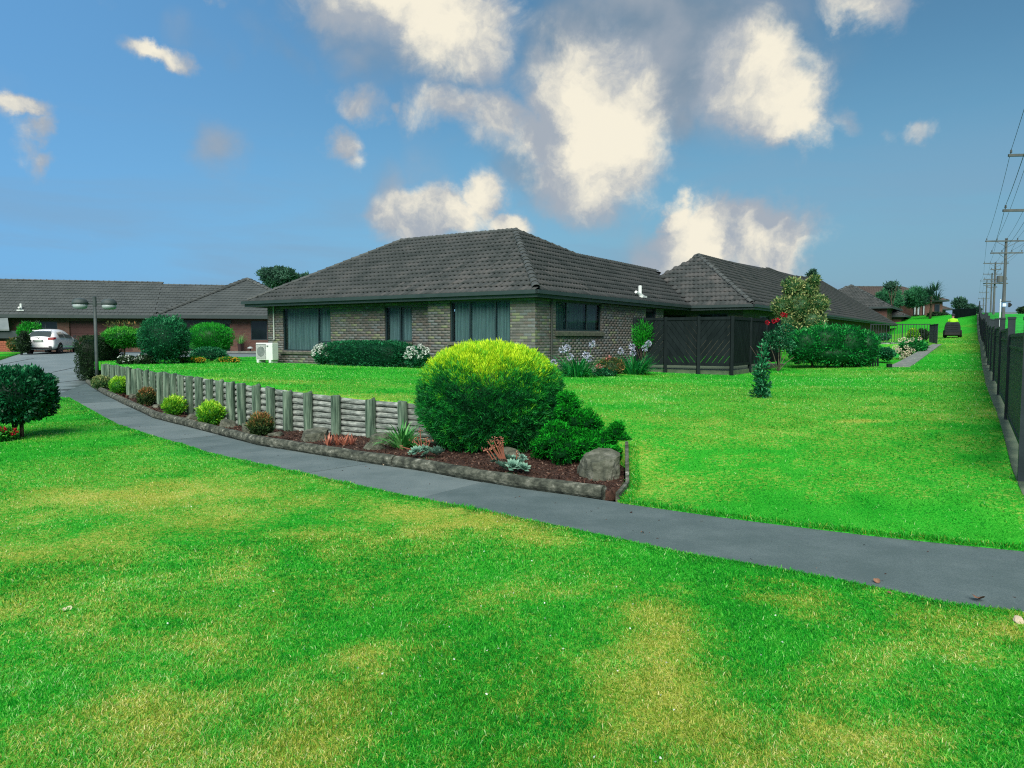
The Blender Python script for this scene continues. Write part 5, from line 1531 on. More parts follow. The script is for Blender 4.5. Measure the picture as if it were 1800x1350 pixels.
# ------------------------------------------------------------------ planting in the mulch bed
def bed_p(px, py): p = at_z(px, py, .06); p[2] = float(lo(p[0], p[1])[0]) + .045; return p
def ball(label, px, py, wpx, hpx, mat, seed, name='lime_shrub', group='small mounded shrubs in the mulch bed', n=2600, L=.055, W=.018, **kw):
    p = bed_p(px, py); k = p[1] / FOC
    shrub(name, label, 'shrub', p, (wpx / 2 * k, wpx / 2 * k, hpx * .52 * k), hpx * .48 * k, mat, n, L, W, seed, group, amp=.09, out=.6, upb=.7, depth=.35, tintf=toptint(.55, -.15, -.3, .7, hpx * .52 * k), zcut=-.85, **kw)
ball('yellow variegated small shrub beside the street lamp foot', 178, 684, 30, 25, LEAF['variegated'], 71, 'variegated_shrub')
ball('lime green mounded shrub in front of the far-end wall posts, second from the lamp', 211, 693, 34, 33, LEAF['lime'], 72)
ball('dull bronze-green mounded shrub between two lime shrubs', 258, 713, 30, 32, LEAF['bronze'], 73, 'bronze_shrub')
ball('lime green mounded shrub halfway along the retaining wall', 307, 731, 38, 36, LEAF['lime'], 74)
ball('brightest lime mounded shrub, biggest of its kind, by a dark rock', 372, 747, 44, 42, LEAF['lime'], 75, n=3600)
ball('orange-tipped bronze shrub before the bare log section of the wall', 458, 766, 42, 40, LEAF['bronze'], 76, 'bronze_shrub', n=3200)

def rock(label, px, py, wpx, hpx, seed, dep=.9):
    p = bed_p(px, py); k = p[1] / FOC
    o = add('rock', rock_mesh('rock', (wpx * k, wpx * k * dep, hpx * k * 1.25), seed), None, MAT['rock'], (p[0], p[1] + wpx * k * dep * .3, p[2] + hpx * k * .30))
    o.rotation_euler = (0, 0, seed * 1.3)
    tag(o, label, 'rock', 'rocks in the mulch bed')
rock('large pale angular rock at the open corner of the mulch bed', 1058, 842, 80, 52, 9, .8)
rock('dark low rock between the lime shrub and bronze shrub near the far end', 231, 700, 16, 9, 2)
rock('flat grey rock before the lime shrub halfway along the wall', 275, 717, 22, 9, 3)
rock('brown rock right beside the brightest lime shrub, uphill side', 338, 738, 26, 12, 5)
rock('dark squared rock right beside the brightest lime shrub, path side', 397, 752, 30, 16, 6)
rock('rounded grey rock touching the orange-tipped bronze shrub', 433, 760, 24, 18, 7)
rock('low grey rock just past the orange-tipped bronze shrub', 482, 768, 30, 11, 8)
rock('broad mossy rock leaning on the log wall by the red bromeliad', 551, 776, 52, 24, 9)
rock('dark rock against a wall post beside the daylily', 668, 778, 40, 19, 10)
rock('flat pale stone slab on the mulch before the daylily', 655, 790, 40, 14, 12)
rock('small grey stone tucked under the daylily leaves', 683, 783, 18, 12, 13)
rock('grey rock half hidden between golden conifer and dwarf cypress', 899, 806, 38, 20, 14)

p = bed_p(596, 783)
t = thing('bromeliad', 'clump of short reddish bromeliads on the mulch below the log wall', 'plant', p)
for i, (a, b) in enumerate(((-.16, 0), (-.03, .04), (.09, -.02), (.19, .05))):
    V, F, T = straps(16, .20, .032, 80 + i, (.15, .9), 4, .35, .02); add('rosette', np_mesh('rosette', V + np.array([a, b, 0]), F, {'tint': T}), t, LEAF['bromeliad'])
p = bed_p(708, 788)
t = thing('daylily', 'bright green arching daylily clump beside the golden conifer', 'plant', p)
V, F, T = straps(120, .52, .034, 85, (.15, 1.1), 6, 1.4, .09); add('foliage', np_mesh('foliage', V, F, {'tint': T}), t, LEAF['daylily'])

def rosette_mesh(r0, seed):
    r = np.random.default_rng(seed); V, F, T = [], [], []
    n = 30
    for i in range(n):
        f = i / n; a = 2.399 * i; el = .15 + 1.25 * (1 - f); l = r0 * (.35 + .65 * f); w = l * .55
        d = np.array([math.cos(a) * math.cos(el), math.sin(a) * math.cos(el), math.sin(el)]); s = np.array([-math.sin(a), math.cos(a), 0]); u = np.cross(d, s)
        b = np.array([0, 0, r0 * .25]); o = len(V)
        V += [b, b + d * l * .6 + s * w / 2 - u * w * .14, b + d * l, b + d * l * .6 - s * w / 2 - u * w * .14]
        F.append((o, o + 1, o + 2, o + 3)); t_ = .35 + .5 * f * r.random(); T += [t_ * .7, t_, min(1, t_ + .35), t_]
    return np.array(V), np.array(F), np.array(T)
RM = [np_mesh('rosette', *(lambda a: (a[0], a[1], {'tint': a[2]}))(rosette_mesh(.11, 90 + i))) for i in range(3)]
for me in RM: me.materials.append(LEAF['rosette'])
def succulent(label, spots, base, stalks):
    p0 = bed_p(*base); t = thing('succulent', label, 'plant', p0)
    MB().lathe([(.02, .0), (.12, .0), (.10, .02), (.04, .03)], 12).build('stem_mound', MAT['core'], t)
    for i, (px, py, s) in enumerate(spots):
        q = at_y(px, py, p0[1] + (base[1] - 8 - py) * .012) - p0
        ob = add('rosette', RM[i % 3], t, None, (q[0], q[1], max(q[2], .02))); ob.scale = (s, s, s); ob.rotation_euler = (R(28 + rr.uniform(-8, 8)), R(rr.uniform(-14, 14)), i)
    for i, (x0, y0_, x1, y1_) in enumerate(stalks):
        a_, b_ = at_y(x0, y0_, p0[1] + .08) - p0, at_y(x1, y1_, p0[1] + .05) - p0
        m_ = (a_ + b_) / 2 + np.array([.004 * (i % 3), 0, 0])
        st = MB().tube([tuple(a_), tuple(m_), tuple(b_)], [.009, .008, .007], 6).build('flower_stalk', MAT['twig'], t); st.data.materials.clear(); st.data.materials.append(LEAF['stalk'])
        parts_ = [ball_flower(b_ + np.array([rr.uniform(-.03, .03), 0, rr.uniform(-.02, .015)]), .018, 7, 800 + i * 5 + j, .026, .013) for j in range(2)]
        V, F, T = merge(parts_); add('dried_flower', np_mesh('dried_flower', V, F, {'tint': T}), st, LEAF['stalk'])
succulent('pale green succulent rosettes with tall dried pink flower stalks by the kerb log',
          [(902, 824, 1.25), (919, 827, 1.1), (877, 823, 1.1), (893, 811, 1.0), (873, 814, .9), (916, 817, .95), (904, 811, .9), (917, 808, .8), (887, 821, .8), (882, 808, .9), (868, 806, .7)], (895, 833),
          [(878, 806, 858, 776), (882, 806, 868, 774), (885, 806, 874, 772), (886, 806, 883, 773), (880, 806, 866, 785), (884, 806, 876, 784), (872, 808, 860, 790), (908, 806, 908, 796), (866, 808, 852, 788), (888, 806, 880, 778)])
succulent('grey-green succulent rosettes tucked under the golden conifer beside the daylily',
          [(733, 797, 1.15), (746, 793, 1.0), (757, 799, 1.15), (768, 795, 1.0), (776, 799, .9), (750, 801, .8), (724, 799, .7)], (752, 805),
          [(742, 792, 738, 757), (744, 792, 726, 773), (746, 792, 750, 772), (738, 794, 707, 786), (748, 792, 745, 778), (740, 792, 733, 768), (750, 792, 756, 776)])

# ------------------------------------------------------------------ right-hand garden
p = ground_at(1338, 700, up, .55); k = p[1] / FOC
t = thing('sapling', 'thin young sapling with sparse leaves standing alone in the upper lawn', 'tree', p)
trunk_obj(t, [(0, 0, -.05), (.01, 0, 40 * k), (-.02, 0, 95 * k)], [.014, .011, .005])
parts_ = []
for zc, rw, n, s_ in ((8, 16, 260, 1), (22, 14, 240, 2), (38, 13, 200, 3), (55, 12, 150, 4), (75, 8, 70, 5), (92, 5, 40, 6)):
    V, F, T = crown((rw * 1.0 * k, rw * 1.0 * k, 11 * k), int(n * 1.1), .072, .032, 500 + s_, depth=.9, core=0, amp=.2, upb=.6); V[:, 2] += zc * k; V[:, 0] += rr.uniform(-.02, .03); parts_.append((V, F, T))
V, F, T = merge(parts_); add('foliage', np_mesh('foliage', V, F, {'tint': T}), t, LEAF['bluegreen'])
for a, z0_, z1_ in ((-.22, 60, 92), (.12, 50, 70), (-.1, 66, 84)): trunk_obj(t, [(0, 0, z0_ * k), (a, .02, z1_ * k)], [.006, .004], name='branch')

d = 29.5; kx = d / FOC
p = np.array([(1402 - 900) * kx, d, .68])
t = thing('variegated_tree', 'cream and green variegated tree rising above the slatted patio screen', 'tree', p)
parts_ = []
for cx, cz, rw, n, s_ in ((0, -4, 34, 2600, 1), (-28, -6, 20, 1100, 2), (30, -2, 20, 1200, 3), (18, 26, 17, 800, 4), (-10, 28, 20, 1100, 5), (20, -30, 26, 1300, 6), (-18, -32, 24, 1200, 7), (0, -48, 34, 1500, 8), (24, 40, 10, 300, 9)):
    V, F, T = crown((rw * kx, rw * kx * .9, rw * kx * .9), n, .10, .045, 520 + s_, depth=.4, core=.7, amp=.10, upb=.3); parts_.append((V + np.array([cx * kx, rr.uniform(-.2, .2), 2.36 + cz * kx]), F, T))
V, F, T = merge(parts_); add('crown', np_mesh('crown', V, F, {'tint': T}), t, LEAF['variegated'])
trunk_obj(t, [(0, 0, -.1), (.05, 0, 1.0), (0, 0, 2.0)], [.09, .07, .05])
for a in (-.5, .4): trunk_obj(t, [(.03, 0, .9), (a, .1, 1.9)], [.05, .03], name='limb')

p = at_y(1368, 640, 25.6); p[2] = float(up(p[0], p[1])[0]); k = p[1] / FOC
t = thing('red_rose_bush', 'tall leggy rose bush with deep red blooms against the patio screen', 'shrub', p)
parts_ = []
for cx, cz, rw, n, s_ in ((0, 52, 24, 900, 1), (10, 72, 18, 600, 2), (-12, 60, 16, 450, 3), (16, 44, 16, 450, 4)):
    V, F, T = crown((rw * k, rw * k * .8, rw * k * .8), n, .065, .035, 540 + s_, depth=.8, core=0, amp=.15); parts_.append((V + np.array([cx * k, 0, cz * k]), F, T))
V, F, T = merge(parts_); add('foliage', np_mesh('foliage', V, F, {'tint': T}), t, LEAF['camellia'])
for i, (a, z) in enumerate(((-.3, .9), (.25, 1.1), (.05, 1.3), (.55, .5), (-.55, .55), (.4, .75))): trunk_obj(t, [(0, 0, 0), (a * .5, .03, z * .6), (a, 0, z)], [.018, .013, .008], MAT['twig'], 'stem')
for i, (hx, hy) in enumerate(((1349, 567), (1360, 565), (1366, 563), (1376, 553), (1381, 554))):
    q = at_y(hx, hy, p[1] - .2) - p
    V, F, T = ball_flower(q, .055, 50, 560 + i, .05, .042); add('flower_head', np_mesh('flower_head', V, F, {'tint': T}), t, LEAF['red'])

d = 27.2; kx = d / FOC
p = np.array([(1463 - 900) * kx, d, .62])
t = thing('glossy_hedge', 'long glossy green camellia hedge on short stems beyond the upper lawn', 'hedge', p, R(-6))
parts_ = []
for cx, cz, rw, rh, n, s_ in ((-50, 36, 32, 32, 2800, 1), (-14, 42, 36, 34, 3200, 2), (24, 40, 36, 33, 3200, 3), (54, 34, 24, 32, 2200, 4), (0, 22, 60, 20, 2400, 5), (40, 20, 36, 20, 1700, 6)):
    V, F, T = crown((rw * kx * .95, .75, rh * kx), n, .085, .042, 570 + s_, depth=.3, core=.84, amp=.07, upb=.35, pw=2.4, tintf=toptint(.2, .0, .2, 1, rh * kx)); parts_.append((V + np.array([cx * kx, rr.uniform(-.1, .1), cz * kx]), F, T))
V, F, T = merge(parts_); add('foliage', np_mesh('foliage', V, F, {'tint': T}), t, LEAF['glossy'])
for a in (-34, -8, 16, 40): trunk_obj(t, [(a * kx, 0, -.1), (a * kx + .03, 0, .7)], [.05, .04])

p = (17.3, 32.0, .80); k = 32 / FOC
t = shrub('hydrangea', 'white-headed hydrangea bush in the sunken yard below the concrete ledge', 'shrub', p, (24 * k, .5, 16 * k), 17 * k, LEAF['glossy'], 2200, .10, .06, 580, amp=.1)
r = np.random.default_rng(7)
for i, (hx, hy) in enumerate(((1582, 598), (1588, 596), (1594, 599), (1603, 597), (1617, 595), (1576, 610), (1582, 615), (1572, 612), (1593, 610), (1600, 615), (1605, 617), (1588, 620), (1595, 619), (1585, 626), (1590, 625), (1597, 623), (1586, 630), (1578, 617))):
    q = at_y(hx, hy, 31.5) - np.array(p)
    V, F, T = ball_flower(q, .075, 40, 600 + i, .05, .04); add('flower_head', np_mesh('flower_head', V, F, {'tint': T}), t, LEAF['cream'])
for lab, px, py, d, w_, h_, mt in (('yellow-green shrub seen through the baluster fence', 1605, 590, 44, 14, 26, 'lime'), ('dark rounded shrub seen through the baluster fence', 1621, 590, 45, 18, 24, 'box'), ('low dark shrub at the yard fence beside the red brick wall', 1552, 593, 44, 24, 12, 'bluegreen'), ('low green groundcover shrub beside the hydrangea', 1556, 622, 30, 30, 20, 'bluegreen')):
    q = at_y(px, py, d); k = d / FOC; g_ = float(up(q[0], q[1])[0]) - .1
    shrub('yard_shrub', lab, 'shrub', (q[0], q[1], g_), (w_ / 2 * k, .5, h_ / 2 * k), max(q[2] - g_, .2), LEAF[mt], 1300, .09, .045, 620 + px, amp=.1)

# ------------------------------------------------------------------ trees further off
def tree(name, label, px, py, d, wpx, hpx, mat, n, L, W, seed, zf=up, base=None, gaps=True, k_crowns=7, group=None, lean=0):
    c = at_y(px, py, d); k = d / FOC
    b = float(zf(c[0], c[1])[0]) - .1 if base is None else base
    t = thing(name, label, 'tree', (c[0], c[1], b), 0, group)
    r = np.random.default_rng(seed); ps = []; H_ = c[2] - b
    for i in range(k_crowns):
        a = 2.4 * i; q = .62 * math.sqrt((i + .3) / k_crowns)
        ox, oz = math.cos(a) * q * wpx / 2 * k, math.sin(a) * q * hpx / 2 * k
        rw = r.uniform(.34, .50)
        V, F, T = crown((wpx / 2 * k * rw, wpx / 2 * k * rw, hpx / 2 * k * rw * 1.05), n // k_crowns, L, W, seed * 10 + i, depth=.55, core=.55, amp=.16, upb=.2)
        ps.append((V + np.array([ox, r.uniform(-.4, .4) * wpx / 2 * k, H_ + oz]), F, np.clip(T + r.uniform(-.15, .15), 0, 1)))
    V, F, T = merge(ps); add('crown', np_mesh('crown', V, F, {'tint': T}), t, mat)
    trunk_obj(t, [(0, 0, -.2), (lean, 0, H_ * .5), (0, 0, H_ + hpx * .2 * k)], [wpx * k * .035, wpx * k * .028, wpx * k * .012])
    for i in range(4):
        a = i * 1.7; trunk_obj(t, [(lean, 0, H_ * (.4 + .08 * i)), (math.cos(a) * wpx * .3 * k, math.sin(a) * .6, H_ + hpx * (.1 - .05 * i) * k)], [wpx * k * .02, wpx * k * .008], name='limb')
    return t
tree('garden_tree', 'grey-green leafy tree showing over the left slope of the villa roof', 492, 488, 78, 70, 42, LEAF['far'], 9000, .30, .13, 30, base=.8, k_crowns=11)
tree('garden_tree', 'dark green tree top just beyond the left house roof, smaller half of the tree clump', 532, 494, 80, 40, 30, LEAF['far'], 3500, .30, .13, 31, base=.8, k_crowns=6)
tree('willowy_tree', 'wide feathery green tree before the hilltop house, with bare twiggy top', 1562, 526, 93, 64, 40, LEAF['farbright'], 9000, .34, .06, 32, k_crowns=12)
tree('willowy_tree', 'rounder feathery green tree beside the palm on the slope', 1612, 523, 95, 52, 40, LEAF['farbright'], 8000, .34, .06, 33, k_crowns=10)
tree('twiggy_tree', 'sparse twiggy tree top above the feathery trees', 1568, 503, 88, 34, 18, LEAF['far'], 700, .30, .10, 34, k_crowns=6)
tree('pointed_conifer', 'small dark pointed conifer tip behind the villa ridge', 1428, 484, 75, 16, 22, LEAF['far'], 1500, .25, .08, 35, base=1.0, k_crowns=5)
tree('hilltop_tree', 'dark open-branched tree behind the far board fence', 1688, 534, 118, 26, 22, LEAF['far'], 1500, .4, .15, 36, k_crowns=7)
tree('hilltop_tree', 'low dark bushy tree beside the open-branched one on the crest', 1706, 542, 118, 22, 12, LEAF['far'], 1200, .4, .15, 37, k_crowns=5)
tree('hilltop_tree', 'small dark tree where the roadside fence meets the crest', 1717, 546, 112, 10, 10, LEAF['far'], 700, .4, .15, 38, k_crowns=4)
tree('roadside_tree', 'flat dark tree across the road at the skyline', 1797, 546, 125, 18, 12, LEAF['box'], 900, .4, .15, 39, k_crowns=5)
# palm
c = at_y(1636, 521, 88); t = thing('cabbage_palm', 'spiky palm with drooping fronds beside the rounder feathery tree', 'tree', (c[0], c[1], float(up(c[0], c[1])[0]) - .1))
hz = c[2] - t.location.z
trunk_obj(t, [(0, 0, 0), (.1, 0, hz * .6), (0, 0, hz)], [.16, .13, .12])
for i, (ox, oz) in enumerate(((0, .2), (.7, -.5), (-.5, -.9), (.5, .7))):
    V, F, T = straps(60, 1.5, .13, 700 + i, (.2, 1.9), 4, .8, .1); add('frond_head', np_mesh('frond_head', V + np.array([ox, 0, hz + oz]), F, {'tint': T}), t, LEAF['far'])
for lab, px, py, d, w_, h_ in (('low dark clipped hedge before the hilltop house wall', 1648, 555, 92, 34, 10),):
    q = at_y(px, py, d); k = d / FOC
    shrub('far_hedge', lab, 'hedge', (q[0], q[1], q[2] - .4), (w_ / 2 * k, .6, h_ / 2 * k), .4, LEAF['box'], 2000, .16, .08, 640, pw=5)
# greenery by the left boundary
q = at_y(54, 600, 46.8); k = q[1] / FOC
t = thing('bright_bush', 'bright green spiky bush behind the letterbox and white car', 'shrub', (q[0], q[1], .8))
crown_obj('foliage', t, LEAF['bright'], (19 * k, .8, 17 * k), 2600, .14, .05, 650, (0, 0, 34 * k), amp=.14, upb=.6, depth=.4, core=.75)
for i in range(5): MB().tube([(rr.uniform(-.6, .6), 0, 1.2), (rr.uniform(-.7, .7), 0, 1.95)], [.02, .012], 5).build('shoot', MAT['stem'], t)
q = at_z(46, 622, .75)
t = shrub('dull_bush', 'dull grey-green bush crowding the letterbox at the drive edge', 'shrub', (q[0] - .30, q[1] + .3, .72), (9 * k, .4, 18 * k), 19 * k, LEAF['box'], 1500, .10, .05, 651, amp=.12)
shrub('brown_bush', 'brownish low bush between the orange brick wall and letterbox', 'shrub', (at_y(26, 600, 46)[0], 46, .8), (11 * k, .5, 12 * k), .45, LEAF['bronze'], 1200, .10, .05, 652, amp=.12)
# ------------------------------------------------------------------ screens and fences
def clip_poly(poly, a, b, c):
    """keep the part of poly where a*x + b*y <= c"""
    out = []
    for i in range(len(poly)):
        p, q = poly[i], poly[(i + 1) % len(poly)]
        fp, fq = a * p[0] + b * p[1] - c, a * q[0] + b * q[1] - c
        if fp <= 0: out.append(p)
        if fp * fq < 0: t = fp / (fp - fq); out.append((p[0] + t * (q[0] - p[0]), p[1] + t * (q[1] - p[1])))
    return out
scr = thing('patio_screen', 'dark stained patio screen of diagonal slats in a zigzag of framed panels', 'fence')
uu, vv = np.array([-math.cos(AX), -math.sin(AX)]), np.array([-math.sin(AX), math.cos(AX)])
P3 = np.array([6.8, 22.9])
SP = [P3 + uu * 3.25, P3 + uu * 2.16, P3 + uu * 1.06, P3, P3 + vv * 2.05, P3 + vv * 4.1, P3 + vv * 6.1]
ZB, ZTP = .80, 2.34
for i, p in enumerate(SP):
    MB().cbox((p[0], p[1], (.3 + ZTP) / 2 + .01), (.10, .10, ZTP - .28), None).build('post', MAT['fence'], scr, bevel=.006)
sgn = [1, -1, 1, -1, 1, -1]
for i in range(6):
    a, b = SP[i], SP[i + 1]; d = b - a; L = np.linalg.norm(d); d = d / L; n = np.array([d[1], -d[0]])
    if n @ (-(a + b)) < 0: n = -n
    m = Matrix(((d[0], -n[0], 0, a[0]), (d[1], -n[1], 0, a[1]), (0, 0, 1, 0), (0, 0, 0, 1)))
    x0, x1 = .055, L - .055
    MB().box((x0, -.035, ZTP - .09), (x1, .035, ZTP), m).build('rail', MAT['fence'], scr)
    MB().box((x0, -.035, ZB), (x1, .035, ZB + .09), m).build('rail', MAT['fence'], scr)
    rect = [(x0, ZB + .09), (x1, ZB + .09), (x1, ZTP - .09), (x0, ZTP - .09)]
    nx_, ny_ = math.sin(R(52)) * sgn[i], math.cos(R(52))
    if sgn[i] > 0: nx_, ny_ = -math.sin(R(52)), math.cos(R(52))
    else: nx_, ny_ = math.sin(R(52)), math.cos(R(52))
    vals = [nx_ * x + ny_ * y for x, y in rect]; c = min(vals)
    while c < max(vals):
        pl = clip_poly(clip_poly(rect, nx_, ny_, c + .141), -nx_, -ny_, -(c + .005))
        if len(pl) >= 3:
            mb = MB(); k = len(pl)
            mb.add([m @ Vector((x, -.012, z)) for x, z in pl] + [m @ Vector((x, .012, z)) for x, z in pl], [tuple(range(k)), tuple(range(k, 2 * k))[::-1]] + [(j, k + j, k + (j + 1) % k, (j + 1) % k) for j in range(k)])
            mb.build('slat', MAT['fence'], scr)
        c += .1495
# patio paving behind the screen
pat = [tuple(P3 + uu * 5.2 + vv * .12), tuple(P3 + vv * .12), tuple(P3 + vv * 10.5), tuple(P3 + uu * 5.2 + vv * 10.9)]
o = MB().prism(pat, .40, .66).build('patio_slab', MAT['strip']); o['kind'] = 'structure'

# roadside picket fence
fen = thing('roadside_fence', 'long black metal picket fence stepping up the slope beside the mown strip', 'fence')
ys = [7.4 + 3.45 * i for i in range(22)]
fd = Vector((FSL, 1, 0)).normalized(); fa = math.atan2(fd.y, fd.x)
pick = MB().box((-.032, -.010, 0), (.032, .010, 1.22)).mesh('picket'); pick.materials.append(MAT['blackfence'])
postm = MB().box((-.045, -.045, 0), (.045, .045, 1.0)).box((-.052, -.052, 1.0), (.052, .052, 1.02)).mesh('post'); postm.materials.append(MAT['blackfence'])
PK = []
tops = []
for i in range(len(ys) - 1):
    y0_, y1_ = ys[i], ys[i + 1]
    z0_, z1_ = float(up(fence_x(y0_), y0_)[0]), float(up(fence_x(y1_), y1_)[0])
    zb = max(z0_, z1_) + .05 if i < 1 else (z0_ + z1_) / 2 + .10
    tops.append(zb + 1.22)
    a, b = Vector((fence_x(y0_), y0_, 0)), Vector((fence_x(y1_), y1_, 0)); L = (b - a).length
    for z, h in ((zb + 1.21, .035), (zb + 1.06, .035), (zb + .06, .04)):
        m = Matrix.Translation((a.x, a.y, 0)) @ Matrix.Rotation(fa, 4, 'Z')
        MB().box((.05, -.02, z - h), (L - .05, .02, z), m).build('rail', MAT['blackfence'], fen)
    n = int((L - .12) / .098)
    for k in range(n + 1):
        q = a + fd * (.07 + (L - .14) * k / n); PK.append((q.x, q.y, zb))
for i, y in enumerate(ys):
    zt = max(tops[max(i - 1, 0)], tops[min(i, len(tops) - 1)]) + .12; g = float(up(fence_x(y), y)[0]) - .1
    ob = add('post', postm, fen, None, (fence_x(y), y, g)); ob.scale = (1, 1, (zt - g)); ob.rotation_euler = (0, 0, fa)
for q in PK[:300]:
    ob = add('picket', pick, fen, None, q); ob.rotation_euler = (0, 0, fa)
V0 = np.array([v.co[:] for v in pick.vertices]); F0 = np.array([p.vertices[:] for p in pick.polygons])
rm = np.array([[math.cos(fa), math.sin(fa), 0], [-math.sin(fa), math.cos(fa), 0], [0, 0, 1]])
rest = np.array(PK[300:]); V = (V0 @ rm)[None] + rest[:, None]
o = add('pickets', np_mesh('pickets', V.reshape(-1, 3), (F0[None] + (np.arange(len(rest)) * 8)[:, None, None]).reshape(-1, 4)), fen, MAT['blackfence']); o['kind'] = 'stuff'

# far board fence across the top of the mown strip
bf = thing('board_fence', 'dark close-boarded fence across the crest of the mown strip', 'fence')
a, b = at_y(1674, 553, 84), at_y(1716, 552, 80); n = 30
for k in range(n):
    p, q = a + (b - a) * k / n, a + (b - a) * (k + .92) / n
    MB().add([(p[0], p[1], p[2] - .6), (q[0], q[1], q[2] - .6), (q[0], q[1], q[2] + .62), (p[0], p[1], p[2] + .62), (p[0], p[1] + .03, p[2] - .6), (q[0], q[1] + .03, q[2] - .6), (q[0], q[1] + .03, q[2] + .62), (p[0], p[1] + .03, p[2] + .62)],
             [(0, 1, 2, 3), (7, 6, 5, 4), (0, 4, 5, 1), (1, 5, 6, 2), (2, 6, 7, 3), (3, 7, 4, 0)]).build('board', MAT['fence'], bf)

# black baluster fence round the yard
bal = thing('baluster_fence', 'black metal baluster fence around the sunken yard beside the ride-on mower', 'fence')
A_, B_ = at_y(1530, 602, 39.5), at_y(1634, 601, 38.5); C_ = at_y(1648, 603, 36.0)
def rails(p, q, zb, h, step, wdt=.022):
    p, q = np.array(p), np.array(q); L = np.linalg.norm((q - p)[:2]); d = (q - p) / L; an = math.atan2(d[1], d[0])
    m = Matrix.Translation((p[0], p[1], 0)) @ Matrix.Rotation(an, 4, 'Z')
    for z in (zb + h, zb + .10): MB().box((0, -.02, z - .04), (L, .02, z), m).build('rail', MAT['blackfence'], bal)
    n = int(L / step)
    for k in range(1, n): MB().cbox((L * k / n, 0, zb + .10 + (h - .14) / 2), (wdt, .02, h - .142), m).build('baluster', MAT['blackfence'], bal)
    for k in range(int(L / 1.5) + 1): MB().cbox((min(L, 1.5 * k), 0, zb + h / 2 - .2), (.05, .05, h + .44), m).build('post', MAT['blackfence'], bal)
rails(A_, B_, A_[2] - .08, 1.05, .125)
rails(B_, C_, A_[2] - .15, 1.08, .11, .05)
# timber sleeper wall across the yard, and the ledge beside the lawn
sw = thing('sleeper_wall', 'grey timber sleeper wall holding up ground under the baluster fence', 'retaining wall')
a, b = at_y(1520, 602, 37.4), at_y(1632, 602, 36.8)
for k in range(4):
    z = 1.42 - .155 * k
    V = [(a[0], a[1], z - .145), (b[0], b[1], z - .145), (b[0], b[1], z), (a[0], a[1], z), (a[0], a[1] + .1, z - .145), (b[0], b[1] + .1, z - .145), (b[0], b[1] + .1, z), (a[0], a[1] + .1, z)]
    MB().add(V, [(0, 1, 2, 3), (7, 6, 5, 4), (0, 4, 5, 1), (1, 5, 6, 2), (2, 6, 7, 3), (3, 7, 4, 0)]).build('sleeper', MAT['rail'], sw)
for f in (.12, .42, .72):
    p = a + (b - a) * f; MB().cbox((p[0], p[1] - .05, 1.1), (.14, .09, .72)).build('post', MAT['post'], sw)
lg = thing('concrete_ledge', 'pale concrete ledge on a dark timber face along the yard edge', 'ledge')
p0, p1 = np.array([13.42, 26.25]), np.array([20.05, 35.2]); d = (p1 - p0) / np.linalg.norm(p1 - p0); s = np.array([d[1], -d[0]])
n = 8; V, F = [], []
for k in range(n + 1):
    c = p0 + (p1 - p0) * k / n
    for o_ in (-.04, .62 - .30 * k / n):
        q = c + s * o_; z = float(up(*(c + s * .3))[0]) + .03; V += [(q[0], q[1], z), (q[0], q[1], z - .12)]
    if k: i = 4 * k; F += [(i - 4, i - 2, i + 2, i), (i - 4, i, i + 1, i - 3), (i - 2, i - 1, i + 3, i + 2)]
F += [(0, 1, 3, 2)]
MB().add(V, F).build('ledge_top', MAT['concrete_edge'], lg)
mb = MB()
for k in range(n):
    c, c2_ = p0 + (p1 - p0) * k / n, p0 + (p1 - p0) * (k + .985) / n
    z = float(up(*(c + s * .3))[0]) - .05
    m_ = MB()
    q, q2 = c - s * .05, c2_ - s * .05
    m_.add([(q[0], q[1], .3), (q2[0], q2[1], .3), (q2[0], q2[1], z), (q[0], q[1], z), (q[0] + s[0] * .04, q[1] + s[1] * .04, .3), (q2[0] + s[0] * .04, q2[1] + s[1] * .04, .3), (q2[0] + s[0] * .04, q2[1] + s[1] * .04, z), (q[0] + s[0] * .04, q[1] + s[1] * .04, z)],
           [(0, 1, 2, 3), (7, 6, 5, 4), (0, 4, 5, 1), (1, 5, 6, 2), (2, 6, 7, 3), (3, 7, 4, 0)]).build('face_board', MAT['fence'], lg)
MB().cbox((p0[0] - .05, p0[1] - .05, .52), (.14, .14, .5)).build('end_post', MAT['fence'], lg)
# low picket fence under the glossy hedge
lp = thing('low_picket_fence', 'low dark picket fence at the foot of the glossy hedge', 'fence')
a, b = at_y(1508, 640, 27.9), at_y(1543, 640, 28.2); zg = .55
for k in range(9):
    p = a + (b - a) * k / 8; MB().cbox((p[0], p[1], zg + .42), (.06, .02, .72)).build('picket', MAT['fence'], lp)
for z in (.82, 1.2): MB().add([(a[0], a[1] + .02, z), (b[0], b[1] + .02, z), (b[0], b[1] + .02, z + .06), (a[0], a[1] + .02, z + .06), (a[0], a[1] + .04, z), (b[0], b[1] + .04, z), (b[0], b[1] + .04, z + .06), (a[0], a[1] + .04, z + .06)], [(0, 1, 2, 3), (7, 6, 5, 4), (0, 4, 5, 1), (1, 5, 6, 2), (2, 6, 7, 3), (3, 7, 4, 0)]).build('rail', MAT['fence'], lp)

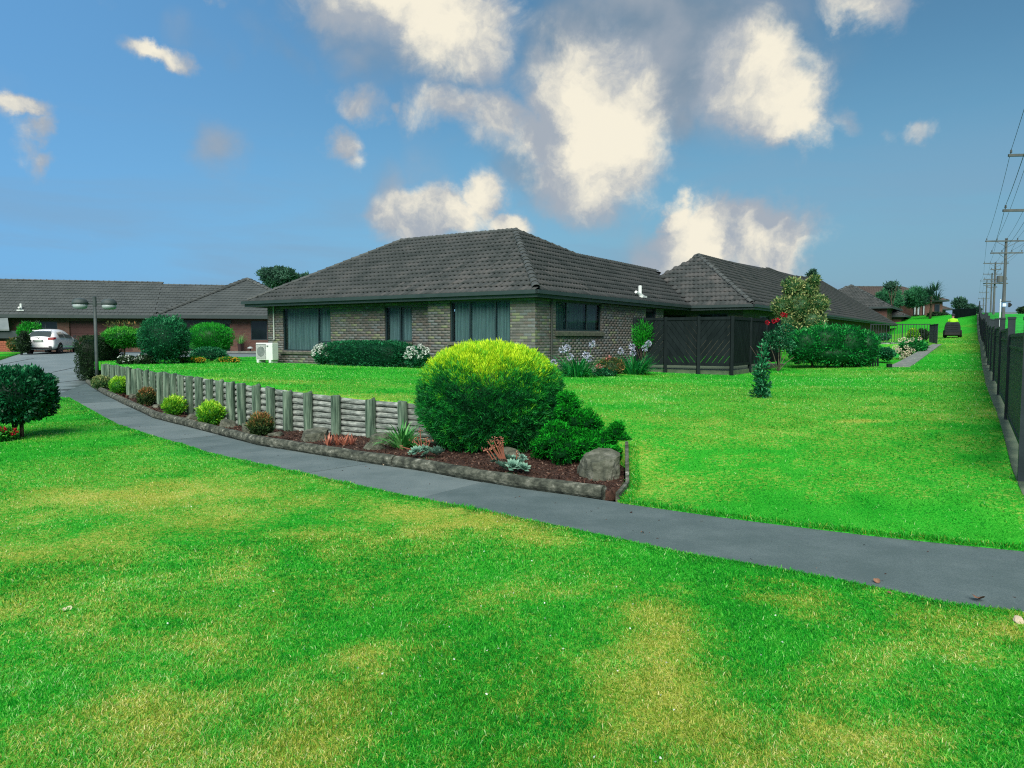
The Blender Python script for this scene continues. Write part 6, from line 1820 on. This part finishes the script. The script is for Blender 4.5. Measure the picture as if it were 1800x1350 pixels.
# ------------------------------------------------------------------ power poles and wires
def pole(label, px_, d, ptop, arms, base=None, trafo=False, x=None):
    c = at_y(px_, ptop, d); X_ = c[0] if x is None else x
    zg = float(up(X_, d)[0]) if base is None else base
    t = thing('power_pole', label, 'power pole', (X_, d, zg - .3), 0, 'power poles along the road'); h = c[2] - zg + .3
    MB().tube([(0, 0, 0), (0, 0, h)], [.17, .11], 10).build('shaft', MAT['pole'], t)
    att = []
    ang = R(-5)
    for py, wdt, npin in arms:
        z = at_y(px_, py, d)[2] - zg + .3
        m = Matrix.Translation((0, -.15, z)) @ Matrix.Rotation(ang, 4, 'Z')
        arm = MB().box((-wdt / 2, -.05, -.06), (wdt / 2, .05, .06), m).build('crossarm', MAT['pole'], t)
        for k in range(npin):
            u = -wdt / 2 + .12 + (wdt - .24) * k / (npin - 1)
            MB().lathe([(.015, .06), (.015, .12), (.05, .13), (.06, .17), (.03, .19), (.05, .21), (.04, .27)], 8, (0, 0, 0), m @ Matrix.Translation((u, 0, 0))).build('insulator', MAT['pole'], arm)
            q = m @ Vector((u, 0, .26)); att.append((q.x + X_, q.y + d, q.z + zg - .3))
        for sgn_ in (-1, 1):
            MB().tube([m @ Vector((sgn_ * wdt * .26, -.06, -.05)), m @ Vector((sgn_ * .05, -.02, -.55))], .02, 5).build('brace', MAT['pole'], t)
    if trafo:
        z = at_y(px_, 495, d)[2] - zg + .3
        MB().lathe([(.30, -.5), (.42, -.48), (.42, .45), (.30, .5)], 12, (.55, -.3, z + .35)).build('transformer', MAT['pole'], t)
        MB().box((-1.7, -.5, z - .35), (1.7, .1, z - .22)).build('platform', MAT['pole'], t)
    return att
PA = [pole('nearest power pole, only its crossarm ends reaching into view at the sky edge', 1843, 37, 262, [(273, 3.9, 5), (370, 4.2, 4)]),
      pole('tall leaning-lit concrete power pole rising behind the roadside fence', 1769, 70, 419, [(424, 3.9, 5), (445, 2.9, 4)]),
      pole('power pole carrying a transformer and platform, second along the road', 1750, 112, 461, [(463, 3.6, 5), (474, 1.5, 3), (491, 3.4, 2)], trafo=True),
      pole('plain power pole just behind the transformer pole', 1744, 150, 480, [(482, 3.6, 5), (505, 2.0, 3)], base=6.6),
      pole('power pole third beyond the transformer pole with one wide arm', 1735, 190, 492, [(494, 3.5, 5), (502, 1.8, 3)], base=8.0),
      pole('far power pole small against the skyline, second to last', 1729, 240, 523, [(525, 3.5, 4), (514, 3.0, 4)], base=8.6),
      pole('farthest tiny power pole at the road crest', 1723, 300, 536, [(537, 4.2, 4)], base=9.5)]
for j in range(5):
    pts = []
    ends = [a_[min(j, len(a_) - 1)] for a_ in PA]
    e0 = np.array(ends[0]); e1 = np.array(ends[1]); ends = [tuple(e0 + (e0 - e1) * 1.0)] + ends
    for a_, b_ in zip(ends[:-1], ends[1:]):
        a_, b_ = np.array(a_), np.array(b_)
        for k in range(10):
            f = k / 10; pts.append(tuple(a_ + (b_ - a_) * f - np.array([0, 0, 1.6 * f * (1 - f)])))
    pts.append(ends[-1])
    o = MB().tube(pts, .010, 4).build('overhead_wire', MAT['wire']); tag(o, ('leftmost thin wire strung over the upper crossarms of the power poles', 'second wire from the left on the upper crossarms of the poles', 'middle wire of five on the upper crossarms of the poles', 'fourth wire from the left on the upper crossarms of the poles', 'rightmost wire of five on the upper crossarms of the poles')[j], 'wire', 'upper overhead wires')
for j in range(5, 8):
    pts = []
    ends = [PA[0][j], PA[1][j]]; e0, e1 = np.array(ends[0]), np.array(ends[1]); ends = [tuple(e0 * 2 - e1)] + ends
    for a_, b_ in zip(ends[:-1], ends[1:]):
        a_, b_ = np.array(a_), np.array(b_)
        for k in range(10):
            f = k / 10; pts.append(tuple(a_ + (b_ - a_) * f - np.array([0, 0, 1.3 * f * (1 - f)])))
    pts.append(ends[-1])
    o = MB().tube(pts, .010, 4).build('overhead_wire', MAT['wire']); tag(o, ('leftmost wire on the lower crossarms of the two nearest poles', 'second wire on the lower crossarms of the two nearest poles', 'third wire on the lower crossarms of the two nearest poles')[j - 5], 'wire', 'lower overhead wires')

# road sign
c = at_y(1757, 570, 62); zg = float(up(c[0], c[1])[0])
sg = thing('road_sign', 'white roadside sign post with a small blue plate and arrow plate', 'sign', (c[0], c[1], zg)); k = 62 / FOC
MB().tube([(0, 0, -.2), (0, 0, at_y(1757, 526, 62)[2] - zg)], .05, 8).build('post', MAT['signwhite'], sg)
z = at_y(1757, 536, 62)[2] - zg
MB().box((2 * k, -.08, z - 4 * k), (10 * k, -.055, z + 4 * k)).build('blue_plate', MAT['signblue'], sg)
MB().box((2.8 * k, -.09, z - 2.8 * k), (9.2 * k, -.081, z + 2.8 * k)).build('plate_centre', MAT['signwhite'], sg)
MB().prism([(13 * k, z - 4 * k), (16 * k, z - 4 * k), (20 * k, z), (16 * k, z + 4 * k), (13 * k, z + 4 * k)], .05, .075, Matrix(((1, 0, 0, 0), (0, 0, -1, 0), (0, 1, 0, 0), (0, 0, 0, 1)))).build('arrow_plate', MAT['black'], sg)
MB().box((0, -.05, z + 5.5 * k), (18 * k, -.02, z + 7 * k)).build('top_rail', MAT['lamppost'], sg)

# ------------------------------------------------------------------ street lamp
LP = np.array([(170 - 900) / FOC * 27.0, 27.0, .04])
lamp = thing('street_lamp', 'grey twin-headed street lamp with domed heads beside the clipped hedge', 'street lamp', LP, R(30))
zt = at_y(166, 522, 27)[2] - LP[2]; k = 27 / FOC
MB().tube([(0, 0, -.1), (0, 0, .9), (0, 0, zt - .02)], [.065, .06, .05], 12).build('post', MAT['lamppost'], lamp, smooth=True)
MB().lathe([(.055, zt - .34), (.062, zt - .33), (.062, zt), (.03, zt + .02)], 12).build('post_cap', MAT['lamppost'], lamp)
za = zt - 12 * k
for sx in (-1, 1):
    MB().box((min(sx * .05, sx * .30), -.03, za - .03), (max(sx * .05, sx * .30), .03, za + .03)).build('arm', MAT['lamppost'], lamp)
    hd = MB().lathe([(.255, za - .02), (.265, za + .01), (.26, za + .06), (.22, za + .13), (.14, za + .18), (.03, za + .20)], 20, (sx * .46, 0, 0)).build('lamp_head', MAT['lamppost'], lamp, smooth=True)
    MB().lathe([(.12, za - .19), (.20, za - .17), (.235, za - .11), (.24, za - .025)], 20, (sx * .46, 0, 0)).build('diffuser', MAT['diffuser'], hd, smooth=True)

# ------------------------------------------------------------------ heat pump by the villa wall
x = H.pix(473, 620, 1, -.25).x; q = H.mw @ Vector((x, -.35, 0))
k = q.y / FOC
hp = thing('heat_pump', 'white outdoor heat pump unit on feet beside the pale downpipe', 'heat pump', (q.x, q.y, float(up(q.x, q.y)[0])), AX + R(8))
zb = .12; hh = 30 * k
MB().box((-.42, -.16, zb), (.42, .18, zb + hh)).build('casing', MAT['white'], hp, bevel=.015)
fr = MB(); fr.box((-.39, -.172, zb + .04), (.10, -.161, zb + hh - .05)); g = fr.build('fan_panel', MAT['grille'], hp)
gb = MB()
for i in range(14): gb.box((-.385, -.182, zb + .06 + i * (hh - .13) / 14), (.095, -.173, zb + .075 + i * (hh - .13) / 14))
gb.build('grille_bar', MAT['white'], g)
MB().lathe([(.19, -.004), (.20, .004), (.17, .006)], 20, (0, 0, 0), Matrix.Translation((-.145, -.178, zb + hh / 2)) @ Matrix.Rotation(R(90), 4, 'X')).build('fan_ring', MAT['grille'], g)
MB().box((.14, -.170, zb + hh - .16), (.22, -.161, zb + hh - .10)).build('badge', MAT['grille'], hp)
for a in (-.32, .30): MB().box((a - .05, -.18, 0), (a + .05, .2, zb)).build('foot', MAT['white'], hp)

# ------------------------------------------------------------------ white hatchback
car = thing('parked_car', 'white five-door hatchback seen from behind on the driveway', 'car', (-27.95, 43.7, .71), R(11))
def sec(y, w, zs, zb_, zt_, wt_):
    """half outline from sill to roof centre"""
    return [(w * .90, zs), (w * .985, zs + (zb_ - zs) * .30), (w, zs + (zb_ - zs) * .62), (w * .965, zb_), (w * .965 + (wt_ - w * .965) * .5, zb_ + (zt_ - zb_) * .52), (wt_, zt_ - .05 * (zt_ - zb_ > .1)), (wt_ * .62, zt_ + .012), (0, zt_ + .018)]
SEC = [(.00, .74, .34, .78, .80, .66), (.06, .84, .27, .90, .93, .72), (.22, .865, .24, .96, 1.02, .70), (.50, .875, .22, .97, 1.27, .62), (.80, .88, .20, .965, 1.43, .57), (1.3, .88, .19, .95, 1.485, .57), (2.0, .88, .19, .93, 1.49, .57), (2.5, .88, .19, .92, 1.44, .56),
       (3.05, .88, .19, .90, 1.13, .62), (3.35, .875, .19, .88, .96, .70), (3.9, .86, .22, .80, .86, .66), (4.15, .80, .27, .68, .73, .60), (4.25, .66, .34, .58, .60, .50)]
V, F = [], []
rows = [sec(*s_) for s_ in SEC]; m_ = len(rows[0])
for (y, *_), rw in zip(SEC, rows):
    ring = [(x_, y, z_) for x_, z_ in rw] + [(-x_, y, z_) for x_, z_ in rw[-2::-1]]
    V += ring
nr = 2 * m_ - 1
for i in range(len(SEC) - 1):
    for j in range(nr - 1): F.append((i * nr + j, (i + 1) * nr + j, (i + 1) * nr + j + 1, i * nr + j + 1))
    F.append((i * nr + nr - 1, (i + 1) * nr + nr - 1, (i + 1) * nr, i * nr))
F.append(tuple(range(nr))); F.append(tuple((len(SEC) - 1) * nr + j for j in range(nr))[::-1])
ob = MB().add(V, F).build('body', MAT['car'], car, smooth=True)
sub_ = ob.modifiers.new('s', 'SUBSURF'); sub_.levels = sub_.render_levels = 2
def at_sec(y, j, side=1, off=.012):
    ys_ = [s_[0] for s_ in SEC]
    x_ = np.interp(y, ys_, [r_[j][0] for r_ in rows]); z_ = np.interp(y, ys_, [r_[j][1] for r_ in rows])
    return Vector(((x_ + off) * side, y, z_))
# rear screen, side glass, lights, bumper, plate, wheels
MB().add([(-.60, .17, 1.00), (.60, .17, 1.00), (.52, .53, 1.345), (-.52, .53, 1.345)], [(0, 1, 2, 3)]).build('rear_window', MAT['carglass'], car)
MB().box((-.22, .12, .985), (.08, .15, 1.0), Matrix.Identity(4)).build('wiper', MAT['black'], car)
MB().box((-.50, .52, 1.39), (.50, .66, 1.425)).build('spoiler', MAT['car'], car, bevel=.01)
for sd_ in (-1, 1):
    gl = MB()
    for y0_, y1_ in ((.78, 1.55), (1.62, 2.75)):
        pts = [at_sec(y0_, 3, sd_, .010) + Vector((0, 0, .04)), at_sec(y1_, 3, sd_, .010) + Vector((0, 0, .04)), at_sec(y1_ - (.10 if y1_ > 2 else 0), 5, sd_, .022) - Vector((0, 0, .06)), at_sec(y0_ + .10, 5, sd_, .022) - Vector((0, 0, .06))]
        mid_ = [(pts[0] + pts[3]) / 2 + Vector((sd_ * .035, 0, 0)), (pts[1] + pts[2]) / 2 + Vector((sd_ * .035, 0, 0))]
        MB().add([pts[0], pts[1], mid_[1], mid_[0], pts[2], pts[3]], [(0, 1, 2, 3), (3, 2, 4, 5)]).build('side_window', MAT['carglass'], car)
    MB().add([Vector((sd_ * .50, -.005, .84)), Vector((sd_ * .80, .03, .84)), Vector((sd_ * .875, .24, .90)), Vector((sd_ * .862, .30, .99)), Vector((sd_ * .79, .13, 1.0)), Vector((sd_ * .50, .055, .975))], [(0, 1, 4, 5), (1, 2, 3, 4)]).build('tail_light', MAT['redlamp'], car)
    MB().box((sd_ * .62 - .07, -.02, .42), (sd_ * .62 + .07, .03, .47)).build('fog_reflector', MAT['black'], car)
    MB().add([Vector((sd_ * .90, 2.72, .98)), Vector((sd_ * 1.06, 2.75, .98)), Vector((sd_ * 1.06, 2.75, 1.13)), Vector((sd_ * .90, 2.72, 1.11)), Vector((sd_ * .90, 2.84, .98)), Vector((sd_ * 1.04, 2.86, .98)), Vector((sd_ * 1.04, 2.86, 1.12)), Vector((sd_ * .90, 2.84, 1.1))], [(0, 1, 2, 3), (7, 6, 5, 4), (0, 4, 5, 1), (1, 5, 6, 2), (2, 6, 7, 3), (3, 7, 4, 0)]).build('mirror', MAT['black'], car)
    for yw in (.86, 3.42):
        m = Matrix.Translation((sd_ * .80, yw, .315)) @ Matrix.Rotation(R(90) * sd_, 4, 'Y')
        wh = MB().lathe([(.22, -.10), (.31, -.10), (.318, -.06), (.318, .07), (.305, .105), (.225, .105)], 24, (0, 0, 0), m).build('wheel', MAT['rubber'], car, smooth=False)
        MB().lathe([(.225, .08), (.215, .112), (.12, .095), (.04, .11), (.0, .11)], 10, (0, 0, 0), m).build('rim', MAT['alloy'], wh)
        ar = MB()
        m2 = Matrix.Translation((sd_ * .862, yw, .315)) @ Matrix.Rotation(R(90) * sd_, 4, 'Y')
        ar.lathe([(.318, .0), (.375, .0), (.375, .018), (.318, .018)], 24, (0, 0, 0), m2).build('wheel_arch', MAT['black'], car)
MB().box((-.70, -.012, .30), (.70, .06, .40)).build('lower_bumper', MAT['black'], car, bevel=.02)
MB().box((-.26, -.028, .735), (.26, -.004, .85)).build('plate_recess', MAT['grille'], car)
MB().box((-.19, -.036, .745), (.19, -.029, .835)).build('number_plate', MAT['plate'], car)
MB().lathe([(.05, -.02), (.055, .0), (.03, .006)], 14, (0, 0, 0), Matrix.Translation((0, .045, .935)) @ Matrix.Rotation(R(90), 4, 'X')).build('badge', MAT['alloy'], car)

# ------------------------------------------------------------------ ride-on mower and its driver
MX, MY = 30.3, 51.0
mz = float(up(MX, MY)[0]) + .02
mow = thing('ride_on_mower', 'black ride-on lawn mower with grass catcher driving away up the strip', 'mower', (MX, MY, mz), AX + R(1))
def loft(secs):
    V, F = [], []
    for (y, wb, wt_, z0_, z1_) in secs: V += [(-wb, y, z0_), (wb, y, z0_), (wb * .99, y, z0_ + (z1_ - z0_) * .5), (wt_, y, z1_ - .05), (wt_ * .8, y, z1_), (-wt_ * .8, y, z1_), (-wt_, y, z1_ - .05), (-wb * .99, y, z0_ + (z1_ - z0_) * .5)]
    for i in range(len(secs) - 1):
        for j in range(8): F.append((i * 8 + j, i * 8 + (j + 1) % 8, i * 8 + 8 + (j + 1) % 8, i * 8 + 8 + j))
    F.append(tuple(range(8))[::-1]); F.append(tuple(range(8 * (len(secs) - 1), 8 * len(secs))))
    return MB().add(V, F)
loft([(-.62, .44, .36, .36, .98), (-.55, .48, .40, .34, 1.04), (-.1, .48, .40, .36, 1.04), (-.02, .45, .38, .40, .98)]).build('grass_catcher', MAT['mower'], mow, bevel=.02)
for z in (.55, .68, .81): MB().box((-.34, -.64, z), (.34, -.615, z + .03)).build('catcher_rib', MAT['black'], mow)
loft([(.0, .30, .28, .35, .52), (.9, .30, .28, .35, .55)]).build('chassis', MAT['black'], mow)
loft([(.75, .30, .24, .40, .86), (1.3, .28, .22, .40, .84), (1.5, .22, .16, .42, .70)]).build('bonnet', MAT['mower'], mow, bevel=.02)
loft([(.02, .26, .24, .50, .62), (.45, .26, .24, .52, .62)]).build('seat', MAT['black'], mow, bevel=.02)
loft([(.02, .25, .22, .62, .98), (.09, .25, .2, .62, .96)]).build('seat_back', MAT['black'], mow, bevel=.02)
loft([(.35, .58, .5, .10, .24), (.9, .58, .5, .10, .22)]).build('cutting_deck', MAT['black'], mow, bevel=.02)
MB().box((-.46, -.60, .16), (.46, -.50, .34)).build('rear_bumper', MAT['black'], mow, bevel=.02)
MB().tube([(0, .95, .85), (0, .75, 1.02)], .025, 8).build('steering_column', MAT['black'], mow)
for sx in (-1, 1):
    for yw, rw, ww in ((.02, .25, .12), (1.25, .19, .09)):
        m = Matrix.Translation((sx * .44, yw, rw)) @ Matrix.Rotation(R(90) * sx, 4, 'Y')
        wh = MB().lathe([(rw * .5, -ww), (rw * .92, -ww), (rw, -ww * .6), (rw, ww * .6), (rw * .92, ww), (rw * .5, ww)], 18, (0, 0, 0), m).build('wheel', MAT['rubber'], mow)
        MB().lathe([(rw * .5, ww * .6), (rw * .45, ww * .95), (.03, ww * .7)], 10, (0, 0, 0), m).build('rim', MAT['grille'], wh)

per = thing('person', 'person in lime hi-vis vest and dark cap riding the lawn mower', 'person', (MX, MY, mz), AX + R(1))
J = {'pelvis': (0, .22, .70, .15), 'waist': (0, .20, .88, .145), 'chest': (0, .20, 1.10, .17), 'neck0': (0, .20, 1.26, .085), 'neck': (0, .21, 1.33, .055), 'head0': (0, .22, 1.42, .085), 'head': (0, .22, 1.52, .095)}
for s_, sx in (('l', -1), ('r', 1)):
    J |= {s_ + 'sh': (sx * .19, .20, 1.22, .07), s_ + 'el': (sx * .27, .36, 1.0, .048), s_ + 'wr': (sx * .17, .62, 1.02, .034), s_ + 'ha': (sx * .13, .70, 1.04, .04),
          s_ + 'hip': (sx * .10, .25, .68, .10), s_ + 'kn': (sx * .17, .68, .70, .065), s_ + 'an': (sx * .18, .78, .36, .042), s_ + 'to': (sx * .18, .95, .31, .04)}
E = [('pelvis', 'waist'), ('waist', 'chest'), ('chest', 'neck0'), ('neck0', 'neck'), ('neck', 'head0'), ('head0', 'head')]
for s_ in 'lr': E += [('chest', s_ + 'sh'), (s_ + 'sh', s_ + 'el'), (s_ + 'el', s_ + 'wr'), (s_ + 'wr', s_ + 'ha'), ('pelvis', s_ + 'hip'), (s_ + 'hip', s_ + 'kn'), (s_ + 'kn', s_ + 'an'), (s_ + 'an', s_ + 'to')]
nm = list(J)
me = bpy.data.meshes.new('body'); me.from_pydata([J[n_][:3] for n_ in nm], [(nm.index(a), nm.index(b)) for a, b in E], [])
body = add('body', me, per, MAT['skin'])
sk = body.modifiers.new('skin', 'SKIN'); sk.use_smooth_shade = True
for i, n_ in enumerate(nm): me.skin_vertices[0].data[i].radius = (J[n_][3],) * 2; me.skin_vertices[0].data[i].use_root = (n_ == 'pelvis')
ss = body.modifiers.new('ss', 'SUBSURF'); ss.levels = ss.render_levels = 2
def ell(rings, n=16):
    V, F = [], []
    for (cx, cy, cz, rx, ry_) in rings:
        for k in range(n): a = 2 * math.pi * k / n; V.append((cx + rx * math.cos(a), cy + ry_ * math.sin(a), cz))
    for i in range(len(rings) - 1):
        for k in range(n): F.append((i * n + k, i * n + (k + 1) % n, (i + 1) * n + (k + 1) % n, (i + 1) * n + k))
    F.append(tuple(range((len(rings) - 1) * n, len(rings) * n)))
    return MB().add(V, F)
ell([(0, .21, .70, .21, .18), (0, .20, .90, .21, .18), (0, .20, 1.10, .24, .19), (0, .20, 1.22, .25, .15), (0, .20, 1.29, .15, .11), (0, .205, 1.31, .08, .08)]).build('vest', MAT['hivis'], per, smooth=True)
for sx in (-1, 1):
    MB().tube([(sx * .19, .20, 1.22), (sx * .25, .30, 1.08), (sx * .28, .37, .99)], [.09, .08, .075], 10).build('sleeve', MAT['hivis'], per, smooth=True)
    MB().tube([(sx * .10, .25, .68), (sx * .17, .68, .70), (sx * .18, .77, .42)], [.13, .09, .07], 10).build('trouser_leg', MAT['cloth'], per, smooth=True)
    MB().tube([(sx * .18, .74, .32), (sx * .18, 1.0, .29)], [.06, .05], 8).build('boot', MAT['black'], per, smooth=True)
cap = ell([(0, .22, 1.50, .115, .125), (0, .22, 1.57, .11, .12), (0, .22, 1.62, .07, .08), (0, .22, 1.635, .02, .02)]).build('cap', MAT['cloth'], per, smooth=True)
MB().box((-.08, .32, 1.50), (.08, .44, 1.515)).build('cap_peak', MAT['cloth'], cap)

# ------------------------------------------------------------------ left boundary: letterbox, wall, carport, pot, garden light
q = at_z(38, 622, .74)
lb = thing('letterbox', 'dark pitched-roof letterbox on a wooden post at the drive edge', 'letterbox', (q[0], q[1], .70), R(10)); k = q[1] / FOC
MB().box((-.05, -.05, -.1), (.05, .05, .62)).build('post', MAT['fence'], lb)
MB().box((-.17, -.22, .60), (.17, .22, .90)).build('box', MAT['fence'], lb)
MB().add([(-.22, -.27, .88), (.22, -.27, .88), (0, -.27, 1.08), (-.22, .27, .88), (.22, .27, .88), (0, .27, 1.08)], [(0, 1, 2), (5, 4, 3), (0, 2, 5, 3), (2, 1, 4, 5), (1, 0, 3, 4)]).build('roof', MAT['roofpale'], lb)
MB().box((-.12, -.228, .76), (.12, -.221, .79)).build('slot', MAT['black'], lb)
bw = thing('brick_wall', 'low orange brick garden wall at the far edge of the side lawn', 'wall', (at_y(-40, 600, 47.5)[0], 47.5, .75), R(4))
wdt = at_y(17, 600, 47.5)[0] - at_y(-40, 600, 47.5)[0]
for r_ in range(5):
    z0_ = r_ * .145
    for c_ in range(9):
        x0_ = wdt * c_ / 9 + (.12 if r_ % 2 else 0); MB().box((x0_, 0, z0_), (x0_ + wdt / 9 - .012, .2, z0_ + .133)).build('block', MAT['orange'], bw)
cp = thing('carport', 'carport with sloping pale roof and dark beam behind the orange brick wall', 'carport', (at_y(-60, 600, 49)[0], 48.6, .8), R(6))
xr = at_y(34, 600, 49)[0] - at_y(-60, 600, 49)[0]
za, zb2 = at_y(0, 566, 49)[2] - .8, at_y(0, 580, 49)[2] - .8
MB().add([(0, -.3, zb2 + .05), (xr - .4, -.3, zb2 + .05), (xr - 1.5, 1.6, za + .5), (0, 1.6, za + .5), (0, -.3, zb2 - .05), (xr - .4, -.3, zb2 - .05), (xr - 1.5, 1.6, za + .4), (0, 1.6, za + .4)], [(0, 1, 2, 3), (7, 6, 5, 4), (0, 4, 5, 1), (1, 5, 6, 2), (2, 6, 7, 3), (3, 7, 4, 0)]).build('roof', MAT['roofpale'], cp)
MB().box((0, -.12, zb2 - .55), (xr, .02, zb2 - .055)).build('beam', MAT['fascia'], cp)
MB().box((xr - .25, -.1, -.1), (xr - .12, .02, zb2 - .56)).build('post', MAT['fence'], cp)
MB().box((.2, -.1, -.1), (.33, .02, zb2 - .56)).build('post', MAT['fence'], cp)
q = B.mw @ Vector((B.pix(423, 600, 1, WF + .15).x, WF + .15, 0)); k = q.y / FOC
pt = thing('potted_plant', 'dark square pot with a wispy pale green plant by the brick wall', 'plant', (q.x, q.y, .72), A2)
MB().lathe([(.16, 0), (.20, .45), (.21, .52), (.18, .52), (.17, .46)], 4, (0, 0, .05)).build('pot', MAT['pot'], pt)
V, F, T = straps(60, .8, .02, 90, (.05, .9), 4, .7, .1); add('foliage', np_mesh('foliage', V + np.array([0, 0, .5]), F, {'tint': T}), pt, LEAF['daylily'])
q = B.mw @ Vector((B.pix(440, 610, 1, WF + .0).x, WF - .1, 0))
gl_ = thing('garden_light', 'small mushroom-shaped garden light at the brown house wall', 'lamp', (q.x, q.y, .76))
MB().lathe([(.10, 0), (.05, .05), (.04, .22)], 10).build('stem', MAT['black'], gl_)
MB().lathe([(.19, .22), (.15, .30), (.05, .34)], 12).build('cap', MAT['diffuser'], gl_)
o = MB().prism([tuple((B.mw @ Vector((11.2, WF - .5, 0)))[:2]), tuple((B.mw @ Vector((20.8, WF - .5, 0)))[:2]), tuple((B.mw @ Vector((20.8, WF + .7, 0)))[:2]), tuple((B.mw @ Vector((11.2, WF + .7, 0)))[:2])], .4, .80).build('house_apron', MAT['concrete_edge']); o['kind'] = 'structure'

# ------------------------------------------------------------------ small things lying about
def dead_leaf(label, px, py, size, seed, zf=lo, mat='leafdry'):
    p = ground_at(px, py, zf, 0); r = random.Random(seed)
    V, F = [], []
    for i in range(7):
        for j in (-1, 0, 1):
            u = i / 6; wv = math.sin(math.pi * min(1, u * .9 + .08)) * .45
            V.append(((u - .5) * size, j * wv * size, .012 + abs(j) * size * .22 * math.sin(u * 3) + .18 * size * math.sin(u * 4 + seed)))
    for i in range(6):
        for j in (0, 1): F.append((i * 3 + j, i * 3 + 3 + j, i * 3 + 4 + j, i * 3 + 1 + j))
    zmin = min(v[2] for v in V)
    o = MB().add([(a, b, c - zmin + .006) for a, b, c in V], F).build('dead_leaf', MAT[mat], None, smooth=True, loc=tuple(p)); o.rotation_euler = (0, 0, r.uniform(0, 6))
    tag(o, label, 'leaf')
dead_leaf('big curled brown dead leaf on the footpath rim', 1719, 1057, .085, 1)
dead_leaf('small dark dead leaf caught in the grass beside the footpath rim', 1566, 1047, .05, 2)
dead_leaf('pale dead leaf lying alone in the front lawn', 118, 1076, .07, 3, mat='pebble')
dead_leaf('grey dead leaf near the middle of the wide footpath end', 1541, 1025, .05, 4)
dead_leaf('tiny dark dead leaf on the footpath beside the kerb log end', 1129, 938, .03, 5)
dead_leaf('small pale dead leaf at the foot of the kerb log', 675, 818, .07, 6, mat='pebble')
p = ground_at(1790, 1098, lo, 0)
o = add('pebble', rock_mesh('pebble', (.05, .045, .05), 3), None, MAT['pebble'], (p[0], p[1], p[2] + .03)); tag(o, 'single pale pebble in the grass below the footpath', 'pebble')
# crumbs of bark and grit on the path
n = 700
tt = rng.random(n); k_ = (tt * (len(pair) - 1)).astype(int); w_ = rng.random(n)
P = np.array([pair[i][0] * a + pair[i][1] * (1 - a) for i, a in zip(k_, w_)])
P = np.c_[P, lo(P[:, 0], P[:, 1]) + .006]
D = unit(n); D[:, 2] *= .1; D = norm(D)
sz = np.exp(rng.normal(-4.5, .55, n))
V, F, T = leaves(P, D, sz, sz * .45, rng.random(n), fold=.1)
tag(add('path_litter', np_mesh('path_litter', V, F, {'tint': T}), None, MAT['chip']), kind='stuff')
# clover and daisies dotted in the front lawn
n = 260
th = np.radians(rng.uniform(-45, 45, n)); rd = np.exp(rng.uniform(math.log(2.6), math.log(12), n)); x, y = rd * np.sin(th), rd * np.cos(th)
k_ = inside(FRONT, x, y) & (fbm(x * .7, y * .7, 3, 88) > .50); x, y = x[k_], y[k_]
P = np.c_[x, y, lo(x, y) + .035]; D = unit(len(P)); D[:, 2] = .25 + .3 * np.abs(D[:, 2]); D = norm(D)
V, F, T = leaves(P, D, .014, .010, .4 + .6 * rng.random(len(P)))
tag(add('clover', np_mesh('clover', V, F, {'tint': T}), None, LEAF['white']), kind='stuff')
